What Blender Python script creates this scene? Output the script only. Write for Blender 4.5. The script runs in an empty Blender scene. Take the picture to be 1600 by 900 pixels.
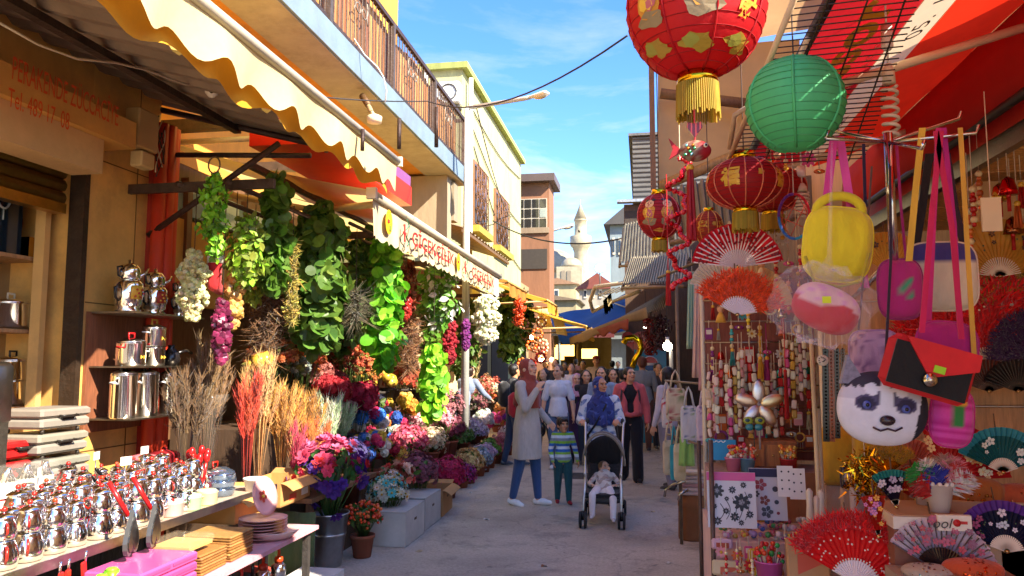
import bpy, math, random
import numpy as np
from math import sin, cos, pi, radians as R, tan, atan, atan2, sqrt
from mathutils import Vector, Matrix
V3 = Vector; MT = Matrix.Translation; MR = Matrix.Rotation
random.seed(7); rng = np.random.default_rng(7)
scene = bpy.context.scene
COL = scene.collection
# ---------------------------------------------------------------- camera
FPX = 1200.0                      # focal length in photo pixels (photo is 1600 wide)
CAM = V3((0, 0, 1.68)); YAW = R(9.65); PITCH = R(5.47)
_h = V3((-sin(YAW), cos(YAW), 0)); FWD = _h*cos(PITCH) + V3((0, 0, sin(PITCH)))
RGT = V3((cos(YAW), sin(YAW), 0)); UPV = RGT.cross(FWD)
cam = bpy.data.objects.new('camera', bpy.data.cameras.new('camera')); COL.objects.link(cam)
cam.matrix_world = Matrix(((RGT.x, UPV.x, -FWD.x, CAM.x), (RGT.y, UPV.y, -FWD.y, CAM.y), (RGT.z, UPV.z, -FWD.z, CAM.z), (0, 0, 0, 1)))
cam.data.sensor_width = 36; cam.data.lens = 36*FPX/1600; cam.data.clip_start = .05; cam.data.clip_end = 2000
scene.camera = cam
# ---------------------------------------------------------------- daylight
SUN_EL = R(38.5); SUN_DIR = V3((.86, -.51, 0)).normalized()
SUNV = V3((SUN_DIR.x*cos(SUN_EL), SUN_DIR.y*cos(SUN_EL), sin(SUN_EL)))
sl = bpy.data.lights.new('sun', 'SUN'); sl.energy = 3.8; sl.angle = R(.5); sl.color = (1, .9, .74)
so = bpy.data.objects.new('sun', sl); COL.objects.link(so); so.rotation_euler = SUNV.to_track_quat('Z', 'Y').to_euler(); so.location = (20, -12, 30)
W = bpy.data.worlds.new('World'); scene.world = W; W.use_nodes = True
nt = W.node_tree; nt.nodes.clear()
def N(nt, t, **k):
    n = nt.nodes.new(t)
    for a, b in k.items(): setattr(n, a, b)
    return n
sky = N(nt, 'ShaderNodeTexSky', sky_type='NISHITA', sun_disc=False, sun_elevation=SUN_EL, sun_rotation=atan2(SUN_DIR.x, SUN_DIR.y))
sky.air_density = 1.0; sky.dust_density = .4; sky.ozone_density = 5.0
tc = N(nt, 'ShaderNodeTexCoord'); mp = N(nt, 'ShaderNodeMapping'); mp.inputs['Scale'].default_value = (1.1, 1.1, 4.6); mp.inputs['Location'].default_value = (.35, .1, .55)
nz = N(nt, 'ShaderNodeTexNoise'); nz.inputs['Scale'].default_value = 3.2; nz.inputs['Detail'].default_value = 8; nz.inputs['Roughness'].default_value = .62; nz.inputs['Distortion'].default_value = .35
rp = N(nt, 'ShaderNodeValToRGB'); rp.color_ramp.elements[0].position = .47; rp.color_ramp.elements[1].position = .72
sx = N(nt, 'ShaderNodeSeparateXYZ')
band = N(nt, 'ShaderNodeMapRange'); band.inputs['From Min'].default_value = .42; band.inputs['From Max'].default_value = .12; band.inputs['To Min'].default_value = .25; band.inputs['To Max'].default_value = 1
mul = N(nt, 'ShaderNodeMath', operation='MULTIPLY')
mix = N(nt, 'ShaderNodeMix', data_type='RGBA'); mix.inputs[7].default_value = (2.2, 2.25, 2.35, 1)
hs = N(nt, 'ShaderNodeHueSaturation'); hs.inputs['Saturation'].default_value = 1.2; hs.inputs['Hue'].default_value = .51; hs.inputs['Value'].default_value = .74
bg = N(nt, 'ShaderNodeBackground'); bg.inputs['Strength'].default_value = .14; ow = N(nt, 'ShaderNodeOutputWorld')
lk = nt.links.new
lk(tc.outputs['Generated'], mp.inputs['Vector']); lk(mp.outputs[0], nz.inputs['Vector']); lk(nz.outputs[0], rp.inputs[0])
lk(tc.outputs['Generated'], sx.inputs[0]); lk(sx.outputs[2], band.inputs[0]); lk(rp.outputs[0], mul.inputs[0]); lk(band.outputs[0], mul.inputs[1])
lk(sky.outputs[0], hs.inputs['Color']); lk(hs.outputs[0], mix.inputs[6]); lk(mul.outputs[0], mix.inputs[0]); lk(mix.outputs[2], bg.inputs[0]); lk(bg.outputs[0], ow.inputs[0])
scene.view_settings.view_transform = 'Standard'; scene.view_settings.look = 'None'; scene.view_settings.gamma = 1
scene.view_settings.exposure = 2.12
scene.cycles.use_denoising = True; scene.cycles.max_bounces = 7; scene.cycles.diffuse_bounces = 5; scene.cycles.glossy_bounces = 3; scene.cycles.transparent_max_bounces = 12
scene.cycles.sample_clamp_indirect = 6; scene.cycles.caustics_reflective = False; scene.cycles.caustics_refractive = False

def P(u, v, X=None, Y=None, Z=None):
    """the point of the street seen at photo pixel (u, v) on the plane X=, Y= or Z="""
    d = FWD + RGT*((u-800)/FPX) - UPV*((v-450)/FPX)
    t = (X-CAM.x)/d.x if X is not None else (Y-CAM.y)/d.y if Y is not None else (Z-CAM.z)/d.z
    return CAM + d*t
# ---------------------------------------------------------------- helpers
def lin(c):
    if isinstance(c, str):
        c = c.lstrip('#'); c = [int(c[i:i+2], 16)/255 for i in (0, 2, 4)]
        return tuple(x/12.92 if x <= .04045 else ((x+.055)/1.055)**2.4 for x in c)
    return tuple(c)
def jit(c, a=.12):
    c = np.array(lin(c)); return tuple(np.clip(c*(1+rng.uniform(-a, a))*(1+rng.uniform(-a, a, 3)*.5), 0, 1))
FIN = {}
def finish(name, rough=.6, metal=0, var=.14, scale=6, bump=0, bscale=40, trans=0, stretch=None, spec=.5, coat=0, dirt=0, sheen=0, alpha=1, emit=0):
    m = bpy.data.materials.new(name); m.use_nodes = True; t = m.node_tree; t.nodes.clear(); k = t.links.new
    at = N(t, 'ShaderNodeAttribute', attribute_name='Col'); tc = N(t, 'ShaderNodeTexCoord'); oi = N(t, 'ShaderNodeObjectInfo')
    vm = N(t, 'ShaderNodeMapping')
    if stretch: vm.inputs['Scale'].default_value = stretch
    ad = N(t, 'ShaderNodeVectorMath', operation='ADD'); k(tc.outputs['Object'], ad.inputs[0]); k(oi.outputs['Random'], ad.inputs[1]); k(ad.outputs[0], vm.inputs['Vector'])
    nz = N(t, 'ShaderNodeTexNoise'); nz.inputs['Scale'].default_value = scale; nz.inputs['Detail'].default_value = 6; nz.inputs['Roughness'].default_value = .65; k(vm.outputs[0], nz.inputs['Vector'])
    mr = N(t, 'ShaderNodeMapRange'); mr.inputs['From Min'].default_value = .3; mr.inputs['From Max'].default_value = .7; mr.inputs['To Min'].default_value = 1-var; mr.inputs['To Max'].default_value = 1+var; k(nz.outputs[0], mr.inputs[0])
    vs = N(t, 'ShaderNodeVectorMath', operation='SCALE'); k(at.outputs['Color'], vs.inputs[0]); k(mr.outputs[0], vs.inputs['Scale'])
    out = vs.outputs[0]
    if dirt:
        n2 = N(t, 'ShaderNodeTexNoise'); n2.inputs['Scale'].default_value = scale*.35; n2.inputs['Detail'].default_value = 9; n2.inputs['Roughness'].default_value = .75; k(vm.outputs[0], n2.inputs['Vector'])
        r2 = N(t, 'ShaderNodeValToRGB'); r2.color_ramp.elements[0].position = .5; r2.color_ramp.elements[1].position = .68; k(n2.outputs[0], r2.inputs[0])
        mf = N(t, 'ShaderNodeMath', operation='MULTIPLY'); mf.inputs[1].default_value = dirt; k(r2.outputs[0], mf.inputs[0])
        mx = N(t, 'ShaderNodeMix', data_type='RGBA'); mx.inputs[7].default_value = (.11, .085, .06, 1); k(mf.outputs[0], mx.inputs[0]); k(out, mx.inputs[6]); out = mx.outputs[2]
    b = N(t, 'ShaderNodeBsdfPrincipled'); k(out, b.inputs['Base Color']); b.inputs['Roughness'].default_value = rough; b.inputs['Metallic'].default_value = metal
    b.inputs['Specular IOR Level'].default_value = spec; b.inputs['Coat Weight'].default_value = coat; b.inputs['Sheen Weight'].default_value = sheen; b.inputs['Alpha'].default_value = alpha
    if emit: k(at.outputs['Color'], b.inputs['Emission Color']); b.inputs['Emission Strength'].default_value = emit
    if bump:
        n3 = N(t, 'ShaderNodeTexNoise'); n3.inputs['Scale'].default_value = bscale; n3.inputs['Detail'].default_value = 5; k(vm.outputs[0], n3.inputs['Vector'])
        bp = N(t, 'ShaderNodeBump'); bp.inputs['Strength'].default_value = bump; bp.inputs['Distance'].default_value = .02; k(n3.outputs[0], bp.inputs['Height']); k(bp.outputs[0], b.inputs['Normal'])
    o = N(t, 'ShaderNodeOutputMaterial')
    if trans:
        tr = N(t, 'ShaderNodeBsdfTranslucent'); k(out, tr.inputs['Color']); ms = N(t, 'ShaderNodeMixShader'); ms.inputs[0].default_value = trans
        k(b.outputs[0], ms.inputs[1]); k(tr.outputs[0], ms.inputs[2]); k(ms.outputs[0], o.inputs[0])
    else: k(b.outputs[0], o.inputs[0])
    FIN[name] = m; return m
finish('matte', .75, var=.12, scale=9, bump=.12, bscale=60)
finish('paint', .5, var=.1, scale=4, bump=.1, bscale=25, dirt=.25)
finish('plaster', .9, var=.15, scale=2.4, bump=.35, bscale=14, dirt=.42, stretch=(1, 1, .3))
finish('stone', .45, var=.2, scale=2.2, bump=.15, bscale=8, dirt=.4)
finish('cloth', .9, var=.12, scale=14, bump=.55, bscale=24, sheen=.2, stretch=(1, 1, .45))
finish('canvas', .8, var=.1, scale=2.5, bump=.25, bscale=7, trans=.42)
finish('awning', .85, var=.12, scale=2.0, bump=.4, bscale=5, trans=.12, dirt=.18)
finish('silk', .55, var=.12, scale=20, trans=.35)
finish('paperskin', .6, var=.1, scale=7, bump=.1, trans=.4)
finish('petal', .7, var=.22, scale=40, trans=.3)
finish('leaf', .42, var=.25, scale=12, trans=.34, spec=.4)
finish('gloss', .25, var=.06, scale=8, spec=.5)
finish('steel', .13, metal=1, var=.05, scale=9, bump=.03, bscale=6)
finish('brushed', .34, metal=1, var=.14, scale=14, bump=.08, bscale=60)
finish('iron', .55, metal=.4, var=.3, scale=12, bump=.3, bscale=40, dirt=.3)
finish('corrugate', .55, metal=.15, var=.25, scale=3, bump=.1, bscale=20, dirt=.45)
finish('wood', .6, var=.32, scale=5, bump=.2, bscale=20, stretch=(9, 9, 1), dirt=.15)
finish('card', .85, var=.12, scale=5, bump=.1, bscale=20, dirt=.12)
finish('paper', .7, var=.04, scale=5)
finish('skin', .5, var=.07, scale=25, spec=.35)
finish('hair', .45, var=.35, scale=30, bump=.5, bscale=90, stretch=(1, 1, .12))
finish('glass', .06, var=.2, scale=2, spec=.8)
finish('fluff', .95, var=.3, scale=60, trans=.25, sheen=.4)
finish('clear', .12, var=.05, scale=4, alpha=.08, spec=.8)
finish('lamp', .5, emit=9)
finish('glow', .5, emit=1.6)

def flat(faces):
    if isinstance(faces, tuple) and len(faces) == 2 and isinstance(faces[0], np.ndarray): return faces
    return np.array([i for f in faces for i in f], np.int32), np.array([len(f) for f in faces], np.int32)
class MB:
    """collects geometry in world coordinates; part() / thing() link it as ONE mesh object"""
    def __init__(s): s.V = []; s.L = []; s.C = []; s.M = []; s.S = []; s.K = []; s.n = 0; s.mats = []
    def add(s, g, fin, col='#808080', smooth=False, M=None):
        v, f = g; v = np.asarray(v, float).reshape(-1, 3)
        if M is not None:
            M = np.array(M); v = v @ M[:3, :3].T + M[:3, 3]
        L, C = flat(f)
        if fin not in s.mats: s.mats.append(fin)
        s.V.append(v); s.L.append(L+s.n); s.C.append(C); s.M.append(np.full(len(C), s.mats.index(fin), np.int32)); s.S.append(np.full(len(C), smooth))
        if isinstance(col, np.ndarray): s.K.append(col)
        else: s.K.append(np.tile(np.array(lin(col), float), (len(v), 1)))
        s.n += len(v); return s
    def inst(s, g, fin, rot, pos, cols, smooth=False):
        """k copies of template g: rot (k,3,3) incl. scale, pos (k,3), cols (k,3) or one colour"""
        v, f = g; v = np.asarray(v, float).reshape(-1, 3); L, C = flat(f); k = len(pos); n = len(v)
        if k == 0: return s
        vv = (np.einsum('kij,nj->kni', rot, v)+np.asarray(pos)[:, None, :]).reshape(-1, 3)
        LL = (np.tile(L, (k, 1))+(np.arange(k)*n)[:, None]).ravel()
        cc = np.repeat(np.asarray(cols, float).reshape(-1, 3) if not isinstance(cols, str) else np.tile(lin(cols), (k, 1)), n, axis=0)
        return s.add((vv, (LL.astype(np.int32), np.tile(C, k))), fin, cc, smooth)
    def box(s, c, size, fin, col, rz=0, M=None, bev=0):
        g = bevbox(size, bev) if bev else box_(size)
        A = MT(V3(c)) @ MR(rz, 4, 'Z') if M is None else M @ MT(V3(c))
        return s.add(g, fin, col, False, A)
    def bb(s, lo, hi, fin, col, bev=0):
        lo, hi = np.minimum(lo, hi), np.maximum(lo, hi); return s.box((lo+hi)/2, hi-lo, fin, col, bev=bev)
    def cyl(s, p0, p1, r, fin, col, r1=None, n=10, cap=True): return s.add(cyl_(p0, p1, r, r if r1 is None else r1, n, cap), fin, col, True)
    def tube(s, pts, r, fin, col, n=6): return s.add(tube_(pts, r, n), fin, col, True)
    def lathe(s, prof, at, fin, col, n=20, M=None):
        A = MT(V3(at)) if M is None else M
        return s.add(lathe_(prof, n), fin, col, True, A)
    def ball(s, c, r, fin, col, n=10, m=7, M=None):
        v, f = sphere_(n, m); r = np.array(r)*np.ones(3)
        A = MT(V3(c)) if M is None else M @ MT(V3(c))
        return s.add((v*r, f), fin, col, True, A)
    def mesh(s, name, org):
        me = bpy.data.meshes.new(name)
        if not s.V: return me
        V = np.concatenate(s.V)-np.array(org); L = np.concatenate(s.L); C = np.concatenate(s.C)
        me.vertices.add(len(V)); me.vertices.foreach_set('co', V.astype(np.float32).ravel())
        me.loops.add(len(L)); me.loops.foreach_set('vertex_index', L.astype(np.int32))
        me.polygons.add(len(C)); st = np.concatenate(([0], np.cumsum(C)[:-1])); me.polygons.foreach_set('loop_start', st.astype(np.int32)); me.polygons.foreach_set('loop_total', C.astype(np.int32))
        me.polygons.foreach_set('material_index', np.concatenate(s.M)); me.polygons.foreach_set('use_smooth', np.concatenate(s.S))
        for m in s.mats: me.materials.append(FIN[m])
        a = me.color_attributes.new('Col', 'FLOAT_COLOR', 'POINT'); K = np.concatenate(s.K); a.data.foreach_set('color', np.concatenate((K, np.ones((len(K), 1))), 1).astype(np.float32).ravel())
        me.update(calc_edges=True); me.validate(); return me
    def part(s, name, parent, label=None):
        org = ORG.get(parent.name, V3((0, 0, 0)))
        o = bpy.data.objects.new(name, s.mesh(name, org)); COL.objects.link(o); o.parent = parent; KIDS.setdefault(parent.name, []).append(o); ORG[o.name] = org
        if label: o['label'] = label
        return o
    def thing(s, name, label=None, cat=None, loc=(0, 0, 0), group=None, kind=None):
        o = bpy.data.objects.new(name, s.mesh(name, V3(loc))); COL.objects.link(o); o.location = loc; ORG[o.name] = V3(loc); tag(o, label, cat, group, kind); return o
ORG = {}; KIDS = {}; LABELS = {}
def tag(o, label=None, cat=None, group=None, kind=None):
    if label: o['label'] = label
    if cat: o['category'] = cat
    if group: o['group'] = group
    if kind: o['kind'] = kind
def T(name, label, cat, loc=(0, 0, 0), group=None):
    o = bpy.data.objects.new(name, None); COL.objects.link(o); o.location = loc; o.empty_display_size = .05; ORG[o.name] = V3(loc); tag(o, label, cat, group); return o
def dup(root, loc, rz=0, s=1, label=None, group=None, rot=None):
    r = root.copy(); COL.objects.link(r); r.location = loc; r.rotation_euler = rot if rot is not None else (0, 0, rz); r.scale = (s, s, s) if not hasattr(s, '__len__') else s
    if label: r['label'] = label
    if group: r['group'] = group
    for ch in KIDS.get(root.name, []):
        c = ch.copy(); COL.objects.link(c); c.parent = r
        for g in KIDS.get(ch.name, []):
            d = g.copy(); COL.objects.link(d); d.parent = c
    return r
def struct(mb, name, loc=(0, 0, 0)): return mb.thing(name, loc=loc, kind='structure')
# ---- primitives: (verts, faces)
def box_(s):
    x, y, z = [a/2 for a in s]
    return np.array([(-x,-y,-z),(x,-y,-z),(x,y,-z),(-x,y,-z),(-x,-y,z),(x,-y,z),(x,y,z),(-x,y,z)]), [(0,3,2,1),(4,5,6,7),(0,1,5,4),(1,2,6,5),(2,3,7,6),(3,0,4,7)]
def bevbox(s, b):
    x, y, z = [a/2 for a in s]; b = min(b, x*.9, y*.9, z*.9); o = [(-x+b,-y),(x-b,-y),(x,-y+b),(x,y-b),(x-b,y),(-x+b,y),(-x,y-b),(-x,-y+b)]
    i = [(a*(1-b/x), c*(1-b/y)) for a, c in o]
    v = [(a, c, -z) for a, c in i]+[(a, c, -z+b) for a, c in o]+[(a, c, z-b) for a, c in o]+[(a, c, z) for a, c in i]; f = [tuple(range(7, -1, -1)), tuple(range(24, 32))]
    for k in range(3):
        for j in range(8): f.append((k*8+j, k*8+(j+1) % 8, k*8+8+(j+1) % 8, k*8+8+j))
    return np.array(v), f
def frame_of(d):
    d = V3(d).normalized(); a = V3((0, 0, 1)) if abs(d.z) < .9 else V3((1, 0, 0)); x = d.cross(a).normalized(); return x, d.cross(x), d
def cyl_(p0, p1, r0, r1, n=10, cap=True):
    p0, p1 = V3(p0), V3(p1); x, y, _ = frame_of(p1-p0); v = []; f = []
    for p, r in ((p0, r0), (p1, r1)):
        for i in range(n): a = 2*pi*i/n; v.append(p+x*(r*cos(a))+y*(r*sin(a)))
    for i in range(n): j = (i+1) % n; f.append((j, i, n+i, n+j))
    if cap: f += [tuple(range(n)), tuple(range(2*n-1, n-1, -1))]
    return np.array([tuple(q) for q in v]), f
def tube_(pts, r, n=6):
    pts = [V3(p) for p in pts]; v = []; f = []; m = len(pts); px = None
    for i, p in enumerate(pts):
        d = pts[min(i+1, m-1)]-pts[max(i-1, 0)]
        if d.length < 1e-9: d = V3((0, 0, 1))
        d.normalize()
        if px is None: px, py, _ = frame_of(d)
        else:
            px = (px-d*px.dot(d)); px = px.normalized() if px.length > 1e-6 else frame_of(d)[0]; py = d.cross(px)
        rr = r[i] if hasattr(r, '__len__') else r
        for k in range(n): a = 2*pi*k/n; v.append(tuple(p+px*(rr*cos(a))+py*(rr*sin(a))))
    for i in range(m-1):
        for k in range(n): j = (k+1) % n; f.append((i*n+k, i*n+j, i*n+n+j, i*n+n+k))
    f += [tuple(range(n-1, -1, -1)), tuple(range((m-1)*n, m*n))]
    return np.array(v), f
def lathe_(prof, n=20):
    v = []; f = []; m = len(prof)
    for r, z in prof:
        for k in range(n): a = 2*pi*k/n; v.append((max(r, 1e-5)*cos(a), max(r, 1e-5)*sin(a), z))
    for i in range(m-1):
        for k in range(n): j = (k+1) % n; f.append((i*n+k, i*n+j, i*n+n+j, i*n+n+k))
    f += [tuple(range(n-1, -1, -1)), tuple(range((m-1)*n, m*n))]
    return np.array(v), f
_sp = {}
def sphere_(n=10, m=7):
    if (n, m) not in _sp: _sp[n, m] = lathe_([(sin(pi*i/m), -cos(pi*i/m)) for i in range(m+1)], n)
    return _sp[n, m]
def grid_(fn, nu, nv):
    v = [tuple(fn(i/nu, j/nv)) for j in range(nv+1) for i in range(nu+1)]
    f = [(j*(nu+1)+i, j*(nu+1)+i+1, (j+1)*(nu+1)+i+1, (j+1)*(nu+1)+i) for j in range(nv) for i in range(nu)]
    return np.array(v), f
def slab_(fn, nu, nv, th, nrm):
    """a grid with thickness th along nrm"""
    v, f = grid_(fn, nu, nv); n = len(v); w = v+np.array(nrm)*th; ff = [tuple(reversed(q)) for q in f]+[tuple(i+n for i in q) for q in f]
    W_ = nu+1; rim = [i for i in range(W_)]+[j*W_+nu for j in range(1, nv+1)]+[nv*W_+i for i in range(nu-1, -1, -1)]+[j*W_ for j in range(nv-1, 0, -1)]
    for a, b in zip(rim, rim[1:]+rim[:1]): ff.append((a, b, b+n, a+n))
    return np.concatenate((v, w)), ff
def prism_(pts, h):
    """2-D outline (x, z) extruded along y, centred"""
    n = len(pts); v = [(x, -h/2, z) for x, z in pts]+[(x, h/2, z) for x, z in pts]
    return np.array(v), [tuple(range(n)), tuple(range(2*n-1, n-1, -1))]+[((i+1) % n, i, n+i, n+(i+1) % n) for i in range(n)]
def rots(k, tilt=pi, scale=(1, 1)):
    """k random rotations (about a random axis), scaled"""
    q = rng.normal(size=(k, 4)); q /= np.linalg.norm(q, axis=1)[:, None]; w, x, y, z = q.T
    m = np.stack([1-2*(y*y+z*z), 2*(x*y-z*w), 2*(x*z+y*w), 2*(x*y+z*w), 1-2*(x*x+z*z), 2*(y*z-x*w), 2*(x*z-y*w), 2*(y*z+x*w), 1-2*(x*x+y*y)], -1).reshape(-1, 3, 3)
    return m*rng.uniform(scale[0], scale[1], k)[:, None, None]
def look(nrm, scale, spin=True):
    """rotations whose local z points along nrm (k,3)"""
    n = np.asarray(nrm, float); n = n/np.linalg.norm(n, axis=1)[:, None]; a = rng.normal(size=n.shape); x = np.cross(a, n); x /= np.linalg.norm(x, axis=1)[:, None]; y = np.cross(n, x)
    return np.stack([x, y, n], -1)*np.asarray(scale).reshape(-1, 1, 1)
LEAF = (np.array([(0,0,0),(.28,.3,.08),(.3,.62,.1),(0,1,0),(-.3,.62,.1),(-.28,.3,.08),(0,.5,-.03)]), [(0,1,6),(1,2,6),(2,3,6),(3,4,6),(4,5,6),(5,0,6)])
ROUND = (np.array([(0,0,0)]+[(.5*sin(a)*1.05, .5-.5*cos(a), .1*abs(sin(a))) for a in np.linspace(.5, 2*pi-.5, 9)]), [(0, i, i+1) for i in range(1, 9)])
def petals(n, wid=.5, cup=.35, ln=1.):
    v = []; f = []
    for i in range(n):
        a = 2*pi*i/n; c, s = cos(a), sin(a)
        for (l, w, h) in ((.08, 0, 0), (.55, -wid/2, cup*.55), (ln, -wid*.28, cup), (ln, wid*.28, cup), (.55, wid/2, cup*.55)): v.append((l*c-w*s, l*s+w*c, h))
        f.append(tuple(range(i*5, i*5+5)))
    return np.array(v), f
F5 = petals(5, .75, .3); F8 = petals(8, .5, .2)
_r1, _r2 = petals(5, .95, .75), petals(6, .8, .35); ROSE = (np.concatenate((_r1[0]*.7+(0, 0, .1), _r2[0])), _r1[1]+[tuple(i+25 for i in f) for f in _r2[1]])
ICO = (np.array([(0,0,-1),(.72,-.53,-.45),(-.28,-.85,-.45),(-.89,0,-.45),(-.28,.85,-.45),(.72,.53,-.45),(.28,-.85,.45),(-.72,-.53,.45),(-.72,.53,.45),(.28,.85,.45),(.89,0,.45),(0,0,1)]),
       [(0,2,1),(1,5,0),(0,3,2),(0,4,3),(0,5,4),(1,10,5),(2,6,1),(3,7,2),(4,8,3),(5,9,4),(1,6,10),(2,7,6),(3,8,7),(4,9,8),(5,10,9),(6,11,10),(7,11,6),(8,11,7),(9,11,8),(10,11,9)])
SPIKE = (np.array([(-.04,0,0),(.04,0,0),(0,.04,.05),(0,0,1)]), [(0,1,3),(1,2,3),(2,0,3)])
_fonts = {}
def text_(body, size=1., shear=0., extrude=0., bold=0., spacing=1.):
    c = bpy.data.curves.new('t', 'FONT'); c.body = body; c.size = size; c.shear = shear; c.extrude = extrude; c.offset = bold; c.align_x = 'CENTER'; c.align_y = 'CENTER'; c.space_character = spacing; c.resolution_u = 3
    o = bpy.data.objects.new('t', c); COL.objects.link(o); dg = bpy.context.evaluated_depsgraph_get(); dg.update(); m = o.evaluated_get(dg).to_mesh()
    v = np.array([tuple(q.co) for q in m.vertices]).reshape(-1, 3); f = [tuple(p.vertices) for p in m.polygons]; o.evaluated_get(dg).to_mesh_clear(); bpy.data.objects.remove(o); bpy.data.curves.remove(c)
    return v, f
def text_on(mb, body, size, org, xdir, ydir, fin, col, width=None, lift=.004, **k):
    """lettering laid on a flat plate: org is its centre, xdir the reading direction, ydir up"""
    v, f = text_(body, size, **k)
    if not len(v): return
    x = V3(xdir).normalized(); y = V3(ydir); y = (y-x*y.dot(x)).normalized(); n = x.cross(y)
    v[:, :2] -= (v[:, :2].max(0)+v[:, :2].min(0))/2
    if width: v[:, 0] *= width/max(1e-6, np.ptp(v[:, 0]))
    w = np.array(org)+v[:, :1]*np.array(x)+v[:, 1:2]*np.array(y)+(v[:, 2:3]+lift)*np.array(n); mb.add((w, f), fin, col)
ORD = ['nearest', 'second', 'third', 'fourth', 'fifth', 'sixth', 'seventh', 'eighth', 'ninth', 'tenth', 'eleventh', 'twelfth', 'thirteenth', 'fourteenth', 'fifteenth', 'sixteenth', 'seventeenth', 'eighteenth']
def bez(p0, p1, sag, n=10):
    p0, p1 = V3(p0), V3(p1); return [p0.lerp(p1, i/n)-V3((0, 0, sag*4*(i/n)*(1-i/n))) for i in range(n+1)]
# ---------------------------------------------------------------- ground
def ground_material():
    m = bpy.data.materials.new('worn_concrete'); m.use_nodes = True; t = m.node_tree; k = t.links.new; b = t.nodes['Principled BSDF']
    tc = N(t, 'ShaderNodeTexCoord')
    def noise(sc, d=8, r=.65, dist=0):
        n = N(t, 'ShaderNodeTexNoise'); n.inputs['Scale'].default_value = sc; n.inputs['Detail'].default_value = d; n.inputs['Roughness'].default_value = r; n.inputs['Distortion'].default_value = dist; k(tc.outputs['Object'], n.inputs['Vector']); return n
    def ramp(src, a, b_, c0, c1):
        r = N(t, 'ShaderNodeValToRGB'); r.color_ramp.elements[0].position = a; r.color_ramp.elements[1].position = b_; r.color_ramp.elements[0].color = c0; r.color_ramp.elements[1].color = c1; k(src, r.inputs[0]); return r
    def mixc(f, a, b_, mode='MIX'):
        x = N(t, 'ShaderNodeMix', data_type='RGBA', blend_type=mode); k(f, x.inputs[0]) if not isinstance(f, float) else setattr(x.inputs[0], 'default_value', f); k(a, x.inputs[6]); k(b_, x.inputs[7]); return x.outputs[2]
    base = ramp(noise(.55, 6).outputs[0], .35, .68, (.36, .295, .22, 1), (.61, .51, .385, 1))
    fine = ramp(noise(38, 5, .7).outputs[0], .3, .75, (.72, .72, .72, 1), (1.18, 1.18, 1.18, 1))
    c = mixc(1., base.outputs[0], fine.outputs[0], 'MULTIPLY')
    blot = ramp(noise(1.6, 9, .72, .5).outputs[0], .53, .71, (0, 0, 0, 1), (.8, .75, .75, 1)); dk = N(t, 'ShaderNodeRGB'); dk.outputs[0].default_value = (.105, .095, .085, 1)
    c = mixc(blot.outputs[0], c, dk.outputs[0])
    spots = ramp(noise(6.5, 4, .5, .8).outputs[0], .66, .73, (0, 0, 0, 1), (.7, .7, .7, 1)); c = mixc(spots.outputs[0], c, dk.outputs[0])
    specks = ramp(noise(55, 2, .5).outputs[0], .74, .78, (0, 0, 0, 1), (.55, .55, .55, 1)); wh = N(t, 'ShaderNodeRGB'); wh.outputs[0].default_value = (.55, .54, .5, 1); c = mixc(specks.outputs[0], c, wh.outputs[0])
    v = N(t, 'ShaderNodeTexVoronoi', feature='DISTANCE_TO_EDGE'); v.inputs['Scale'].default_value = .42; vn = noise(2.2, 6)
    va = N(t, 'ShaderNodeVectorMath', operation='ADD'); k(tc.outputs['Object'], va.inputs[0]); vs = N(t, 'ShaderNodeVectorMath', operation='SCALE'); vs.inputs['Scale'].default_value = .7; k(vn.outputs[1], vs.inputs[0]); k(vs.outputs[0], va.inputs[1]); k(va.outputs[0], v.inputs['Vector'])
    crack = ramp(v.outputs[0], .0, .006, (.4, .4, .4, 1), (0, 0, 0, 1)); c = mixc(crack.outputs[0], c, dk.outputs[0])
    k(c, b.inputs['Base Color'])
    wet = ramp(noise(.8, 5, .6).outputs[0], .52, .68, (.82, .82, .82, 1), (.42, .42, .42, 1)); k(wet.outputs[0], b.inputs['Roughness'])
    bp = N(t, 'ShaderNodeBump'); bp.inputs['Strength'].default_value = .35; bp.inputs['Distance'].default_value = .01; k(noise(45, 6, .7).outputs[0], bp.inputs['Height']); k(bp.outputs[0], b.inputs['Normal'])
    FIN['ground'] = m
ground_material()
g = MB(); g.add(([(-250, -60, 0), (250, -60, 0), (250, 600, 0), (-250, 600, 0)], [(0, 1, 2, 3)]), 'ground'); struct(g, 'ground')
def corr_(fn, L, pitch, depth, nv=1, th=.004):
    """corrugated sheet: fn(s, t) -> point (s along the waves 0..1, t along a rib), waves displaced along n"""
    k = max(4, int(L/pitch)*4); prof = [0, 0, 1, 1]
    return lambda nrm: grid_(lambda s, t: V3(fn(s, t))+V3(nrm)*depth*prof[int(round(s*k)) % 4], k, nv)
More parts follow.
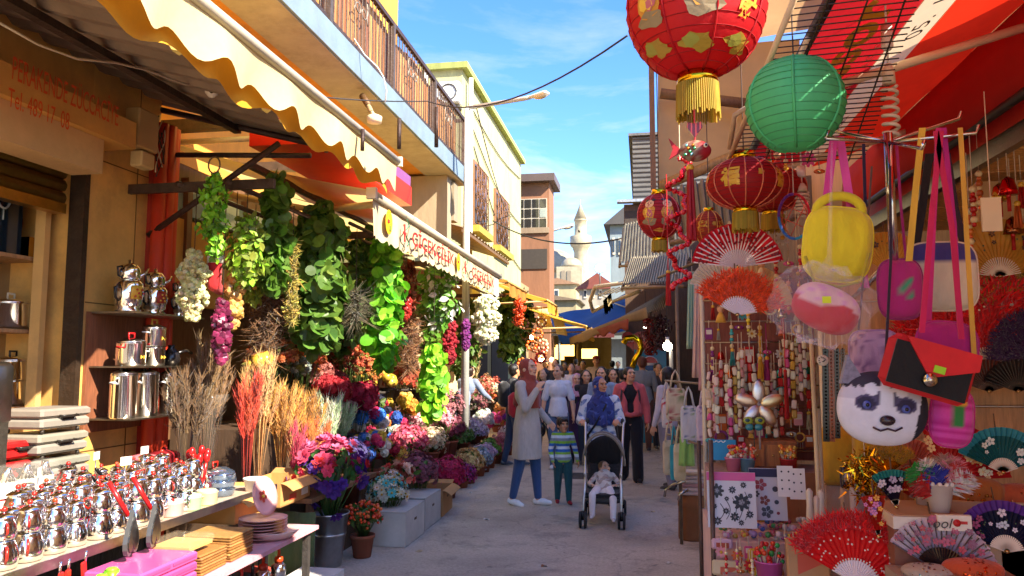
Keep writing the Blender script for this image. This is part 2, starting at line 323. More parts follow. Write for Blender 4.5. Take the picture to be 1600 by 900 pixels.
# ---------------------------------------------------------------- far mosque
m0 = P(908, 470, Y=80)
mq = T('mosque', 'white stone mosque with a slim minaret and a dome beyond the roofs', 'mosque', (m0.x, 80, 0))
pxm = 80/1200*1.02
def mz(v): return P(908, v, Y=80).z
a = MB(); WS = '#a3987c'
a.lathe([(1.1, 0), (1.1, mz(480)), (.78, mz(455)), (.7, mz(395)), (.85, mz(388)), (1.08, mz(384)), (1.12, mz(382)), (1.12, mz(370)), (1.04, mz(369)), (.64, mz(368.5)), (.62, mz(346)), (.74, mz(345)), (.7, mz(343.5))], (m0.x, 80, 0), 'stone', WS, 20)
mn = a.part('minaret', mq); a = MB(); a.lathe([(.7, mz(343.4)), (.04, mz(319)), (.03, mz(312)), (.005, mz(311))], (m0.x, 80, 0), 'stone', '#8f8670', 20); a.part('spire', mn)
d0 = P(862, 430, Y=84); a = MB(); a.lathe([(3.0*cos(t), 3.0*sin(t)*.92+P(862, 428, Y=84).z) for t in np.linspace(0, pi/2, 10)], (d0.x, 84, 0), 'stone', '#9a8f76', 28); a.part('dome', mq)
d1 = P(893, 420, Y=79); a = MB(); a.lathe([(1.15*cos(t), 1.05*sin(t)+P(893, 418, Y=79).z) for t in np.linspace(0, pi/2, 8)], (d1.x, 79, 0), 'stone', '#9a8f76', 20); a.part('dome', mq)
a = MB(); a.bb((d0.x-6, 81.5, 0), (d0.x+4.2, 90, P(862, 428, Y=84).z), 'stone', WS); a.bb((d1.x-1.4, 77.5, 0), (d1.x+1.2, 80.4, P(893, 419, Y=79).z), 'stone', '#a0957a')
for uu in (880, 889): q = P(uu, 436, Y=77.4); a.box((q.x, 77.46, q.z), (.4, .1, 1.7), 'matte', '#7d7260')
a.part('wall', mq)
# distant houses
def house(name, label, u0, u1, vt, Y, depth, wall, roof, rh=.9, win=(), base=0):
    p, q = P(u0, vt, Y=Y), P(u1, vt, Y=Y); o = T(name, label, 'house', ((p.x+q.x)/2, Y+depth/2, 0)); b = MB(); b.bb((p.x, Y, base), (q.x, Y+depth, p.z), 'plaster', wall); w = b.part('wall', o)
    for (a0, b0, a1, b1) in win:
        s, e = P(a0, b0, Y=Y), P(a1, b1, Y=Y); b = MB(); b.bb((s.x, Y-.06, s.z), (e.x, Y-.003, e.z), 'paint', '#d8cfb8'); f = b.part('window', o)
        b = MB(); i = .12*(e.x-s.x); b.bb((s.x+i, Y-.075, s.z-.1), (e.x-i, Y-.062, e.z+.1), 'glass', '#29313a'); b.part('pane', f)
    b = MB(); xm = (p.x+q.x)/2; e = .25
    b.add(([(p.x-e, Y-e, p.z), (q.x+e, Y-e, p.z), (q.x+e, Y+depth+e, p.z), (p.x-e, Y+depth+e, p.z), (xm, Y-e, p.z+rh), (xm, Y+depth+e, p.z+rh)], [(0, 1, 4), (1, 2, 5, 4), (2, 3, 5), (3, 0, 4, 5), (3, 2, 1, 0)]), 'paint', roof); b.part('roof', o); return o
house('pale_house', 'cream plastered house far back under the mosque dome', 842, 900, 445, 60, 7, '#a89a74', '#8d6a4c', .5, [(850, 452, 857, 466), (866, 452, 873, 466)])
house('tiled_house', 'white house with a red tiled gable right of the minaret', 905, 962, 452, 48, 8, '#a39a88', '#7a3f30', 1.0, [(912, 452, 917, 466), (924, 452, 929, 466), (936, 452, 941, 466)])
house('grey_roof_house', 'narrow house with pale blue wall and dark grey gable', 953, 1004, 352, 31, 9, '#7d8a90', '#4c4844', .75, [(957, 372, 961, 398), (966, 372, 971, 398)])
house('cream_shophouse', 'plain cream shop house below the brick house', 828, 900, 470, 44, 6, '#9a8c68', '#786650', .3, [(838, 476, 846, 492)])
sd = T('satellite_dish', 'white satellite dish on the tiled house roof', 'satellite dish', P(937, 420, Y=47)); b = MB(); c = P(937, 418, Y=47)
b.lathe([(.02, .06), (.2, .02), (.34, -.08), (.35, -.08), (.2, 0)], c, 'paint', '#e9e7e0', 16, MT(c) @ MR(R(65), 4, 'X')); b.part('dish', sd); b = MB(); b.cyl(c, c-V3((0, -.2, 1.1)), .035, 'iron', '#8a8780'); b.part('mast', sd)
# brick house
Yb = 30; p, q = P(806, 287, Y=Yb), P(858, 287, Y=Yb)
bh = T('brick_house', 'unfinished brick house with a wide multi pane window and flat dark roof', 'house', ((p.x+q.x)/2, Yb, 0)); b = MB(); b.bb((p.x-3, Yb, 0), (q.x, Yb+1.6, p.z), 'plaster', '#8a5f44'); w = b.part('wall', bh)
b = MB(); b.bb((p.x-3.3, Yb-.35, p.z+.002), (q.x+.25, Yb+1.9, p.z+.3), 'paint', '#5b4a40'); b.part('roof', bh)
b = MB(); s, e = P(808, 312, Y=Yb), P(855, 356, Y=Yb); b.bb((s.x, Yb-.08, s.z), (e.x, Yb-.003, e.z), 'paint', '#b9ad97'); f = b.part('window', bh); b = MB()
for i in range(4):
    for j in range(3):
        x0 = s.x+(e.x-s.x)*(i+.08)/4; x1 = s.x+(e.x-s.x)*(i+.92)/4; z0 = e.z+(s.z-e.z)*(j+.08)/3; z1 = e.z+(s.z-e.z)*(j+.92)/3
        b.bb((x0, Yb-.1, z0), (x1, Yb-.083, z1), 'glass', ['#2d2a28', '#9aa39a', '#4a463f'][(i*2+j) % 3 if i > 2 else 0])
b.part('pane', f)
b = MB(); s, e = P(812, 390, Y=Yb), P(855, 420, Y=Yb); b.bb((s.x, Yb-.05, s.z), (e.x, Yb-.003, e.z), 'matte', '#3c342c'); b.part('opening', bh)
b = MB(); s, e = P(806, 357, Y=Yb), P(858, 364, Y=Yb); b.bb((s.x, Yb-.09, s.z), (e.x, Yb-.003, e.z), 'plaster', '#8f7a62'); b.part('lintel', bh)
# ---------------------------------------------------------------- pale green house
XF = -4.4
gh = T('green_house', 'pale yellow green two storey house with brown grilled windows', 'house', (XF-3, 22, 0)); GR = '#b7b482'
b = MB(); zt = P(722, 108, X=XF).z; y0 = P(722, 108, X=XF).y; y1 = y0+9.5; b.bb((XF-8, y0, 0), (XF, y1, zt), 'plaster', GR); b.part('wall', gh)
b = MB(); b.bb((XF-8.2, y0-.12, zt+.002), (XF+.16, y1+.1, zt+.16), 'plaster', '#a3ab5c'); b.part('cornice', gh)
for (ua, ub, va, vb) in ((738, 756, 256, 362), (772, 790, 300, 393)):
    s, e = P(ua, va, X=XF), P(ub, vb, X=XF); b = MB(); zz = e.z
    b.bb((XF+.003, s.y-.1, zz-.1), (XF+.07, e.y+.1, s.z+.1), 'wood', '#8a6140'); f = b.part('window', gh); b = MB(); b.bb((XF+.075, s.y, zz), (XF+.08, e.y, s.z), 'glass', '#4b4236'); b.part('pane', f)
    b = MB()
    for i in range(7): yy = s.y+(e.y-s.y)*i/6; b.cyl((XF+.13, yy, zz), (XF+.13, yy, s.z), .014, 'iron', '#7a5232', n=5)
    for i in range(5): z_ = zz+(s.z-zz)*i/4; b.cyl((XF+.13, s.y, z_), (XF+.13, e.y, z_), .014, 'iron', '#7a5232', n=5)
    for i in range(3):
        for j in range(4): yy = s.y+(e.y-s.y)*(i+.5)/3; z_ = zz+(s.z-zz)*(j+.5)/4; b.tube([(XF+.13, yy+.2*cos(t), z_+.18*sin(t)) for t in np.linspace(0, 2*pi, 11)], .01, 'iron', '#7a5232', 4)
    b.part('grille', f); b = MB(); b.bb((XF+.003, s.y-.2, zz-.28), (XF+.24, e.y+.2, zz-.105), 'plaster', '#a8923c'); b.part('sill', f)
b = MB(); b.cyl((XF+.14, y0+.4, 0), (XF+.14, y0+.4, zt-.1), .06, 'paint', '#d8d8c8'); b.cyl((XF-.9, y0-.1, 0), (XF-.9, y0-.1, zt), .06, 'paint', '#e4e4d6'); b.part('drainpipe', gh)
ac = T('wall_air_conditioner', 'white air conditioner on the green house side wall', 'air conditioner', P(697, 145, Y=y0-.2)); c = P(697, 147, Y=y0-.25); b = MB(); b.box(c, (.75, .3, .55), 'paint', '#e8e6dc', bev=.03); b.part('case', ac)
b = MB(); b.tube([(c.x+.1+.2*cos(t), c.y-.155, c.z+.2*sin(t)) for t in np.linspace(0, 2*pi, 16)], .02, 'iron', '#5b5b58', 5); b.part('fan_grille', ac)
b = MB(); b.box(c-V3((0, -.12, .33)), (.7, .24, .04), 'iron', '#6b6b66'); b.part('bracket', ac)
# ---------------------------------------------------------------- yellow balcony building
yb = T('balcony_building', 'orange yellow building with a long first floor balcony', 'building', (XF-3, 7, 0)); b = MB(); b.bb((XF-7, -3, 3.6), (XF, 13.2, 10.5), 'plaster', '#d99a3c'); b.part('wall', yb)
XB = -3.2; be = P(730, 279, X=XB).y; zb = 5.0
b = MB(); b.bb((XF+.003, -2, zb), (XB-.03, be, zb+.18), 'plaster', '#d08a2c'); sb = b.part('balcony_slab', yb)
b = MB(); b.bb((XB-.028, -2, zb-.03), (XB, be+.02, zb+.26), 'paint', '#76878f'); b.bb((XF+.01, be+.002, zb-.03), (XB-.03, be+.03, zb+.26), 'paint', '#76878f'); b.part('fascia', sb)
b = MB(); b.bb((XB-.55, -2, zb-.045), (XB-.03, be-.01, zb-.003), 'plaster', '#a89c86'); b.part('drip_edge', sb)
zr = zb+.26
b = MB(); b.bb((XB-.09, -2, zr+.92), (XB-.03, be, zr+.98), 'iron', '#4b3a30'); b.bb((XF, be-.06, zr+.92), (XB-.09, be, zr+.98), 'iron', '#4b3a30'); b.bb((XB-.08, -2, zr+.05), (XB-.04, be, zr+.09), 'iron', '#4b3a30')
for i in range(int((be+2)/.12)): b.cyl((XB-.06, -2+i*.12, zr+.05), (XB-.06, -2+i*.12, zr+.94), .009, 'iron', '#54443a', n=4, cap=False)
for i in range(9): b.cyl((XF+.1+i*.12, be-.03, zr), (XF+.1+i*.12, be-.03, zr+.94), .009, 'iron', '#54443a', n=4, cap=False)
for yy in np.arange(be-.05, -2, -2.1): b.bb((XB-.1, yy-.035, zr-.01), (XB-.02, yy+.035, zr+.95), 'iron', '#5d5048')
for yy in np.arange(be-1.2, -2, -2.1):
    for s in (1, -1): b.tube([(XB-.06, yy+s*(.12+.1*cos(t)), zr+.5+.1*sin(t)+.03*t) for t in np.linspace(0, 7, 14)], .01, 'iron', '#8c8275', 4)
rl = b.part('railing', yb); b = MB()
y = -1.8
while y < be-.3:
    hgt = .86+.05*sin(y*3)+(.04*rng.random()); c = ['#b5793f', '#a56a3a', '#c08a52', '#8f6040'][rng.integers(4)]
    if not (int((y+2)/2.1) in (1,) and (y % 2.1) < .7): b.box((XB-.16, y, zr+hgt/2+.03), (.02, .125, hgt), 'wood', jit(c, .15))
    y += .14
b.part('slat_screen', yb)
b = MB(); b.bb((XF+.003, 9.6, zr), (XF+.06, 10.7, zr+2.2), 'wood', '#7d4f33'); b.bb((XF+.003, 5.6, zr), (XF+.06, 6.7, zr+2.2), 'wood', '#7d4f33'); b.part('balcony_door', yb)
c = P(640, 118, X=-3.75); ac = T('balcony_air_conditioner', 'beige air conditioner standing on the balcony behind the rails', 'air conditioner', (c.x, c.y, zr)); b = MB(); b.box((c.x, c.y, zr+.62), (.32, .85, .62), 'paint', '#e0d6c2', bev=.03); b.part('case', ac)
b = MB(); b.box((c.x+.17, c.y-.1, zr+.62), (.02, .5, .5), 'iron', '#55514c'); b.part('fan_grille', ac); b = MB()
for s in (-.3, .3): b.box((c.x, c.y+s, zr+.155), (.28, .06, .31), 'iron', '#66625c')
b.part('stand', ac)
# ground floor wall of the flower shop, set back under the balcony
fs = T('flower_shop', 'flower shop front with a wooden back wall and high glass strip', 'shop', (-4.6, 10, 0)); b = MB(); b.bb((-4.9, 6.25, 0), (-4.3, 18.5, 3.55), 'wood', '#6a4a30'); b.bb((-4.29, 6.25, 2.2), (-4.2, 9.0, 3.0), 'plaster', '#c79a52'); b.part('wall', fs)
b = MB(); b.bb((-4.298, 9.1, 2.5), (-4.24, 12.9, 3.1), 'glass', '#5f7f96'); b.bb((-4.298, 6.3, 3.05), (-4.22, 12.9, 3.35), 'glass', '#8fb0c4'); b.part('window', fs)
for yy in np.arange(6.5, 13, 1.1): b = MB(); b.bb((-4.25, yy-.04, 2.2), (-4.17, yy+.04, 3.4), 'paint', '#6e4a35'); b.part('mullion', fs)
b = MB(); b.bb((-4.29, 12.95, .1), (-4.12, 18.3, 2.5), 'plaster', '#c9b98e'); b.part('side_panel', fs)
b = MB(); b.bb((XF-.1, 12.9, 3.56), (-3.35, 13.2, 4.95), 'plaster', '#a08f73'); b.bb((XF, 13.21, 4.2), (-3.3, 13.5, 4.9), 'plaster', '#8d7f68'); b.part('corbel', yb)
# ---------------------------------------------------------------- household shop building on the left
XW = -3.9
hs_ = T('household_shop', 'household shop with stone wall tinted golden for warm light and rolled shutter', 'shop', (XW-1, 2, 0)); b = MB()
jy = P(133, 400, X=XW).y; py = P(243, 380, X=XW).y; zo = 3.24
b.bb((XW-.6, jy, 0), (XW, py, 4.0), 'stone', '#d8a85c'); b.bb((XW-.6, -4, zo+.02), (XW, jy-.002, 4.0), 'stone', '#d0a058'); b.bb((XW-3, -4, 0), (XW-1.2, jy, 4.0), 'stone', '#c0985c'); b.bb((XW-1.19, jy+.002, 0), (XW-.602, py, 4.0), 'stone', '#8f6d40'); b.part('wall', hs_)  # golden stone colour carries the warm bounce light
b = MB(); 
for i in range(1, 4): b.bb((XW+.001, jy+.02, 1.05*i-.004), (XW+.004, py, 1.05*i+.004), 'matte', '#6d5126')
b.bb((XW+.001, jy+.52, 0), (XW+.004, jy+.528, 4), 'matte', '#6d5126'); b.part('cladding_joint', hs_)
b = MB()
for i in range(6): z_ = zo-.42+i*.09; b.cyl((XW-.12, -3.9, z_), (XW-.12, jy-.12, z_), .05, 'brushed', '#c9a050', n=8)
b.bb((XW-.16, -3.9, zo-.53), (XW-.07, jy-.12, zo-.46), 'brushed', '#b98d40'); b.part('shutter', hs_)
b = MB(); b.bb((XW-.1, jy-.06, 0), (XW+.02, jy-.01, zo+.1), 'iron', '#3a2a1c'); b.bb((XW-.3, jy-.13, 0), (XW-.22, jy-.08, zo-.46), 'paint', '#d5aa68'); b.part('shutter_rail', hs_)
b = MB(); b.bb((XW-1.195, -1, 0), (XW-1.15, jy, 3.4), 'stone', '#c9a468'); b.part('back_wall', hs_)
# shop sign box on the lintel
sy1 = P(212, 225, X=XW+.3).y; s0 = P(212, 255, X=XW+.3); s1 = P(208, 190, X=XW+.3)
zs0, zs1 = s0.z, s1.z
sg = T('shop_sign', 'ochre shop sign box with orange lettering above the shutter', 'sign', (XW+.15, 3, zs0)); b = MB(); b.bb((XW+.003, -3, zs0+.1), (XW+.3, sy1, zs1), 'paint', '#d09a4c'); b.bb((XW+.003, -3, zs0-.14), (XW+.24, sy1-.25, zs0+.098), 'paint', '#c9a674'); b.part('box', sg)
b = MB(); yc = lambda u: P(u, 150, X=XW+.3).y
zc = lambda v, u: P(u, v, X=XW+.3).z
L0 = yc(16); L1 = yc(186); zl = (zs0+.1+zs1)/2
text_on(b, 'PERAKENDE ZÜCCACİYE', .2, (XW+.3, (L0+L1)/2, zl+.105), (0, 1, 0), (0, 0, 1), 'paint', '#d8531c', width=(L1-L0))
text_on(b, '- I', .2, (XW+.3, L0-.16, zl+.105), (0, -1, 0), (0, 0, 1), 'paint', '#d8531c')if 0 else text_on(b, 'I -', .2, (XW+.3, L0-.17, zl+.105), (0, 1, 0), (0, 0, 1), 'paint', '#d8531c')
L0 = yc(12); L1 = yc(110); text_on(b, 'Tel. 489 17  08', .16, (XW+.3, (L0+L1)/2, zl-.1), (0, 1, 0), (0, 0, 1), 'paint', '#d8531c', width=(L1-L0)); b.part('lettering', sg)
# red post
pp = P(262, 300, X=XW+.1); rp_ = T('red_post', 'red fluted metal post at the corner of the household shop', 'post', (pp.x, pp.y, 0)); b = MB()
for i, dy in enumerate((-.1, 0, .1)): b.cyl((XW+.1-abs(dy)*.2, pp.y+dy*.8, 0), (XW+.1-abs(dy)*.2, pp.y+dy*.8, 3.6), .055, 'paint', '#c4371c', n=10)
b.bb((XW-.05, pp.y-.11, 0), (XW+.06, pp.y+.13, 3.6), 'paint', '#9a2415'); b.part('shaft', rp_)
# junction box and wires above the post
jb = P(222, 205, X=XW+.2); b = MB(); b.box(jb, (.12, .24, .3), 'paint', '#b49560', M=None, bev=.01); b.box(jb+V3((.0, .02, -.22)), (.1, .16, .12), 'paint', '#c9b07c', bev=.01)
for i in range(5): b.tube([jb+V3((.02, .2+.05*sin(i+t), .05-.09*t+.03*i)) for t in np.linspace(0, 4, 9)], .006, 'matte', '#c9b596' if i % 2 else '#3a3028', 4)
b.thing('junction_box', 'beige electric junction box with loose wires beside the sign', 'junction box', jb)
# corrugated canopy
XC0, XC1, ZC0, ZC1, YC = XW-.06, -2.6, 3.82, 3.43, P(485, 215, X=-2.6).y
cc = T('corrugated_canopy', 'dark corrugated metal canopy over the household shop', 'canopy', (XC0, 2, ZC1)); b = MB(); L = YC+3
b.add(corr_(lambda s, t: (XC0+(XC1-XC0)*t, -3+L*s, ZC0+(ZC1-ZC0)*t), L, .26, .045)((0, 0, 1)), 'corrugate', '#857463'); b.part('sheet', cc)
b = MB(); b.bb((XC1+.12, -3, ZC1-.025), (XC1+.18, YC, ZC1+.032), 'iron', '#4a382c'); b.bb((XC0+.7, -3, ZC0-.29), (XC0+.76, YC, ZC0-.24), 'iron', '#3c2c22')
b.cyl((XC1+.02, YC-.03, ZC1-.02), (XC0, YC-.03, ZC0-.05), .025, 'iron', '#3c2a22', n=8); b.cyl((XC1+.02, YC-.03, ZC1-.12), (XC0, YC-.03, ZC1-.05), .022, 'iron', '#3c2a22', n=8)
for i in range(4): x_ = XC1+.15+i*.3; b.cyl((x_, YC-.03, ZC1-.1), (x_, YC-.03, ZC1+.09*i*.8), .016, 'iron', '#3c2a22', n=6)
for yy in (.6, 2.6): b.cyl((XC1+.15, yy, ZC1-.03), (XC0, yy, ZC0-.12), .03, 'iron', '#3a2b22', n=8)
b.part('frame', cc); b = MB(); e0 = P(232, 368, X=XW+.02); b.cyl(e0, P(436, 224, X=-2.75), .024, 'iron', '#45302a', n=8); b.part('brace', cc)
cb = P(331, 140, X=-2.95); ct = T('security_camera', 'small white dome camera under the corrugated canopy', 'camera', cb); b = MB(); b.lathe([(.05, .06), (.055, .02), (.05, 0), (.045, -.03), (.02, -.055), (0, -.06)], cb, 'gloss', '#d9d2c4', 16); b.cyl(cb+V3((0, 0, .05)), cb+V3((0, 0, .16)), .04, 'gloss', '#cfc8ba', n=12); b.part('housing', ct)
b = MB(); b.ball(cb+V3((.02, -.035, -.02)), .02, 'gloss', '#1c1a18'); b.part('lens', ct)
b = MB(); b.tube([P(u, v, X=-3.0) for u, v in ((0, 36), (60, 70), (120, 92), (180, 98), (230, 110), (262, 122), (290, 132), (324, 131))], .007, 'matte', '#b8ab96', 5); b.thing('camera_cable', 'thin pale cable running under the canopy to the dome camera', 'cable', P(120, 92, X=-3.0))
# ---------------------------------------------------------------- awnings on the left
def scallop(b, X, ya, yb_, zt, h, per, amp, col, fin='awning', ph=0, bulge=.03, n=None, zt2=None, h2=None):
    n = n or int(abs(yb_-ya)/per*10); zt2 = zt if zt2 is None else zt2; h2 = h if h2 is None else h2
    def fn(s, t):
        y = ya+(yb_-ya)*s; w = (sin(2*pi*(y-ya)/per+ph)*.5+.5)*amp; hh = h+(h2-h)*s; z0 = zt+(zt2-zt)*s
        return (X+bulge*sin(2*pi*(y-ya)/per*.5+1)*t+.012*sin(9*y)*t, y, z0-(hh-w)*t)
    b.add(grid_(fn, n, 4), fin, col, True)
XA = -2.2; ya1 = P(622, 253, X=XA).y; za = P(622, 253, X=XA).z
yw = T('yellow_awning', 'cream yellow scalloped awning with a white roller above the canopy', 'awning', (XA, 4, za)); b = MB(); b.cyl((XA, .4, za), (XA, ya1, za), .035, 'paint', '#b5ab94', n=12); b.bb((XA-.04, ya1-.02, za-.045), (XA+.04, ya1+.015, za+.045), 'paint', '#cfc4ac'); b.part('roller', yw)
b = MB(); scallop(b, XA-.005, .4, ya1-.03, za-.02, .29, .40, .085, '#d2c08a', ph=.4, h2=.27); b.part('valance', yw)
b = MB(); scallop(b, XA-.1, .4, ya1-.1, za-.03, .31, .5, .06, '#d99c22', ph=2.2, h2=.29); b.part('valance', yw, 'inner deep yellow valance layer')
b = MB(); b.add(grid_(lambda s, t: (XA+(XF-XA+.02)*t, .4+(ya1-.4)*s, za+.03+.75*t-.06*sin(pi*t)), 8, 6), 'canvas', '#f0cf70', True); b.part('canopy_cloth', yw)
b = MB()
for yy in (1.2, 3.6, ya1-.3): b.tube([(XA-.05, yy, za), (XA-1.1, yy-.3, za+.1), (XF, yy, za+.2)], .025, 'paint', '#d9cfb8', 6)
b.part('folding_arm', yw)
# red box sign with purple upper face
X2 = -2.6; ye = P(643, 300, X=X2).y; zq0 = P(643, 322, X=X2).z; zq1 = P(643, 272, X=X2).z; zp = zq0+.22
rb = T('red_fascia_box', 'red and purple fascia box tucked behind the yellow awning', 'fascia box', (X2-.3, ye-1, zq0)); b = MB(); b.bb((X2-.6, ye-2.6, zq0), (X2, ye, zp), 'gloss', '#e0301c'); b.part('lower_panel', rb); b = MB(); b.bb((X2-.6, ye-2.6, zp+.003), (X2-.01, ye-.01, zq1-.03), 'gloss', '#8a4f86'); b.part('upper_panel', rb)
b = MB(); b.bb((-4.3, ye-.8, zq1-.1), (X2-.61, ye-.7, zq1), 'iron', '#5b4a3c'); b.part('bracket', rb); b = MB(); b.bb((-4.3, ye-2.3, zq1-.1), (X2-.61, ye-2.2, zq1), 'iron', '#5b4a3c'); b.part('bracket', rb)
# florist awning with lettered valance
XE = -2.4; e0, e1 = P(581, 302, X=XE), P(781, 432, X=XE); ew = T('florist_awning', 'cream awning with red florist lettering and a white roller', 'awning', (XE, 9, e1.z)); zE = lambda y: e0.z+(e1.z-e0.z)*(y-e0.y)/(e1.y-e0.y)
b = MB(); b.cyl(e0, e1, .04, 'paint', '#b5ab96', n=12); b.box(e0, (.09, .05, .1), 'paint', '#e5dac4'); b.box(e1, (.09, .05, .1), 'paint', '#8d8a80'); b.part('roller', ew)
b = MB(); ys = np.array((e0.y+.05, e1.y-.55)); scallop(b, XE-.01, ys[0], ys[1], zE(ys[0])-.03, .37, .17, .03, '#c4b690', zt2=zE(ys[1])-.03, h2=.34, bulge=.015); va = b.part('valance', ew)
b = MB(); scallop(b, XE-.01, ys[1]+.004, e1.y-.03, zE(ys[1])-.03, .36, .17, .03, '#a9a79e', zt2=zE(e1.y)-.03, h2=.34, bulge=.015); b.part('valance', ew, 'grey end of the valance')
b = MB(); yv = lambda u: P(u, 380, X=XE).y
for (ua, ub) in ((638, 705), (733, 768)):
    ya_, yb_ = yv(ua), yv(ub); ym = (ya_+yb_)/2; text_on(b, 'ÇİÇEKÇİLİK', .2, (XE+.03, ym, zE(ym)-.2), (0, 1, 0), (0, 0, 1), 'paint', '#a81818', width=yb_-ya_, bold=.004, lift=.012)
for uu in (629, 724.5):
    ym = yv(uu); z = zE(ym)-.2
    b.add(tube_([(XE+.035, ym+.06*sin(t*1.5)+.03, z+.14-.045*t) for t in np.linspace(0, 6, 14)], .008, 4), 'paint', '#3f6b4a')
    b.bb((XE+.03, ym-.09, z-.02), (XE+.042, ym+.0, z), 'paint', '#d42a2a'); b.bb((XE+.03, ym-.055, z-.1), (XE+.041, ym-.035, z+.08), 'paint', '#d42a2a')
for uu in (602.5, 713):
    ym = yv(uu); z = zE(ym)-.19; b.add(([(XE+.032, ym+.1*cos(t), z+.12*sin(t)) for t in np.linspace(0, 2*pi, 18)[:-1]], [tuple(range(17))]), 'paint', '#e8b616')
    b.bb((XE+.034, ym-.05, z-.01), (XE+.04, ym+.0, z+.02), 'paint', '#d42a2a'); b.bb((XE+.034, ym+.0, z-.08), (XE+.04, ym+.05, z-.03), 'paint', '#7a8a2a')
b.part('lettering', ew)
b = MB(); b.add(grid_(lambda s, t: (XE+(-4.18-XE)*t, e0.y-.7*t+(e1.y-e0.y)*s, zE(e0.y+(e1.y-e0.y)*s)+.03+.4*t-.05*sin(pi*t)+.012*sin(s*40)), 40, 8), 'canvas', '#f1d488', True); b.part('canopy_cloth', ew)
b = MB()
for yy in (e0.y+.25, (e0.y+e1.y)/2, e1.y-.3): b.tube([(XE-.05, yy, e0.z-.05), (XE-.9, yy+.55, e0.z+.03), (-4.2, yy+.1, e0.z+.16)], .035, 'paint', '#d9b872', 6)
b.bb((-3.3, e0.y-.6, e0.z+.12), (-3.24, e1.y, e0.z+.17), 'iron', '#5e4636'); b.part('folding_arm', ew)
# garland rail under the awning
b = MB(); ZR = 3.02; b.cyl((-3.05, 5.2, ZR), (-3.05, 15.2, ZR), .02, 'iron', '#4b382c'); b.cyl((-3.45, 5.2, ZR), (-3.45, 13, ZR), .02, 'iron', '#4b382c'); b.cyl((-2.75, 6.9, ZR-.02), (-2.75, 15.2, ZR-.02), .018, 'iron', '#4b382c')
for yy in (5.25, 7.6, 10, 12.6, 15.1): b.bb((-4.28, yy, ZR-.05), (-2.7, yy+.04, ZR+.022), 'iron', '#4b382c')
b.thing('garland_rail', 'brown iron hanging frame for garlands under the florist awning', 'hanging frame', (-3, 10, ZR))
# ---------------------------------------------------------------- covered bazaar at the end of the street
tb = T('covered_bazaar', 'dark covered bazaar passage at the end of the street', 'building', (-1.9, 36, 0)); b = MB()
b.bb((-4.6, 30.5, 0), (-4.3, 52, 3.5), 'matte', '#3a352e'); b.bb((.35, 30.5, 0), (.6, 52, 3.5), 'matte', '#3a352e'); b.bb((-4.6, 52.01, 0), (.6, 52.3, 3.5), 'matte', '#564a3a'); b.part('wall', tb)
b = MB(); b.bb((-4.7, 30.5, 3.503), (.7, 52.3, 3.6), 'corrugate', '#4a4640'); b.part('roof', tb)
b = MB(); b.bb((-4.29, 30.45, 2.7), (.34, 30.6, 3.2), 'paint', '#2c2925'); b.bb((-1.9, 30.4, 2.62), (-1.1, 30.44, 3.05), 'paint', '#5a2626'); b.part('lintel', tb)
for x_ in (-3.3, -.2): 
    b = MB(); b.cyl((x_, 30.7, 0), (x_, 30.7, 3.5), .06, 'iron', '#5d6a6c'); b.part('post', tb)
for i, (x_, y_, z_) in enumerate(((-3.9, 34, 2.1), (-3.8, 38, 2.3), (-.1, 36, 2.2), (-3.0, 44, 2.2), (-.6, 46, 2.1), (-2.0, 50, 2.0))):
    b = MB(); b.bb((x_-.45, y_-.03, z_-.35), (x_+.45, y_+.03, z_+.2), 'glow', '#e9b45c'); b.thing('lit_stall_window', 'warm lit stall front deep inside the covered bazaar, %s from the entrance' % ORD[i].replace('nearest', 'first'), 'stall', (x_, y_, z_-.35))
    b = MB(); b.bb((x_-.4, y_-.5, 0), (x_+.4, y_-.05, 1.0), 'cloth', ['#7a4a30', '#5a3a46', '#3d5560'][i % 3])
    for k in range(9): b.ball((x_-.35+.09*k, y_-.3, 1.05), .06, 'cloth', jit(['#c03a2c', '#d8a03a', '#5a8aa0'][k % 3], .2), 6, 4)
    b.thing('bazaar_stall', 'low stall of coloured goods inside the covered bazaar, %s from the entrance' % ORD[i].replace('nearest', 'first'), 'stall', (x_, y_, 0))
# blue tarpaulin
b = MB(); A, B_, C_, D_ = P(858, 496, Y=22), P(1004, 446, Y=22), P(1004, 505, Y=20.6), P(880, 538, Y=20.6)
def tf(s, t):
    p = A.lerp(B_, s).lerp(D_.lerp(C_, s), t); return p+V3((0, -.25*sin(pi*t), -.14*sin(pi*s)*(1-t)+.05*sin(9*s+4*t)+.035*sin(14*t+5*s)))
b.add(grid_(tf, 26, 12), 'awning', '#1c58b0', True); tp = b.thing('blue_tarpaulin', 'blue tarpaulin stretched across the street before the covered bazaar', 'tarpaulin', A)
b = MB(); b.tube([P(935, 458, Y=21.6), P(960, 474, Y=21.2), P(990, 484, Y=21)], .02, 'matte', '#d8d4c8', 5); b.part('rope', tp)
# golden awnings further down on the left
def left_awning(y0, y1, zt, zb_, xo, col, label, flap=.25):
    o = T('golden_awning', label, 'awning', (-3, (y0+y1)/2, zb_)); b = MB()
    b.add(grid_(lambda s, t: (XF+.02+(xo-XF)*t, y0+(y1-y0)*s, zt+(zb_-zt)*t-.1*sin(pi*t)+.02*sin(s*24)), 18, 8), 'canvas', col, True); b.part('canopy_cloth', o); b = MB()
    scallop(b, xo, y0, y1, zb_, flap, .3, .03, col, fin='canvas'); b.part('valance', o); b = MB()
    b.cyl((xo, y0, zb_), (xo, y1, zb_), .025, 'paint', '#c9a862', n=8)
    for yy in (y0+.05, y1-.05): b.cyl((XF+.02, yy, zb_-.1), (xo, yy, zb_-.02), .022, 'paint', '#b8965a', n=6)
    b.part('frame', o); return o
left_awning(13.4, 15.6, 4.1, 3.1, -2.35, '#c98a3e', 'brown ochre awning just past the florist awning')
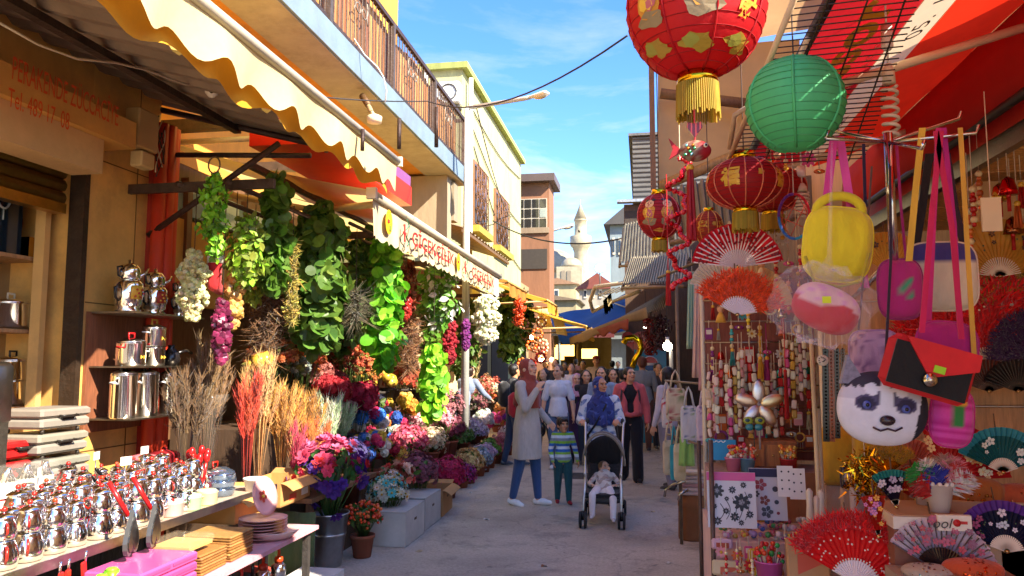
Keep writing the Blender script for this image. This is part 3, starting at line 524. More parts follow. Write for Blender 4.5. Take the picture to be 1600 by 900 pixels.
left_awning(15.8, 17.7, 4.0, 2.95, -1.95, '#dca63c', 'golden yellow awning second past the florist awning')
left_awning(17.9, 20.6, 3.7, 2.5, -1.3, '#f0bb45', 'bright golden awning reaching farthest over the street', .3)
for i, (u, v, h) in enumerate(((838, 478, 34), (862, 492, 30))):
    c = P(u, v, Y=18.4+i*.8); d = P(u+10, v+h, Y=18.4+i*.8); b = MB(); b.add(slab_(lambda s, t: (c.x+.28*s+.12*t, c.y+.02*s, c.z+(d.z-c.z)*t-.05*s), 4, 4, .012, (0, -1, 0)), 'canvas', '#ead69a', True)
    b.thing('hanging_flap', ['cream cloth flap hanging above the golden awning', 'smaller cream flap hanging at the golden awning end'][i], 'flap', c)
ow_ = T('cream_board_canopy', 'grey tin canopy edge on the cream wall above the golden awnings', 'canopy', P(810, 400, X=-4)); b = MB(); q0 = P(770, 398, X=-3.4); b.add(corr_(lambda s, t: (XF+1.1*t, 14.0+5*s, 4.55-.35*t), 5, .3, .04)((0, 0, 1)), 'corrugate', '#8b7a5c'); b.part('sheet', ow_); b = MB(); b.bb((XF+1.05, 14, 4.12), (XF+1.1, 19, 4.18), 'wood', '#6d543a'); b.part('beam', ow_)
ls = T('far_left_shops', 'row of dark shop fronts under the golden awnings', 'shop', (-4.6, 22, 0)); b = MB(); b.bb((-6, 18.6, 0), (-4.42, 30, 4.6), 'plaster', '#9c8560'); b.part('wall', ls)
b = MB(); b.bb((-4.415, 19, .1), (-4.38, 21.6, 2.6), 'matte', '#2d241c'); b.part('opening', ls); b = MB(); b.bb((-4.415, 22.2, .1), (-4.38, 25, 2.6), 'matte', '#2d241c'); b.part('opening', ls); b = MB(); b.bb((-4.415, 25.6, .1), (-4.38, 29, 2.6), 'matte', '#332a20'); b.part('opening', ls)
# ---------------------------------------------------------------- right side buildings
mh = T('metal_clad_house', 'house clad in dark corrugated metal with brown lower wall', 'house', (1.6, 19, 0)); Ym = 17.5
b = MB(); xl = P(986, 260, Y=Ym).x; zt_, zm_ = P(986, 214, Y=Ym).z, P(986, 318, Y=Ym).z; xl2 = P(972, 370, Y=Ym).x
b.bb((xl+.06, Ym, zm_), (4, 26, zt_), 'paint', '#45403a'); b.bb((xl2+.05, Ym+.02, 0), (4, 26, zm_-.012), 'wood', '#5b4431'); b.part('wall', mh)
b = MB(); k = lambda z0, z1: b.add(corr_(lambda s, t: (xl+.04+4*t, Ym-.002, z0+(z1-z0)*s), z1-z0, .11, .025)((0, -1, 0)), 'corrugate', '#5e5c58'); k(zm_, zt_); b.add(corr_(lambda s, t: (xl+.055, 26-8.5*t, zm_+(zt_-zm_)*s), zt_-zm_, .11, .025)((-1, 0, 0)), 'corrugate', '#5e5c58'); b.part('cladding', mh)
b = MB(); b.bb((xl-.05, Ym-.1, zt_+.002), (4.1, 26.1, zt_+.06), 'iron', '#6a6762'); b.bb((xl2-.1, Ym-.25, zm_-.01), (4, Ym-.03, zm_+.05), 'iron', '#9aa4ad'); b.part('roof', mh)
b = MB(); q0, q1 = P(976, 330, Y=Ym), P(1030, 362, Y=Ym); b.bb((q0.x, Ym-.03, q1.z), (q1.x, Ym+.015, q0.z), 'matte', '#40352c'); b.part('panel', mh); b = MB(); b.bb((xl2+.3, Ym-.06, 3.95), (2.2, Ym-.004, 4.1), 'wood', '#4a3a2b'); b.part('beam', mh)
rf = T('brown_shopfront', 'brown timber shop front with pink plaster upper storey added for shade on the right', 'shop', (.7, 15, 0)); b = MB(); b.bb((1.25, 9.5, 0), (5, 17.4, 3.9), 'wood', '#8a6a4a'); b.bb((2.2, 9.5, 3.91), (6, 17.3, 5.3), 'plaster', '#b99a78'); b.part('wall', rf)  # plaster upper storey is out of view, added to shade the street
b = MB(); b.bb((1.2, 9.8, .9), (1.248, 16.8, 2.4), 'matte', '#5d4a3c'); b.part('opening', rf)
def tin(name, label, A, B_, C_, D_, col, depth=.04, pitch=.12, th=(0, 0, 1)):
    L = (B_-A).length; o = T(name, label, 'canopy', D_); b = MB(); b.add(corr_(lambda s, t: A.lerp(B_, s).lerp(D_.lerp(C_, s), t), L, pitch, depth)(th), 'corrugate', col); b.part('sheet', o); b = MB(); b.cyl(D_-V3((0, 0, .05)), C_-V3((0, 0, .05)), .03, 'wood', '#6b4d33', n=6); b.cyl(A-V3((0, 0, .06)), D_-V3((0, 0, .07)), .03, 'wood', '#6b4d33', n=6); b.part('frame', o); return o
tin('tin_canopy', 'grey corrugated canopy under the metal clad house', P(975, 352, Y=17.2), P(1070, 330, Y=15), P(1080, 405, Y=13.2), P(968, 412, Y=15.6), '#8d8672')
tin('tin_canopy', 'lower drooping corrugated canopy beside the blue tarpaulin', P(985, 404, Y=15.4), P(1075, 398, Y=12.5), P(1070, 442, Y=11.2), P(972, 446, Y=13.8), '#9b9078')
tin('tin_canopy', 'weathered brown canopy above the chilli strings', P(898, 534, Y=19), P(1040, 482, Y=12.4), P(1045, 456, Y=12.8), P(952, 508, Y=19.4), '#7a6a50')
for i, (pts, c, lab) in enumerate((([(890, 528), (1010, 480), (1012, 494), (892, 540)], '#b59a70', 'long tan cloth valance over the right stalls'), ([(902, 524), (925, 511), (928, 524), (905, 536)], '#cdb58a', 'short cream valance nearest the blue tarpaulin'), ([(930, 516), (982, 498), (982, 513), (934, 527)], '#b3543c', 'faded red valance under the tan one'), ([(943, 470), (955, 458), (958, 480), (946, 492)], '#e0d09a', 'cream flap hanging from the pipe frame'))):
    ys = [19, 12.5, 12.5, 19] if i == 0 else [18.5, 16.5, 16.5, 18.5] if i == 1 else [16.4, 12.9, 12.9, 16.4] if i == 2 else [15]*4
    q = [P(u, v, Y=y-.06*i) for (u, v), y in zip(pts, ys)]; b = MB(); b.add(slab_(lambda s, t: q[0].lerp(q[1], s).lerp(q[3].lerp(q[2], s), t)+V3((0, 0, .03*sin(s*18)*t)), 20, 3, .012, (-1, 0, 0)), 'canvas', c, True); b.thing('stall_valance', lab, 'valance', q[0])
b = MB(); b.tube([P(935, 480, Y=16), P(926, 486, Y=15.8), P(922, 470, Y=15.4), P(930, 448, Y=15), P(990, 440, Y=14)], .04, 'paint', '#cfbf98', 8); b.tube([P(926, 487, Y=15.8), P(960, 470, Y=15), P(1000, 455, Y=14)], .035, 'paint', '#b9a880', 8)
for i in range(5): b.cyl(P(935+i*9, 462-i*1.5, Y=15.2), P(960+i*9, 450-i*1.5, Y=14.6), .012, 'paint', '#c9b88f', n=5)
b.thing('pipe_frame', 'cream bent pipe awning frame above the right stalls', 'awning frame', P(926, 486, Y=15.8))
# ---------------------------------------------------------------- right shop (camera side)
XR = 1.72
rs = T('gift_shop', 'gift shop with red awning front and warm slatted ceiling', 'shop', (3, 2, 0)); b = MB()
b.bb((3.4, -3, 0), (3.5, 6.6, 2.9), 'plaster', '#e6cda0'); b.bb((XR-.05, 6.45, 0), (6, 6.6, 2.62), 'wood', '#7d5b3e'); b.bb((2.0, 2.9, 3.4), (7, 9.4, 5.1), 'plaster', '#c9a27a'); b.bb((XR+.1, 4.5, 1.9), (XR+.9, 4.6, 2.66), 'plaster', '#cfa878'); b.part('wall', rs)  # high upper box is unseen; height and extent shaped to shade the street
b = MB()
for i in range(36): b.box((2.7, -2.4+i*.25, 2.72+.004*(i % 2)), (1.9, .235, .03), 'wood', jit('#cf9a55', .1))
b.part('ceiling', rs)
z2 = lambda X, r: 1.68+r*X
b = MB(); b.bb((XR, -3, 1.68+.585*XR), (XR+.05, 6.4, 1.68+.585*XR+.09), 'brushed', '#77706a'); b.bb((XR+.003, -3, 1.68+.585*XR+.093), (XR+.08, 6.44, 1.68+.72*XR+.1), 'paint', '#c1281c'); b.part('shutter_rail', rs)
b = MB(); b.cyl((1.62, -3, 2.82), (1.62, 6.4, 2.82), .022, 'iron', '#241c1a', n=8); b.part('awning_tube', rs)
# red awning: gently sloping canvas with valance on the wall side
ra = T('red_awning', 'red canvas awning with printed sign panels over the gift shop', 'awning', (.9, 2, 2.5)); b = MB(); XI, ZI, XO, ZO = 1.6, 3.18, .6, 2.82
b.add(grid_(lambda s, t: (XI+.2*t, -3+9.4*s, ZI+.12*t-.02), 20, 3), 'awning', '#b3201a', True)
b.add(slab_(lambda s, t: (XI+.02*sin(s*30)*t, -3+9.4*s, ZI-.36*t), 40, 3, .012, (1, 0, 0)), 'canvas', '#c81f16', True); b.part('valance', ra)
zA = lambda x: ZI+(ZO-ZI)*(XI-x)/(XI-XO)
b = MB(); b.add(grid_(lambda s, t: (XI-(XI-1.174)*t, -3+8.5*s, zA(XI-(XI-1.174)*t)-.015*sin(pi*t)+.006*sin(s*50)), 40, 6), 'canvas', '#f0381e', True); b.part('canopy_cloth', ra)
b = MB(); b.add(grid_(lambda s, t: (1.174-.16*t, -3+8.3*s, zA(1.174-.16*t)), 20, 2), 'canvas', '#f2e2bd', True); b.part('white_strip', ra)
b = MB(); b.add(grid_(lambda s, t: (1.014-(1.014-XO)*t, -3+8.1*s, zA(1.014-(1.014-XO)*t)+.004), 20, 6), 'canvas', '#c4222a', True); b.part('sign_panel', ra)
b = MB(); b.cyl((XO, -3, ZO), (XO, 5.1, ZO), .02, 'iron', '#2b2430', n=8)
for yy in (2.3, 3.4, 4.9): b.cyl((XO, yy, ZO-.02), (XI+.3, yy+.03, ZI-.02), .02, 'paint', '#cdbb9a', n=8)
b.part('frame', ra)
b = MB(); sl_ = V3((XI-XO, 0, ZI-ZO)).normalized()
def on_awn(u, v, x): return P(u, v, X=x)
pa, pb = P(1292, 102, X=.62), P(1352, 2, X=.62)
text_on(b, 'Accessories', .26, (.79, 3.25, zA(.79)-.006), (0, -1, 0), (-sl_.x, 0, -sl_.z), 'paint', '#f0b42a', width=2.2, shear=.3, bold=.006)
text_on(b, '05.  101  405', .1, (1.094, 2.8, zA(1.094)-.004), (0, -1, 0), (-sl_.x, 0, -sl_.z), 'paint', '#2a211c', width=.9); text_on(b, 'Toptan', .1, (1.094, 4.5, zA(1.094)-.004), (0, -1, 0), (-sl_.x, 0, -sl_.z), 'paint', '#2a211c', width=.45)
text_on(b, '0 532 405 10 05', .05, (.95, 3.6, zA(.95)-.004), (0, -1, 0), (-sl_.x, 0, -sl_.z), 'paint', '#e8a79a', width=1.1); b.part('lettering', ra)
# beige tarpaulin roof over the stalls
bt = T('beige_tarpaulin', 'beige canvas tarpaulin hanging over the right hand stalls', 'tarpaulin', (1, 5, 4.2)); b = MB(); Yt = 6.6
q = [P(1028, 300, Y=Yt), P(1250, 228, Y=Yt), P(1250, 60, Y=Yt), P(1028, 88, Y=Yt)]
b.add(grid_(lambda s, t: q[0].lerp(q[1], s).lerp(q[3].lerp(q[2], s), t)+V3((0, .1*sin(pi*t)+.03*sin(6*s+7*t), .05*sin(pi*s)*(1-t))), 24, 18), 'canvas', '#c9a678', True)
zr0 = q[3].z; b.add(grid_(lambda s, t: (q[3].x+(q[2].x+1.2-q[3].x)*s, Yt-1.5*t, zr0+.25*t+.25*s-.12*sin(pi*t)*sin(pi*s)+.02*sin(8*t+3*s)), 20, 16), 'canvas', '#c9a678', True); b.part('cloth', bt)
b = MB(); b.bb((q[0].x-.06, Yt-.05, q[0].z-.05), (q[0].x-.015, Yt+.03, zr0+.05), 'wood', '#7c5636'); b.part('post', bt)
b = MB(); a0, a1 = P(1032, 146, Y=Yt-.12), P(1200, 166, Y=Yt-.12); b.cyl(a0, a1, .045, 'wood', '#6a4c3a', n=6); b.cyl(P(1030, 292, Y=Yt-.05), P(1215, 216, Y=Yt-.05), .05, 'wood', '#9a7548', n=6); b.part('beam', bt)
tin('tin_canopy', 'rusty dark corrugated canopy edge below the beige tarpaulin', P(1040, 300, Y=8.5), P(1230, 250, Y=6.8), P(1240, 330, Y=6.2), P(1050, 372, Y=8.0), '#5d5344')
# wire display rack hanging below the sign
wr = T('wire_rack', 'white tube framed wire mesh rack hanging under the red awning', 'wire rack', P(1240, 100, Y=2.9)); b = MB(); A, B_, C_, D_ = P(1246, -14, Y=2.3), P(1450, -40, Y=2.1), P(1350, 250, Y=3.0), P(1134, 262, Y=3.3)
b.tube([A, A.lerp(D_, .35), D_], .011, 'paint', '#d5b996', 8); b.tube([P(1262, 60, Y=2.7), P(1215, 168, Y=3.0), P(1200, 240, Y=3.2)], .01, 'paint', '#d5b996', 8); b.tube([P(1140, 232, Y=3.28), P(1148, 180, Y=3.15), P(1170, 166, Y=3.1), P(1240, 160, Y=3.05)], .011, 'paint', '#d5b996', 8); b.part('frame', wr)
b = MB()
for i in range(34): t = (i+.5)/34; b.cyl(A.lerp(D_, t), B_.lerp(C_, t), .0022, 'iron', '#30241e', n=4, cap=False)
for s in (.3, .62, .9): b.cyl(A.lerp(B_, s), D_.lerp(C_, s), .003, 'iron', '#3a2c24', n=4, cap=False)
b.part('wire_mesh', wr)
# ---------------------------------------------------------------- street lamps, cables, birds
def street_lamp(label, base, top, elbow, head, r=.05, sc=1.):
    o = T('street_lamp', label, 'street lamp', base); b = MB(); b.cyl(base, top, r*1.25, 'paint', '#b9b8b0', r*.85, 12); b.lathe([(r*2.2, 0), (r*2.2, .05), (r*1.4, .1), (r*1.3, .35), (r*1.2, .36)], base, 'paint', '#a9a8a0', 12); b.part('pole', o)
    b = MB(); b.tube([top-V3((0, 0, .2)), top, elbow, head], r*.62, 'paint', '#b9b8b0', 8); b.part('arm', o)
    d = (head-elbow).normalized(); z = V3((0, 0, 1)); x = d.cross(z).normalized(); zz = x.cross(d); M = MT(head) @ Matrix(((d.x, x.x, zz.x, 0), (d.y, x.y, zz.y, 0), (d.z, x.z, zz.z, 0), (0, 0, 0, 1)))
    b = MB(); L = .62*sc; v, f = bevbox((L, .24*sc, .13*sc), .03); v[:, 1] *= np.where(v[:, 0] < 0, .55, 1); v[:, 2] *= np.where(v[:, 0] < 0, .6, 1); b.add((v, f), 'paint', '#dcd8c8', False, M @ MT((L*.45, 0, .0))); h = b.part('lamp_head', o)
    b = MB(); v, f = sphere_(12, 6); b.add((v*(.2*sc, .1*sc, .05*sc), f), 'glass', '#c9b892', True, M @ MT((L*.55, 0, -.065*sc))); b.part('diffuser', h); return o
YL = 12.6; tpt = P(742, 168, Y=YL); bs = P(727, 450, Y=YL); street_lamp('tall white street lamp beside the florist awning', V3((bs.x, YL, 0)), V3((bs.x+.02, YL, tpt.z)), P(820, 154, Y=YL-.3), P(828, 152, Y=YL-.35), .06, .62)
YL = 33; tpt = P(832, 370, Y=YL); street_lamp('small distant street lamp in front of the mosque', V3((tpt.x, YL, 0)), tpt, P(872, 358, Y=YL), P(876, 357, Y=YL), .08, 1.)
def cable(label, pts, r, col='#2c2a2c'):
    b = MB(); b.tube(pts, r, 'matte', col, 5); b.thing('overhead_cable', label, 'cable', pts[0])
cable('black cable rising from the balcony to the big red lantern', bez(P(505, 152, Y=7.5), P(668, 158, Y=9.2), .02, 6)+bez(P(668, 158, Y=9.2), P(980, 56, Y=5.2), .25, 14)[1:], .008)
cable('black cable sagging across the street in front of the minaret', bez(P(770, 345, Y=22), P(975, 372, Y=17.3), .35, 16), .02)
cable('thin pale cable loop hanging off the balcony fascia', [P(u, v, Y=8.2) for u, v in ((553, 60), (570, 86), (590, 105), (600, 122), (604, 142), (602, 160))], .008, '#cfcabf')
cable('thin wires running from the lamp to the brick house', bez(P(745, 170, Y=12.6), P(806, 340, Y=29.9), .6, 12), .012, '#6a6660')
b = MB(); c = P(585, 185, Y=8.3); b.cyl(P(572, 158, Y=8.6), c, .03, 'iron', '#c2a878', n=8); b.lathe([(.03, .05), (.09, .02), (.085, -.05), (.03, -.06)], c, 'paint', '#e2d3a8', 12); b.tube([P(566, 150, Y=8.6), P(576, 165, Y=8.5)], .04, 'iron', '#6a4c2c', 8); b.thing('soffit_lamp', 'old pale lamp socket hanging under the balcony soffit', 'lamp', c)
def bird(u, v, Y, s, label):
    c = P(u, v, Y=Y); b = MB(); b.add(([(0, 0, .02), (-s*.25, 0, 0), (s*.3, 0, 0), (0, 0, -.03), (-s*.15, s, s*.35), (s*.1, s*1.15, s*.3), (-s*.15, -s, s*.4), (s*.1, -s*1.15, s*.35), (-s*.45, .05, 0), (-s*.45, -.05, 0)], [(1, 0, 2, 3), (1, 2, 5, 4), (2, 1, 6, 7), (1, 8, 9), (0, 1, 3, 2)]), 'matte', '#3a3836', False, MT(c)); b.thing('flying_bird', label, 'bird', c)
bird(808, 242, 40, .3, 'dark bird flying high above the green house roof'); bird(905, 363, 60, .35, 'dark bird flying in front of the minaret')
# far right stalls: heart sign, cooler, bulb, chilli strings
b = MB(); c = P(990, 533, Y=17); H = [(.26*sin(t)**3, .02+.016*(13*cos(t)-5*cos(2*t)-2*cos(3*t)-cos(4*t))) for t in np.linspace(0, 2*pi, 26)[:-1]]
b.add(prism_(H, .05), 'gloss', '#b3282c', False, MT(c)); hh = b.thing('heart_sign', 'dark red heart shaped sign with white script on the right', 'sign', c); b = MB(); text_on(b, 'Love', .15, c+V3((0, -.03, .03)), (1, 0, 0), (0, 0, 1), 'paint', '#e7c9c4'); b.part('lettering', hh)
ck = T('drinks_cooler', 'blue drinks cooler with a round red and white emblem', 'cooler', P(1015, 700, Y=16.4)*1); c = P(1016, 565, Y=16.4); ck.location.z = 0; ORG[ck.name] = V3(ck.location); b = MB(); b.bb((c.x-.33, 16.4, 0), (c.x+.33, 17, c.z+.25), 'gloss', '#2f8fb8'); b.part('cabinet', ck); b = MB(); b.bb((c.x-.33, 16.38, c.z+.253), (c.x+.33, 17, c.z+.42), 'gloss', '#d9552c'); b.part('header', ck)
b = MB(); c2 = c+V3((0, -.01, -.05)); b.cyl(c2, c2-V3((0, .012, 0)), .17, 'gloss', '#efece6', n=24); b.add(([(.15*cos(t), -.016, .15*sin(t)) for t in np.linspace(.15, pi-.15, 14)], [tuple(range(14))]), 'gloss', '#c8202c', False, MT(c2)); b.add(([(.15*cos(t), -.016, .15*sin(t)) for t in np.linspace(pi+.2, 2*pi-.2, 14)], [tuple(range(14))]), 'gloss', '#1d4f9a', False, MT(c2)); b.part('emblem', ck)
b = MB(); c = P(968, 552, Y=15.5); b.tube([P(u, v, Y=15.5) for u, v in ((974, 537), (979, 529), (990, 527), (999, 533), (1002, 543), (998, 553), (992, 562), (988, 574))], .06, 'steel', '#e8c21c', 8); b.thing('foil_balloon', 'yellow foil number balloon over the crowd on the right', 'balloon', c)
for (u, v, Y, r, lab) in ((1043, 541, 12, .07, 'bright white bulb hanging over the right stalls'), (1009, 511, 15, .04, 'small white bulb under the faded red valance'), (831, 527, 17, .05, 'white bulb among the trinkets on the left'), (846, 561, 18.5, .07, 'warm bulb low among the left stalls'), (862, 562, 21, .06, 'warm bulb beside the covered passage')):
    c = P(u, v, Y=Y); o = T('hanging_bulb', lab, 'bulb', c); b = MB(); b.ball(c, r, 'lamp', '#fff4dd' if Y < 18 else '#ffdca0', 12, 8); b.part('glass_bulb', o); b = MB(); b.cyl(c+V3((0, 0, r*.8)), c+V3((0, 0, r*2)), r*.45, 'matte', '#d8d4c8'); b.cyl(c+V3((0, 0, r*2)), c+V3((0, 0, .7)), .006, 'matte', '#2a2826', n=4); b.part('socket', o)
b = MB(); c = P(1049, 575, Y=12); b.cyl((c.x, 12, 0), (c.x, 12, P(1049, 545, Y=12).z), .03, 'paint', '#8f8a80'); b.thing('thin_post', 'thin grey stall post below the bright white bulb', 'post', (c.x, 12, 0))
for (u, v0, v1, Y, w, col, lab) in ((1017, 496, 552, 13.5, .16, '#7a1d12', 'thick bunch of dried red chillies hanging on the right'), (1032, 496, 545, 13.2, .15, '#3d1a1c', 'darker bunch of dried peppers beside the chillies'), (811, 470, 505, 14.5, .09, '#d9481c', 'glowing orange pepper string on the left')):
    a, e = P(u, v0, Y=Y), P(u, v1, Y=Y); k = 220; pos = np.array([a.lerp(e, t) for t in rng.random(k)])+rng.normal(size=(k, 3))*(w*.42, w*.42, .02); b = MB(); b.cyl(a+V3((0, 0, .12)), e, .01, 'matte', '#4a3a28', n=4); r_ = look(rng.normal(size=(k, 3))*(1, 1, .5)-(0, 0, .9), rng.uniform(.05, .09, k)); b.inst((ICO[0]*(.22, .22, 1), ICO[1]), 'gloss', r_, pos, [jit(col, .3) for _ in range(k)], True); b.thing('chilli_string', lab, 'dried chillies', e)
for i in range(16):   # trinkets glittering on the far left stall
    u, v = 818+rng.uniform(-6, 40)*.8, 500+rng.uniform(0, 70); Y = rng.uniform(16, 18.5); c = P(u, v, Y=Y); b = MB(); cn, col = [('red', '#c0281c'), ('orange', '#d8702c'), ('brown', '#8a5a38'), ('cream', '#d9c49a')][i % 4]
    b.tube([c+V3((.1*cos(t), 0, .1*sin(t))) for t in np.linspace(0, 2*pi, 12)], .022, 'gloss', col, 6)
    for k in range(8): b.ball(c+V3((.1*cos(k*.8), -.02, .1*sin(k*.8)-.0)), .035, 'gloss', jit(col, .3), 6, 4)
    b.cyl(c+V3((0, 0, .1)), c+V3((0, 0, .35)), .004, 'matte', '#3a3028', n=4); b.thing('hanging_wreath', 'small %s trinket wreath hanging under the golden awnings' % cn, 'wreath', c, group='%s trinket wreaths under the golden awnings' % cn)
q = gp0 = P(912, 744, Z=0); b = MB(); b.bb((q.x-.32, q.y-.3, .001), (q.x+.32, q.y+.3, .006), 'iron', '#6a655e')
for i in range(7): b.bb((q.x-.28, q.y-.24+.08*i-.012, .0062), (q.x+.28, q.y-.24+.08*i+.012, .010), 'iron', '#59544e')
b.thing('manhole_cover', 'worn square iron manhole cover behind the stroller', 'manhole cover', (q.x, q.y, .001))
for i, (u, v, c) in enumerate(((735, 770, '#d8d4cc'), (1020, 800, '#c9b890'), (655, 862, '#b8a078'), (1045, 880, '#d0ccc4'), (850, 885, '#8a5a3a'), (760, 812, '#c8c4bc'), (1010, 735, '#b0a898'))):
    q = P(u, v, Z=0); b = MB(); s_ = .016+.008*(i % 3); b.add(slab_(lambda s, t: q+V3((s_*2*(s-.5), s_*1.5*(t-.5), .006+.006*sin(5*s+3*t+i))), 4, 4, .001, (0, 0, 1)), 'paper', c); b.thing('litter_scrap', '%s scrap of litter lying on the concrete, %s' % (['white', 'tan', 'brown', 'white', 'dark brown', 'pale', 'grey'][i], ['beside the foam boxes and far pots', 'right of the stroller', 'in front of the rosehip pot', 'beside the gift stall in the foreground', 'in the middle foreground', 'near the crumpled box', 'behind the coral shirt woman'][i]), 'litter', q)
for k in range(3): b = MB(); y0_, z0_ = 19.0+.3*k, 8.4-.5*k; b.tube([(XF+.03, y0_+8.5*t, z0_-.5*sin(pi*t)*(.5+.3*k)-1.2*t*k) for t in np.linspace(0, 1, 14)], .016, 'matte', ['#3a3632', '#5a544a', '#2c2a2a'][k], 5); b.thing('wall_cable', ['upper', 'middle', 'lower'][k]+' cable sagging along the green house facade', 'cable', (XF+.03, y0_, z0_))
# ---------------------------------------------------------------- people
def cap_(p0, p1, r0, r1, n=12):
    p0, p1 = V3(p0), V3(p1); d = p1-p0; L = d.length
    if L < 1e-6: d = V3((0, 0, 1)); L = 1e-6
    prof = [(r0*sin(a), -r0*cos(a)) for a in np.linspace(0, pi/2, 5)]+[(r1*cos(a), L+r1*sin(a)) for a in np.linspace(0, pi/2, 5)]
    v, f = lathe_(prof, n); x, y, z = frame_of(d); M = np.array([x, y, z]).T
    if np.linalg.det(M) < 0: M[:, 1] *= -1
    return v @ M.T+np.array(p0), f
def ell_(c, r, n=16, m=10, M3=None):
    v, f = sphere_(n, m); v = v*np.array(r)
    if M3 is not None: v = v @ np.array(M3).T
    return v+np.array(c), f
def loft_(rings, n=20):
    """closed loft: rings of (centre, rx, ry[, phase, wave])"""
    v = []; f = []; m = len(rings)
    for (c, rx, ry, *w) in rings:
        wv = w[0] if w else 0
        for k in range(n): a = 2*pi*k/n; q = 1+wv*sin(a*5+.7)+wv*.6*sin(a*3); v.append((c[0]+rx*q*cos(a), c[1]+ry*q*sin(a), c[2]))
    for i in range(m-1):
        for k in range(n): j = (k+1) % n; f.append((i*n+k, i*n+j, i*n+n+j, i*n+n+k))
    f += [tuple(range(n-1, -1, -1)), tuple(range((m-1)*n, m*n))]; return np.array(v), f
def fuse(pieces, voxel, smooth=4):
    """unite overlapping closed pieces into one continuous skin"""
    V = []; F = []; n = 0
    for v, f in pieces: V += [tuple(q) for q in v]; F += [tuple(i+n for i in q) for q in f]; n += len(v)
    me = bpy.data.meshes.new('t'); me.from_pydata(V, [], F); o = bpy.data.objects.new('t', me); COL.objects.link(o)
    r = o.modifiers.new('r', 'REMESH'); r.mode = 'VOXEL'; r.voxel_size = voxel
    s = o.modifiers.new('s', 'SMOOTH'); s.factor = .5; s.iterations = smooth
    dg = bpy.context.evaluated_depsgraph_get(); dg.update(); e = o.evaluated_get(dg); m = e.to_mesh()
    v = np.zeros(len(m.vertices)*3); m.vertices.foreach_get('co', v); L = np.zeros(len(m.loops), np.int32); m.loops.foreach_get('vertex_index', L); C = np.zeros(len(m.polygons), np.int32); m.polygons.foreach_get('loop_total', C)
    e.to_mesh_clear(); bpy.data.objects.remove(o); bpy.data.meshes.remove(me); return v.reshape(-1, 3), (L, C)
def hand_(w, d, pn, s=1., curl=.5, side=1):
    """palm, four unequal bent fingers and a thumb; w wrist, d direction, pn palm normal (towards which fingers curl)"""
    d = V3(d).normalized(); pn = V3(pn); pn = (pn-d*pn.dot(d)).normalized(); x = d.cross(pn)*side; o = []; w = V3(w)
    for k in range(4):
        off = x*((k-1.5)*.019*s); o.append(cap_(w+off*.6, w+d*(.085*s)+off, .014*s, .0115*s, 8))
        L = (.062, .072, .068, .052)[k]*s; a = curl*(.55+.1*k); b0 = w+d*(.088*s)+off*1.08; d1 = d*cos(a)+pn*sin(a); b1 = b0+d1*(L*.55); d2 = d*cos(a*2.1)+pn*sin(a*2.1); o += [cap_(b0, b1, .0095*s, .0085*s, 8), cap_(b1, b1+d2*(L*.5), .0085*s, .007*s, 8)]
    t0 = w+d*(.025*s)-x*(.024*s); t1 = t0+(d*.55-x*.6+pn*.35)*(.042*s); o += [cap_(t0, t1, .0125*s, .0105*s, 8), cap_(t1, t1+(d*.85-x*.15+pn*.3)*(.035*s), .0105*s, .008*s, 8)]
    return o
SK = {'fair': '#d9a583', 'tan': '#c48d68', 'pale': '#e2b294'}
def rotz(v, a): return V3((v[0]*cos(a)-v[1]*sin(a), v[0]*sin(a)+v[1]*cos(a), v[2]))
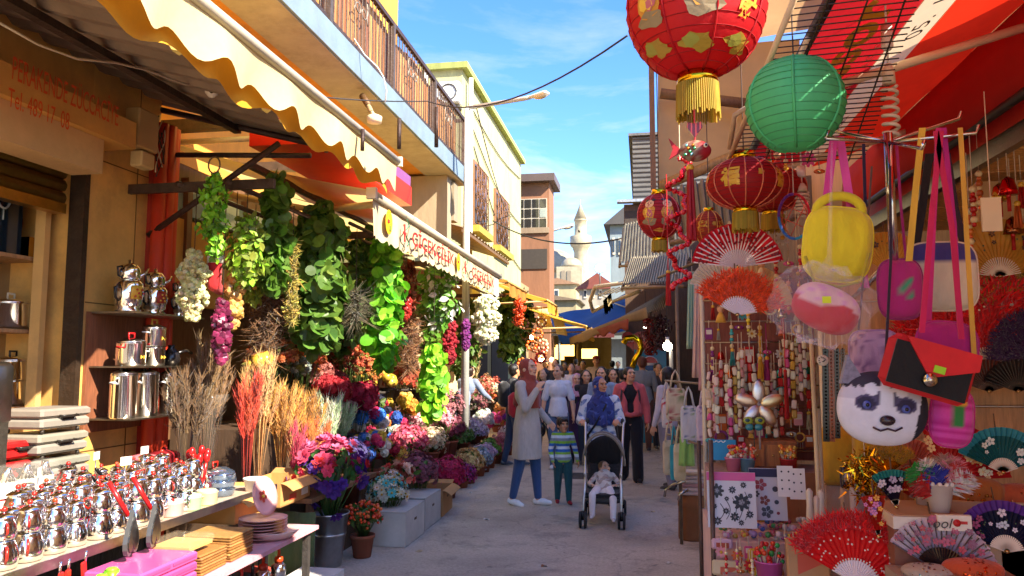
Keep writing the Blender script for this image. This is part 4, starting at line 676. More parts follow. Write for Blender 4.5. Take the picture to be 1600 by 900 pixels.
class Man:
    """lays out the joints of one figure (local frame: faces +y, feet at the origin)"""
    def __init__(s, label, loc, face, H, legs=((.0, .0), (.0, .0)), arms=None, lean=0., head=(0, 0), wide=1., skin='fair', vox=.008, group=None, child=False, hip=None, splay=0., handcurl=(.5, .5), shoulder=1.):
        s.H = H; s.vox = vox; s.rz = face; s.skin = SK[skin]; h = H; k = 1.25 if child else 1.
        s.hs = .93 if not child else .905; s.k = k
        s.root = T('person', label, 'person', loc, group); s.root.rotation_euler = (0, 0, face); ORG[s.root.name] = V3((0, 0, 0))
        lt, ls = (.245*h, .245*h) if not child else (.225*h, .225*h)
        hipz = (.04*h+max(lt*cos(a)+ls*cos(a-b) for a, b in legs)) if hip is None else hip
        s.pel = V3((0, 0, hipz+.02*h)); up = V3((0, sin(lean), cos(lean))); s.up = up
        s.wai = s.pel+up*(.09*h); s.che = s.pel+up*(.19*h); s.nek = s.pel+up*(.30*h); s.hc = s.pel+up*(.345*h)+V3((0, .012*h, .055*h)) if not child else s.pel+up*(.33*h)+V3((0, .01*h, .065*h))
        s.hip = []; s.kne = []; s.ank = []; s.toe = []
        for sd, (a, b) in zip((1, -1), legs):   # right leg first (+x)
            hj = s.pel+V3((sd*.052*h*wide, 0, -.02*h)); kn = hj+V3((sd*(.004*h+splay*lt), sin(a)*lt, -cos(a)*lt)); an = kn+V3((0, sin(a-b)*ls, -cos(a-b)*ls))
            s.hip.append(hj); s.kne.append(kn); s.ank.append(an); pit = min(.9, max(0, b-a)*.9); s.toe.append(an+V3((sd*.012*h, .085*h*cos(pit), -.022*h-.085*h*sin(pit))))
        arms = arms or (((.25, .05, -1), (.12, .25, -1)), ((-.25, .05, -1), (-.12, .25, -1))); s.sho = []; s.elb = []; s.wri = []; s.hd = []
        for sd, (u, f) in zip((1, -1), arms):
            sh = s.pel+up*(.282*h)+V3((sd*.098*h*wide*shoulder, 0, 0)); u, f = V3(u).normalized(), V3(f).normalized(); el = sh+u*(.172*h); wr = el+f*(.148*h); s.sho.append(sh); s.elb.append(el); s.wri.append(wr); s.hd.append(f)
        s.hy, s.hp = head; s.wide = wide; s.curl = handcurl
        s.HM = MR(s.hy, 3, 'Z') @ MR(-s.hp, 3, 'X'); s.hk = h*k if not child else h*1.3
    def hd_(s, x, y, z): return s.hc+s.HM @ V3((x, y, z))*s.hk
    def hell(s, c, r): return ell_(s.hd_(*c), np.array(r)*s.hk, M3=s.HM)
    def emit(s, name, pieces, fin, col, vox=None, smooth=4, label=None, parent=None):
        v, f = fuse(pieces, vox or s.vox, smooth); c = col(v) if callable(col) else col
        return MB().add((v, f), fin, c, True).part(name, parent or s.root, label)
    def body(s, barefoot=False):
        h = s.H; w = s.wide; g = []; c = [s.hd_(0, -.004, .008), s.hd_(0, .012, -.03)]
        g += [s.hell((0, -.004, .010), (.046, .057, .058)), s.hell((0, .014, -.028), (.036, .042, .042)), s.hell((0, .036, -.052), (.016, .016, .013))]
        g += [cap_(s.hd_(0, .053, .012), s.hd_(0, .066, -.012), .0055*s.hk, .0085*s.hk, 8), s.hell((.009, .058, -.014), (.006, .007, .005)), s.hell((-.009, .058, -.014), (.006, .007, .005))]
        g += [s.hell((0, .052, -.032), (.016, .008, .0065)), s.hell((0, .051, .022), (.032, .01, .007))]
        for sd in (1, -1): g += [s.hell((sd*.047, -.004, -.006), (.007, .015, .02)), s.hell((sd*.022, .042, -.014), (.014, .012, .013))]
        g.append(cap_(s.nek-s.up*.03*h, s.hd_(0, -.008, -.035), .033*h, .031*h))
        g += [ell_(s.che+s.up*.03*h, (.088*h*w, .058*h, .105*h)), ell_(s.wai, (.07*h*w, .052*h, .09*h)), ell_(s.pel, (.086*h*w, .062*h, .075*h))]
        for i, sd in enumerate((1, -1)):
            g += [cap_(s.che+s.up*.09*h+V3((sd*.03*h, 0, 0)), s.sho[i], .036*h, .033*h), cap_(s.sho[i], s.elb[i], .031*h, .025*h), cap_(s.elb[i], s.wri[i], .025*h, .0165*h)]
            inward = V3((-sd, .25, 0)) if abs(s.hd[i].z) > .6 else V3((-sd*.3, .2, -1)); g += hand_(s.wri[i]-s.hd[i]*.01*h, s.hd[i], inward, h/1.68, s.curl[i], sd)
            g += [cap_(s.hip[i], s.kne[i], .052*h*w, .036*h), cap_(s.kne[i], s.ank[i], .035*h, .021*h), cap_(s.ank[i], s.ank[i]+V3((0, -.015*h, -.02*h)), .02*h, .018*h), cap_(s.ank[i]+V3((0, 0, -.022*h)), s.toe[i], .019*h, .012*h)]
        def col(v):
            k = np.tile(np.array(lin(s.skin)), (len(v), 1)); q = (v-np.array(s.hc)) @ np.array(s.HM)/s.hk; fr = q[:, 1] > .035
            lip = fr & (np.abs(q[:, 2]+.032) < .0045) & (np.abs(q[:, 0]) < .0145); k[lip] = lin('#ad5c52' if s.vox < .008 else '#bb7464')
            ck = fr & (np.hypot(np.abs(q[:, 0])-.024, q[:, 2]+.017) < .012); k[ck] = k[ck]*(1.02, .9, .88); return k
        s.emit('body', g, 'skin', col, smooth=2)
        if s.vox < .0105:
            e = MB(); br = MB()
            for sd in (1, -1):
                e.add(ell_(s.hd_(sd*.0195, .0465, .004), np.array((.0095, .0075, .0055))*s.hk, 10, 6, s.HM), 'gloss', '#d8cfc6', True); e.add(ell_(s.hd_(sd*.0195, .0505, .0042), np.array((.0046, .0046, .0046))*s.hk, 8, 6, s.HM), 'gloss', '#22140e', True)
                e.add(tube_([s.hd_(sd*(.0195+x), .0525-.25*abs(x), .0078-abs(x)*.15) for x in (-.01, -.004, .003, .0115)], .0014*s.hk, 5), 'matte', '#1d1411')
                br.add(tube_([s.hd_(sd*(.0195+x), .0565-.35*abs(x), .0175-abs(x)*.25) for x in (-.012, -.004, .005, .014)], .0024*s.hk, 5), 'hair', '#2a1c14')
            e.part('eyes', s.root); br.part('eyebrows', s.root)
        return s
    def hair(s, col, long=0., bun=False, fringe=0., vol=1.):
        g = [s.hell((0, -.015, .017), (.053*vol, .057*vol, .058*vol)), s.hell((0, -.03, -.005), (.047*vol, .042*vol, .048))]
        if fringe: g += [s.hell((0, .034, .047), (.036, .026, .02)), s.hell((.03, .03, .03), (.014, .02, .022)), s.hell((-.03, .03, .03), (.014, .02, .022))]
        if long:
            for sd in (1, -1): g += [cap_(s.hd_(sd*.045, -.012, .02), s.hd_(sd*.052, -.012, -.05), .02*s.hk, .02*s.hk), cap_(s.hd_(sd*.052, -.012, -.05), s.hd_(sd*.05, .004, -.06-long), .021*s.hk, .013*s.hk)]
            g += [cap_(s.hd_(0, -.04, .0), s.hd_(0, -.05, -.05-long), .042*s.hk, .03*s.hk)]
        if bun: g += [s.hell((0, -.075, .005), (.022, .024, .024)), s.hell((.03, -.05, -.03), (.018, .02, .03)), s.hell((-.03, -.05, -.03), (.018, .02, .03))]
        s.emit('hair', g, 'hair', col, vox=s.vox*.9, smooth=2); return s
    def scarf(s, col, drape=.10, tail=None, back=.1):
        g = [s.hell((0, -.016, .014), (.0565, .061, .062)), s.hell((0, -.016, -.03), (.054, .058, .05)), cap_(s.hd_(0, -.005, -.055), s.nek+V3((0, .012*s.H, 0)), .05*s.H, .058*s.H), cap_(s.hd_(.0, .02, -.067), s.hd_(0, -.01, -.09), .034*s.H, .045*s.H)]
        h = s.H; n = s.nek; g.append(loft_([((n.x, n.y-.004*h, n.z+.035*h), .05*h, .05*h), ((n.x, n.y, n.z+.0*h), .085*h, .068*h, .04), ((n.x, n.y+.004*h, n.z-.045*h), .108*h*s.wide, .082*h, .05), ((n.x, n.y+.008*h, n.z-.045*h-drape*h*.6), .10*h*s.wide, .088*h, .07), ((n.x, n.y+.01*h, n.z-.045*h-drape*h), .085*h, .086*h, .09)], 28))
        if tail: g += [cap_(*q) for q in tail]
        s.emit('headscarf', g, 'cloth', col, smooth=3); return s
    def legs(s, col, r=1.12, hem=1., flare=0., name='trousers', fin='cloth'):
        h = s.H; g = [ell_(s.pel+s.up*.02*h, (.092*h*s.wide, .068*h, .075*h))]
        for i in range(2):
            e = s.kne[i].lerp(s.ank[i], hem); g += [cap_(s.hip[i], s.kne[i], .055*h*r*s.wide, .040*h*r), cap_(s.kne[i], e, .040*h*r, (.027+flare)*h*r)]
        s.emit(name, g, fin, col); return s
    def shoes(s, col, sole='#e8e4dc'):
        h = s.H
        for i in range(2):
            a = s.ank[i]; t = s.toe[i]; d = (t-a-V3((0, 0, -.022*h))).normalized(); g = [cap_(a+V3((0, -.018*h, -.018*h)), a.lerp(t, .55)+V3((0, 0, -.006*h)), .024*h, .0235*h), cap_(a.lerp(t, .5)+V3((0, 0, -.008*h)), t, .0235*h, .017*h)]
            zmin = min(a.z, t.z)-.022*h
            def cf(v): k = np.tile(np.array(lin(col)), (len(v), 1)); k[v[:, 2] < v[:, 2].min()+.012*h] = lin(sole); return k
            s.emit('shoe', g, 'matte', cf, vox=min(s.vox, .008), smooth=2)
        return s
    def top(s, name, col, sleeve=2., r=1.15, hem=0., hemr=(.095, .075), wave=.03, neck=.02, fin='cloth', belly=1., slack=0.):
        """torso garment; sleeve 0 none, 1 to the elbow, 2 to the wrist; hem = metres below the pelvis"""
        h = s.H; w = s.wide; g = [ell_(s.che+s.up*.032*h, (.094*h*w*r*.97, .066*h*r*.97, .108*h)), ell_(s.wai, (.08*h*w*r*belly, .062*h*r*belly, .1*h)), ell_(s.pel+s.up*.02*h, (.09*h*w*r, .068*h*r, .085*h)), cap_(s.nek-s.up*.04*h, s.nek+s.up*neck*h*.2, .048*h, .04*h)]
        if hem:
            p = s.pel; L = hem; g.append(loft_([((p.x, p.y, p.z+.09*h), .078*h*w*r, .062*h*r), ((p.x, p.y, p.z), .092*h*w*r, .072*h*r, wave*.4), ((p.x, p.y, p.z-L*.5), (.092*w*r+hemr[0])*.5*h, (.072*r+hemr[1])*.5*h, wave*.8), ((p.x, p.y, p.z-L), hemr[0]*h, hemr[1]*h, wave)], 40))
        for i, sd in enumerate((1, -1)):
            g += [cap_(s.che+s.up*.085*h+V3((sd*.03*h, 0, 0)), s.sho[i], .042*h, .039*h)]
            if sleeve > 0: e = s.sho[i].lerp(s.elb[i], min(1, sleeve)); g.append(cap_(s.sho[i], e, .037*h*(1+slack), (.032+.004*(sleeve < 1))*h*(1+slack)))
            if sleeve > 1: e = s.elb[i].lerp(s.wri[i], sleeve-1); g.append(cap_(s.elb[i], e, .032*h*(1+slack), .0225*h*(1+slack)))
        s.emit(name, g, fin, col); return s
def spots(base, cols, scale, thr=.35):
    """printed cloth: patches of other colours on the base"""
    def f(v):
        k = np.tile(np.array(lin(base)), (len(v), 1)); r = np.random.default_rng(3)
        for i, c in enumerate(cols):
            ph = r.uniform(0, 6, 6); n = np.sin(v[:, 0]*scale+ph[0]+2*np.sin(v[:, 2]*scale*.7+ph[3]))*np.sin(v[:, 1]*scale*1.1+ph[1])+np.sin(v[:, 2]*scale*1.3+ph[2]+1.5*np.sin(v[:, 0]*scale*.8))*.8; k[n > thr+.25*i] = lin(c)
        return k
    return f
def bands(cols, per, z0=0):
    def f(v): i = np.floor((v[:, 2]-z0)/per).astype(int) % len(cols); return np.array([lin(c) for c in cols])[i]
    return f
def gp(u, v): q = P(u, v, Z=0); return V3((q.x, q.y, 0))
def gy(u, Y): q = P(u, 600, Y=Y); return V3((q.x, Y, 0))
def hh_(v, Y, u=900): return P(u, v, Y=Y).z
DN = ((.22, .03, -1), (.08, .3, -1)); DNL = ((-.22, .03, -1), (-.08, .3, -1))
# woman in rust headscarf, hand to her chin, turned to the right
p = gp(824, 789); H = hh_(564, p.y)
m = Man('woman in rust headscarf and long beige tunic with her hand at her chin', p, R(-112), H, legs=((-.13, .1), (.14, .05)), arms=(((.22, .4, -1), (-.34, .5, 1)), ((-.3, -.05, -1), (.1, .7, -.6))), head=(R(-8), R(-6)), vox=.0075, skin='fair', wide=.98).body()
m.legs('#2f4a76', 1.0, .93).shoes('#e9e7e2').top('tunic', '#b5aaa0', 2, 1.24, hem=.36*H/1.6, hemr=(.125, .098), wave=.05)
h = H; m.scarf('#8f3a2a', .13, tail=[(m.nek+V3((-.03, -.02, -.02)), m.nek+V3((-.1, -.13, -.2)), .06, .04), (m.nek+V3((.06, -.06, -.02)), m.nek+V3((.11, -.1, -.24)), .05, .03), (m.nek+V3((0, .05, .0)), m.nek+V3((-.02, .085, -.13)), .05, .04)])
b = MB(); b.tube([m.sho[1]+V3((-.03, .07, .01)), m.sho[1]+V3((-.045, .02, .05)), m.sho[1]+V3((-.05, -.06, .02)), m.sho[1]+V3((-.045, -.12, -.15)), m.pel+V3((-.15, -.12, .05))], .014, 'cloth', '#c0272f', 6); b.tube([m.sho[1]+V3((-.03, .08, .0)), m.pel+V3((-.12, .1, .2))], .012, 'cloth', '#c0272f', 6); b.part('bag_strap', m.root)
v, f = bevbox((.2, .14, .3), .05); b = MB(); b.add((v, f), 'cloth', '#b3222c', True, MT(m.che+V3((0, -.17, -.08)))); b.part('backpack', m.root)
# little boy in a striped sweater
p = gp(880, 786); H = hh_(651, p.y)
m = Man('small boy in striped blue green sweater teal trousers and red shoes', p, R(196), H, legs=((-.12, .08), (.2, .1)), arms=(((.3, .02, -1), (-.1, .45, -.9)), ((-.3, -.05, -1), (-.15, .4, -1))), head=(R(12), R(-4)), vox=.0068, child=True, skin='tan').body()
m.legs('#1f4e52', 1.2).shoes('#9c1f27', '#5a1a1c').top('sweater', bands(['#2d66b8', '#8fbf3c', '#8a9096', '#d9dfe2', '#8fbf3c', '#2d66b8', '#d9dfe2'], .032, .0), 2, 1.15, hem=.03, hemr=(.105, .08)).hair('#1c1410', fringe=1, vol=1.06)
# stroller pushed by the woman in the blue scarf
c0 = gp(941, 826); SY = c0.y+.28
st = T('stroller', 'black baby stroller with a grey hood and silver frame', 'stroller', (c0.x, SY, 0)); o = V3((c0.x, SY, 0))
def S(x, y, z): return o+V3((x, y, z))
zf = SY
b = MB()
for sd in (-1, 1):
    b.tube([S(sd*.195, -.28, .13), S(sd*.185, -.05, .45), S(sd*.2, .25, .8), S(sd*.21, .42, 1.0), S(sd*.2, .47, 1.02)], .013, 'brushed', '#c9cccf', 8); b.tube([S(sd*.19, .42, .12), S(sd*.185, .1, .42), S(sd*.185, -.12, .52)], .012, 'brushed', '#c9cccf', 8)
b.cyl(S(-.185, .42, .14), S(.185, .42, .14), .01, 'brushed', '#b9bcbf'); b.cyl(S(-.185, -.12, .28), S(.185, -.12, .28), .01, 'iron', '#2a2a2c'); b.part('frame', st)
for sd in (-1, 1):
    b = MB(); b.tube([S(sd*.2, .42, 1.0), S(sd*.195, .5, 1.03), S(sd*.19, .55, 1.0)], .018, 'matte', '#1b1b1c', 8); b.part('handle', st)
    for yy in (-.28, .42):
        for dx in (-.026, .026) if yy < 0 else (-.02, .02):
            b = MB(); b.tube([S(sd*.195+dx, yy+.072*cos(t), .082+.072*sin(t)) for t in np.linspace(0, 2*pi, 20)], .013, 'matte', '#1d1d1e', 7); w = b.part('wheel', st); b = MB(); b.cyl(S(sd*.195+dx-.01, yy, .082), S(sd*.195+dx+.01, yy, .082), .055, 'gloss', '#3a3a3d', n=16); b.part('rim', w)
        b = MB(); b.cyl(S(sd*.195, yy, .08), S(sd*.195, yy, .17), .017, 'gloss', '#242426'); b.part('fork', st)
b = MB(); b.add(slab_(lambda s, t: S(-.18+.36*s, -.14+.3*min(t/.45, 1)+.32*max(0, (t-.45)/.55), .325-.015*sin(pi*s)+.01*min(t/.45, 1)+.26*max(0, (t-.45)/.55)), 10, 14, .03, (0, .3, -1)), 'cloth', '#1d1e22', True); b.part('seat', st)
b = MB(); b.add(slab_(lambda s, t: S(-.185+.37*s, -.1+.45*t, .24-.02*sin(pi*s)), 6, 6, .012, (0, 0, -1)), 'cloth', '#202024', True); b.part('basket', st)
def hood(s, t):
    a = pi*(-.02+1.04*s); e = .15+1.55*t; r = .215; x = -cos(a)*r; q = sin(a); yb = .33; return S(x*1.02, yb-(.46*sin(e))*(.35+.65*q)+.06, .59+(.34*q*(.55+.45*sin(e*.9)))+.08*cos(e))
b = MB(); b.add(slab_(hood, 18, 12, .01, (0, .3, 1)), 'cloth', '#5c5750', True)
b.tube([hood(i/18, 1)+V3((0, -.004, .006)) for i in range(19)], .014, 'cloth', '#8b8478', 6); b.add(slab_(lambda s, t: S(-.2+.4*s, .44, .54+.32*t*(1-.35*(2*s-1)**2)), 8, 6, .015, (0, 1, 0)), 'cloth', '#15151a', True); b.part('hood', st)
# the sleeping toddler
p = S(.0, .06, 0); m = Man('toddler asleep in the stroller in white tights and pale dress', p, R(180), .86, legs=((1.35, 1.2), (1.2, .95)), arms=(((.45, .5, -.5), (-.4, .8, .05)), ((-.5, .45, -.5), (.35, .8, .1))), lean=-1.2, splay=.3, head=(R(35), R(-22)), vox=.0066, child=True, skin='pale', hip=.345).body()
m.legs('#e6dfe0', 1.15, 1, .004, 'tights').shoes('#d9cfcc', '#8a2a38').top('dress', spots('#d8d0cc', ['#a9958f', '#b7a39a'], 60, .5), 1.7, 1.15, hem=.06, hemr=(.15, .12)).hair('#7a5738', vol=1.02)
# woman with the blue headscarf pushing the stroller
p = gy(938, SY+.98); H = hh_(592, p.y)
m = Man('woman in blue headscarf and white blue floral blouse pushing the stroller', p, R(180), H, legs=((.12, .1), (-.1, .08)), arms=(((.3, .1, -1), (-.14, .88, .05)), ((-.3, .1, -1), (.14, .88, .05))), head=(R(38), R(-3)), vox=.0072, wide=1.12, skin='tan', handcurl=(1.15, 1.15)).body()
m.legs('#1d1f26', 1.2).shoes('#1c1a1a', '#2a2828').top('blouse', spots('#c9cfd8', ['#6f86b4', '#8fa0c0', '#4f6498'], 42, .45), 1.85, 1.22, hem=.2, hemr=(.125, .105), slack=.25).scarf(spots('#2c3a7c', ['#46589c', '#202a5e'], 55, .6), .17, tail=[(m.nek+V3((0, .06, -.02)), m.nek+V3((-.04, .13, -.3)), .06, .045), (m.nek+V3((.05, .05, -.02)), m.nek+V3((.05, .12, -.22)), .05, .03)])
b = MB(); b.tube([m.sho[1]+V3((.06, .0, .06)), m.che+V3((-.06, .13, .06)), m.wai+V3((.06, .14, 0)), m.pel+V3((.16, .08, .0))], .013, 'matte', '#17171a', 6); b.part('bag_strap', m.root)
# woman in coral shirt
p = gp(986, 752); H = hh_(576, p.y)
m = Man('woman in open coral shirt over black top and wide black trousers', p, R(186), H, legs=((-.2, .1), (.18, .03)), arms=(((.28, -.03, -1), (.1, .28, -1)), ((-.28, .05, -1), (-.05, .35, -1))), head=(R(22), R(-12)), vox=.0076, skin='fair').body()
m.legs('#16151a', 1.28, 1, .012).shoes('#1b1b1f').top('vest', '#141317', 0, 1.06).hair('#141010', vol=1.06)
def coral(v):
    return np.tile(np.array(lin('#d3605e')), (len(v), 1))
g = MB(); hS = m.H
pcs = []
for i, sd in enumerate((1, -1)):
    pcs += [cap_(m.che+m.up*.09*hS+V3((sd*.05*hS, 0, 0)), m.sho[i], .046*hS, .043*hS), cap_(m.sho[i], m.elb[i], .043*hS, .037*hS), cap_(m.elb[i], m.elb[i].lerp(m.wri[i], .92), .037*hS, .028*hS), cap_(m.nek+V3((sd*.05*hS, .0, .01)), m.wai+V3((sd*.06*hS, .055*hS, -.02*hS)), .036*hS, .034*hS), cap_(m.sho[i]+V3((-sd*.02, 0, -.06)), m.wai+V3((sd*.075*hS, .0, -.03*hS)), .04*hS, .04*hS), cap_(m.wai+V3((sd*.07*hS, .05*hS, -.03*hS)), m.wai+V3((0, .085*hS, -.045*hS)), .026*hS, .02*hS), cap_(m.nek+V3((sd*.035*hS, .02*hS, .012*hS)), m.nek+V3((sd*.06*hS, .055*hS, -.03*hS)), .016*hS, .014*hS)]
pcs += [ell_(m.che+V3((0, -.04*hS, .02*hS)), (.1*hS, .055*hS, .12*hS)), ell_(m.wai+V3((0, -.035*hS, -.01)), (.088*hS, .05*hS, .09*hS)), cap_(m.nek+V3((-.04*hS, -.03*hS, .01)), m.nek+V3((.04*hS, -.03*hS, .01)), .03*hS, .03*hS)]
m.emit('shirt', pcs, 'cloth', '#d3605e', smooth=3)
b = MB()
for sd in (1, -1): b.tube([m.che+V3((sd*.11, -.06, .13)), m.sho[0 if sd > 0 else 1]+V3((-sd*.05, .03, .045)), m.che+V3((sd*.13, .1, .03)), m.wai+V3((sd*.13, .05, .02))], .014, 'matte', '#4d3b3e', 6)
b.part('bag_strap', m.root)
# woman in purple coat
p = gp(903, 724); H = hh_(586, p.y)
m = Man('woman in long dark purple coat and pink patterned headscarf', p, R(176), H, legs=((.1, .05), (-.12, .1)), arms=(((.3, .05, -1), (-.25, .65, -.55)), ((-.32, .0, -1), (-.05, .4, -1))), head=(R(10), 0), vox=.0082, wide=1.14, skin='fair').body()
m.legs('#241a26', 1.1).shoes('#1a1718', '#221f20').top('coat', '#3f1f45', 2, 1.2, hem=.62, hemr=(.13, .11), wave=.035, slack=.15).scarf(spots('#c98a98', ['#e5cdd2', '#b05a6e'], 48, .5), .05)
# woman in white tee
p = gy(872, 12.3); H = hh_(573, p.y)
m = Man('woman with tied fair brown hair in a white t shirt and jeans', p, R(183), H, legs=((.14, .08), (-.14, .12)), arms=(((.28, -.05, -1), (.12, .2, -1)), ((-.28, 0, -1), (-.1, .25, -1))), head=(R(-26), 0), vox=.0085, wide=.96).body()
m.legs('#4d6384', 1.12).shoes('#d8d5d0').top('t_shirt', '#d9dae0', .85, 1.14, hem=.06, hemr=(.1, .08)).hair('#6b4a30', bun=True)
b = MB(); w = m.wri[0]; b.add(ell_(w+V3((.03, .02, -.22)), (.09, .13, .13)), 'gloss', '#26221f', True); b.tube([w+V3((.03, -.08, -.14)), w+V3((.0, .0, -.03)), w+V3((.03, .1, -.14))], .012, 'matte', '#26221f', 6); b.thing('handbag', 'black handbag carried by the woman in the white t shirt', 'handbag', (0, 0, 0))
hb = bpy.data.objects['handbag']; hb.location = m.root.location; hb.rotation_euler = m.root.rotation_euler
# man with a backpack at the left, seen from the side
p = gp(803, 727); H = hh_(571, p.y)
m = Man('dark haired man in black top with backpack beside the flowers', p, R(-60), H, legs=((.12, .05), (-.12, .1)), arms=((DN), ((-.25, .2, -1), (0, .7, -.5))), head=(R(10), R(-12)), vox=.0085, skin='tan').body()
m.legs('#2b3a55', 1.1).shoes('#5b6068').top('t_shirt', '#23232a', .9, 1.15, hem=.05, hemr=(.1, .085)).hair('#15100e')
b = MB(); v, f = bevbox((.28, .16, .42), .06); b.add((v, f), 'cloth', '#17171b', True, MT(m.che+V3((0, -.17, -.04)))); b.part('backpack', m.root)
# florist leaning over the stock
p = gy(728, 13.6)+V3((-.1, 0, 0)); H = 1.66
m = Man('florist in blue grey shirt bending over the flower display', p, R(-20), H, legs=((.1, .05), (-.08, .1)), arms=(((.3, .6, -.8), (0, .9, -.4)), ((-.3, .6, -.8), (.0, .9, -.3))), lean=.55, head=(0, R(-25)), vox=.0085).body()
m.legs('#2a2c34', 1.12).shoes('#2a2622').top('shirt', '#76839c', 1.9, 1.18, hem=.05).hair('#2a1c14')
# people further back
def walker(label, u, v, Y, face, topc, legc, hairc, long=0., sleeve=.9, hem=.05, skin='fair', head=0., wide=1., scarf=None, cap=None, vox=.0115, stride=.13, name='top', bun=False):
    p = gy(u, Y); H = hh_(v, Y, u); m = Man(label, p, R(face), H, legs=((stride, .08), (-stride, .12)), arms=((DN), (DNL)), head=(R(head), 0), vox=vox, skin=skin, wide=wide).body()
    m.legs(legc, 1.12).shoes('#4a4542').top(name, topc, sleeve, 1.15, hem=hem, hemr=(.1, .085))
    if scarf: m.scarf(scarf)
    else: m.hair(hairc, long=long, bun=bun)
    if cap: m.emit('cap', [m.hell((0, -.008, .038), (.054, .06, .036)), m.hell((0, .055, .03), (.035, .035, .006))], 'cloth', cap, smooth=2)
    return m
walker('woman with dark hair in black top between white tee and blue scarf', 916, 581, 12.9, 184, '#2a2527', '#2e3440', '#17100e', .05, head=6, vox=.009)
walker('woman with long black hair in pale blue shirt behind the blue scarf', 940, 576, 12.2, 178, '#8c9cb4', '#3a465c', '#140e0d', .11, 1.8, head=-6, vox=.009)
walker('girl with long dark hair in light grey tee beside the coral shirt', 958, 579, 12.9, 182, '#a9b6c0', '#39414f', '#1b1210', .13, head=4, vox=.009)
walker('person in dark cap walking behind the woman in coral', 972, 580, 14.6, 10, '#5d5a58', '#33343a', '#15110f', cap='#3b3a38')
m = walker('man in grey shirt and brown trousers walking away on the right', 1004, 560, 14.8, 8, '#8f9499', '#6a4434', '#6b3722', 0, 1.0, skin='tan', wide=1.08, vox=.0095)
m = walker('shopper in white top and dark waistcoat by the tote bags', 1043, 577, 10.6, 55, '#c9c4cc', '#8d8894', '#1d1512', .03, 1.9, vox=.0095, stride=.05)
m.emit('waistcoat', [ell_(m.che+m.up*.03*m.H, (.1*m.H, .078*m.H, .1*m.H)), ell_(m.wai, (.088*m.H, .075*m.H, .09*m.H))], 'cloth', '#2a2730')
for (u, v, Y, fc, tc_, lc, hc, lab, ex) in ((851, 578, 13.8, 150, '#37506e', '#2c3342', '#1a1210', 'woman in blue top half hidden behind the rust headscarf', dict(long=.08)), (893, 570, 17, 185, '#e9e4da', '#4a4f5a', '#3a281c', 'sunlit person in white shirt far down the street', {}), (868, 563, 18, 170, '#2b3140', '#26282e', '#15100e', 'tall man in navy top near the covered passage', {}), (932, 558, 19, 182, '#c9b5a6', '#4c4640', '#15100e', 'person in red cap walking out of the covered bazaar', dict(cap='#b5382c')), (911, 566, 22, 175, '#4a3c3c', '#2c2a2c', '#1c1412', 'person in brown top far back in the middle of the crowd', {}), (882, 568, 23, 190, '#5d6878', '#33363c', '#1c1412', 'person in grey blue top at the passage entrance', {}), (985, 571, 18, 184, '#7d4a48', '#2c2c32', '#241812', 'person in dull red top beside the drinks cooler', {}), (957, 565, 24, 5, '#3c3a44', '#2a2a2e', '#14100f', 'person in dark clothes walking into the passage', {}), (853, 566, 21, 178, '#8a7a68', '#3a3a40', '#1a1310', 'person in khaki top below the warm bulbs', {}), (966, 566, 28, 180, '#6a7f8c', '#30333a', '#1b1411', 'person in pale blue top inside the passage', {}), (900, 562, 29, 0, '#9c5a44', '#2e2c30', '#1b1411', 'person in orange brown top inside the passage', {}), (1028, 570, 15.4, 200, '#4c4a52', '#2e2d33', '#1b1411', 'stallholder in charcoal top under the chilli strings', {})):
    walker(lab, u, v, Y, fc, tc_, lc, hc, **ex)
# ---------------------------------------------------------------- garlands hanging in front of the flower shop
def garland(label, u, v0, v1, X, wpx, leaf, cols, k, ls, name='garland', cat='garland', droop=.9, taper=(1, 1), fin='leaf', hook=True, parts=None, lit=None):
    a, e = P(u, v0, X=X), P(u, v1, X=X); e = V3((a.x, a.y, e.z)); r = wpx/2/1200*a.y; o = T(name, label, cat, e)
    b = MB(); b.tube([a.lerp(e, t)+V3((.02*sin(5*t), .02*cos(6*t), 0)) for t in np.linspace(0, 1, 9)], .006, 'matte', '#4a4a24', 4)
    if hook: b.cyl(a, (a.x, a.y, 3.0), .004, 'matte', '#3d3326', n=4)
    b.part('stem', o)
    t = rng.random(k); rad = r*(taper[0]+(taper[1]-taper[0])*t)*np.minimum(1, .35+3*np.minimum(t, 1-t)); ang = rng.random(k)*2*pi; rr = rad*np.sqrt(rng.uniform(.15, 1, k)); rr *= 1+.25*np.sin(t*17+u)
    pos = np.stack([a.x+rr*np.cos(ang), a.y+rr*np.sin(ang), a.z+(e.z-a.z)*t], 1); out = np.stack([np.cos(ang), np.sin(ang), rng.uniform(-.4, .9, k)], 1)+rng.normal(size=(k, 3))*.45
    R_ = look(out, rng.uniform(.7, 1.25, k)*ls)
    cc = np.array([jit(cols[i], .22) for i in rng.integers(0, len(cols), k)]); b = MB(); b.inst(leaf, fin, R_, pos, cc); b.part(parts or 'foliage', o); return o
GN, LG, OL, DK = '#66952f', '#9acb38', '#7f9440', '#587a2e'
garland('bright green ivy garland nearest the red post', 337, 276, 405, -3.0, 40, LEAF, ['#7cc02c', LG, GN], 420, .055)
garland('yellow green ivy garland second from the red post', 386, 340, 445, -3.0, 56, LEAF, [OL, LG, '#7f8f35'], 420, .07)
garland('trailing yellow green ivy strand low beside the tan cones', 398, 390, 470, -3.2, 46, LEAF, [OL, '#9aa63c'], 240, .07)
garland('tall narrow eucalyptus garland left of the amaranth', 433, 282, 455, -2.98, 40, ROUND, [DK, '#5a7a2c', GN], 430, .085)
garland('drooping yellow amaranth strands', 458, 375, 505, -2.9, 34, (SPIKE[0]*(1.8, 1.8, -1)+(0, 0, .0), SPIKE[1]), ['#a6933a', '#c2a848', '#8f8a34'], 900, .09, taper=(.35, 1.1), fin='fluff', parts='blossoms')
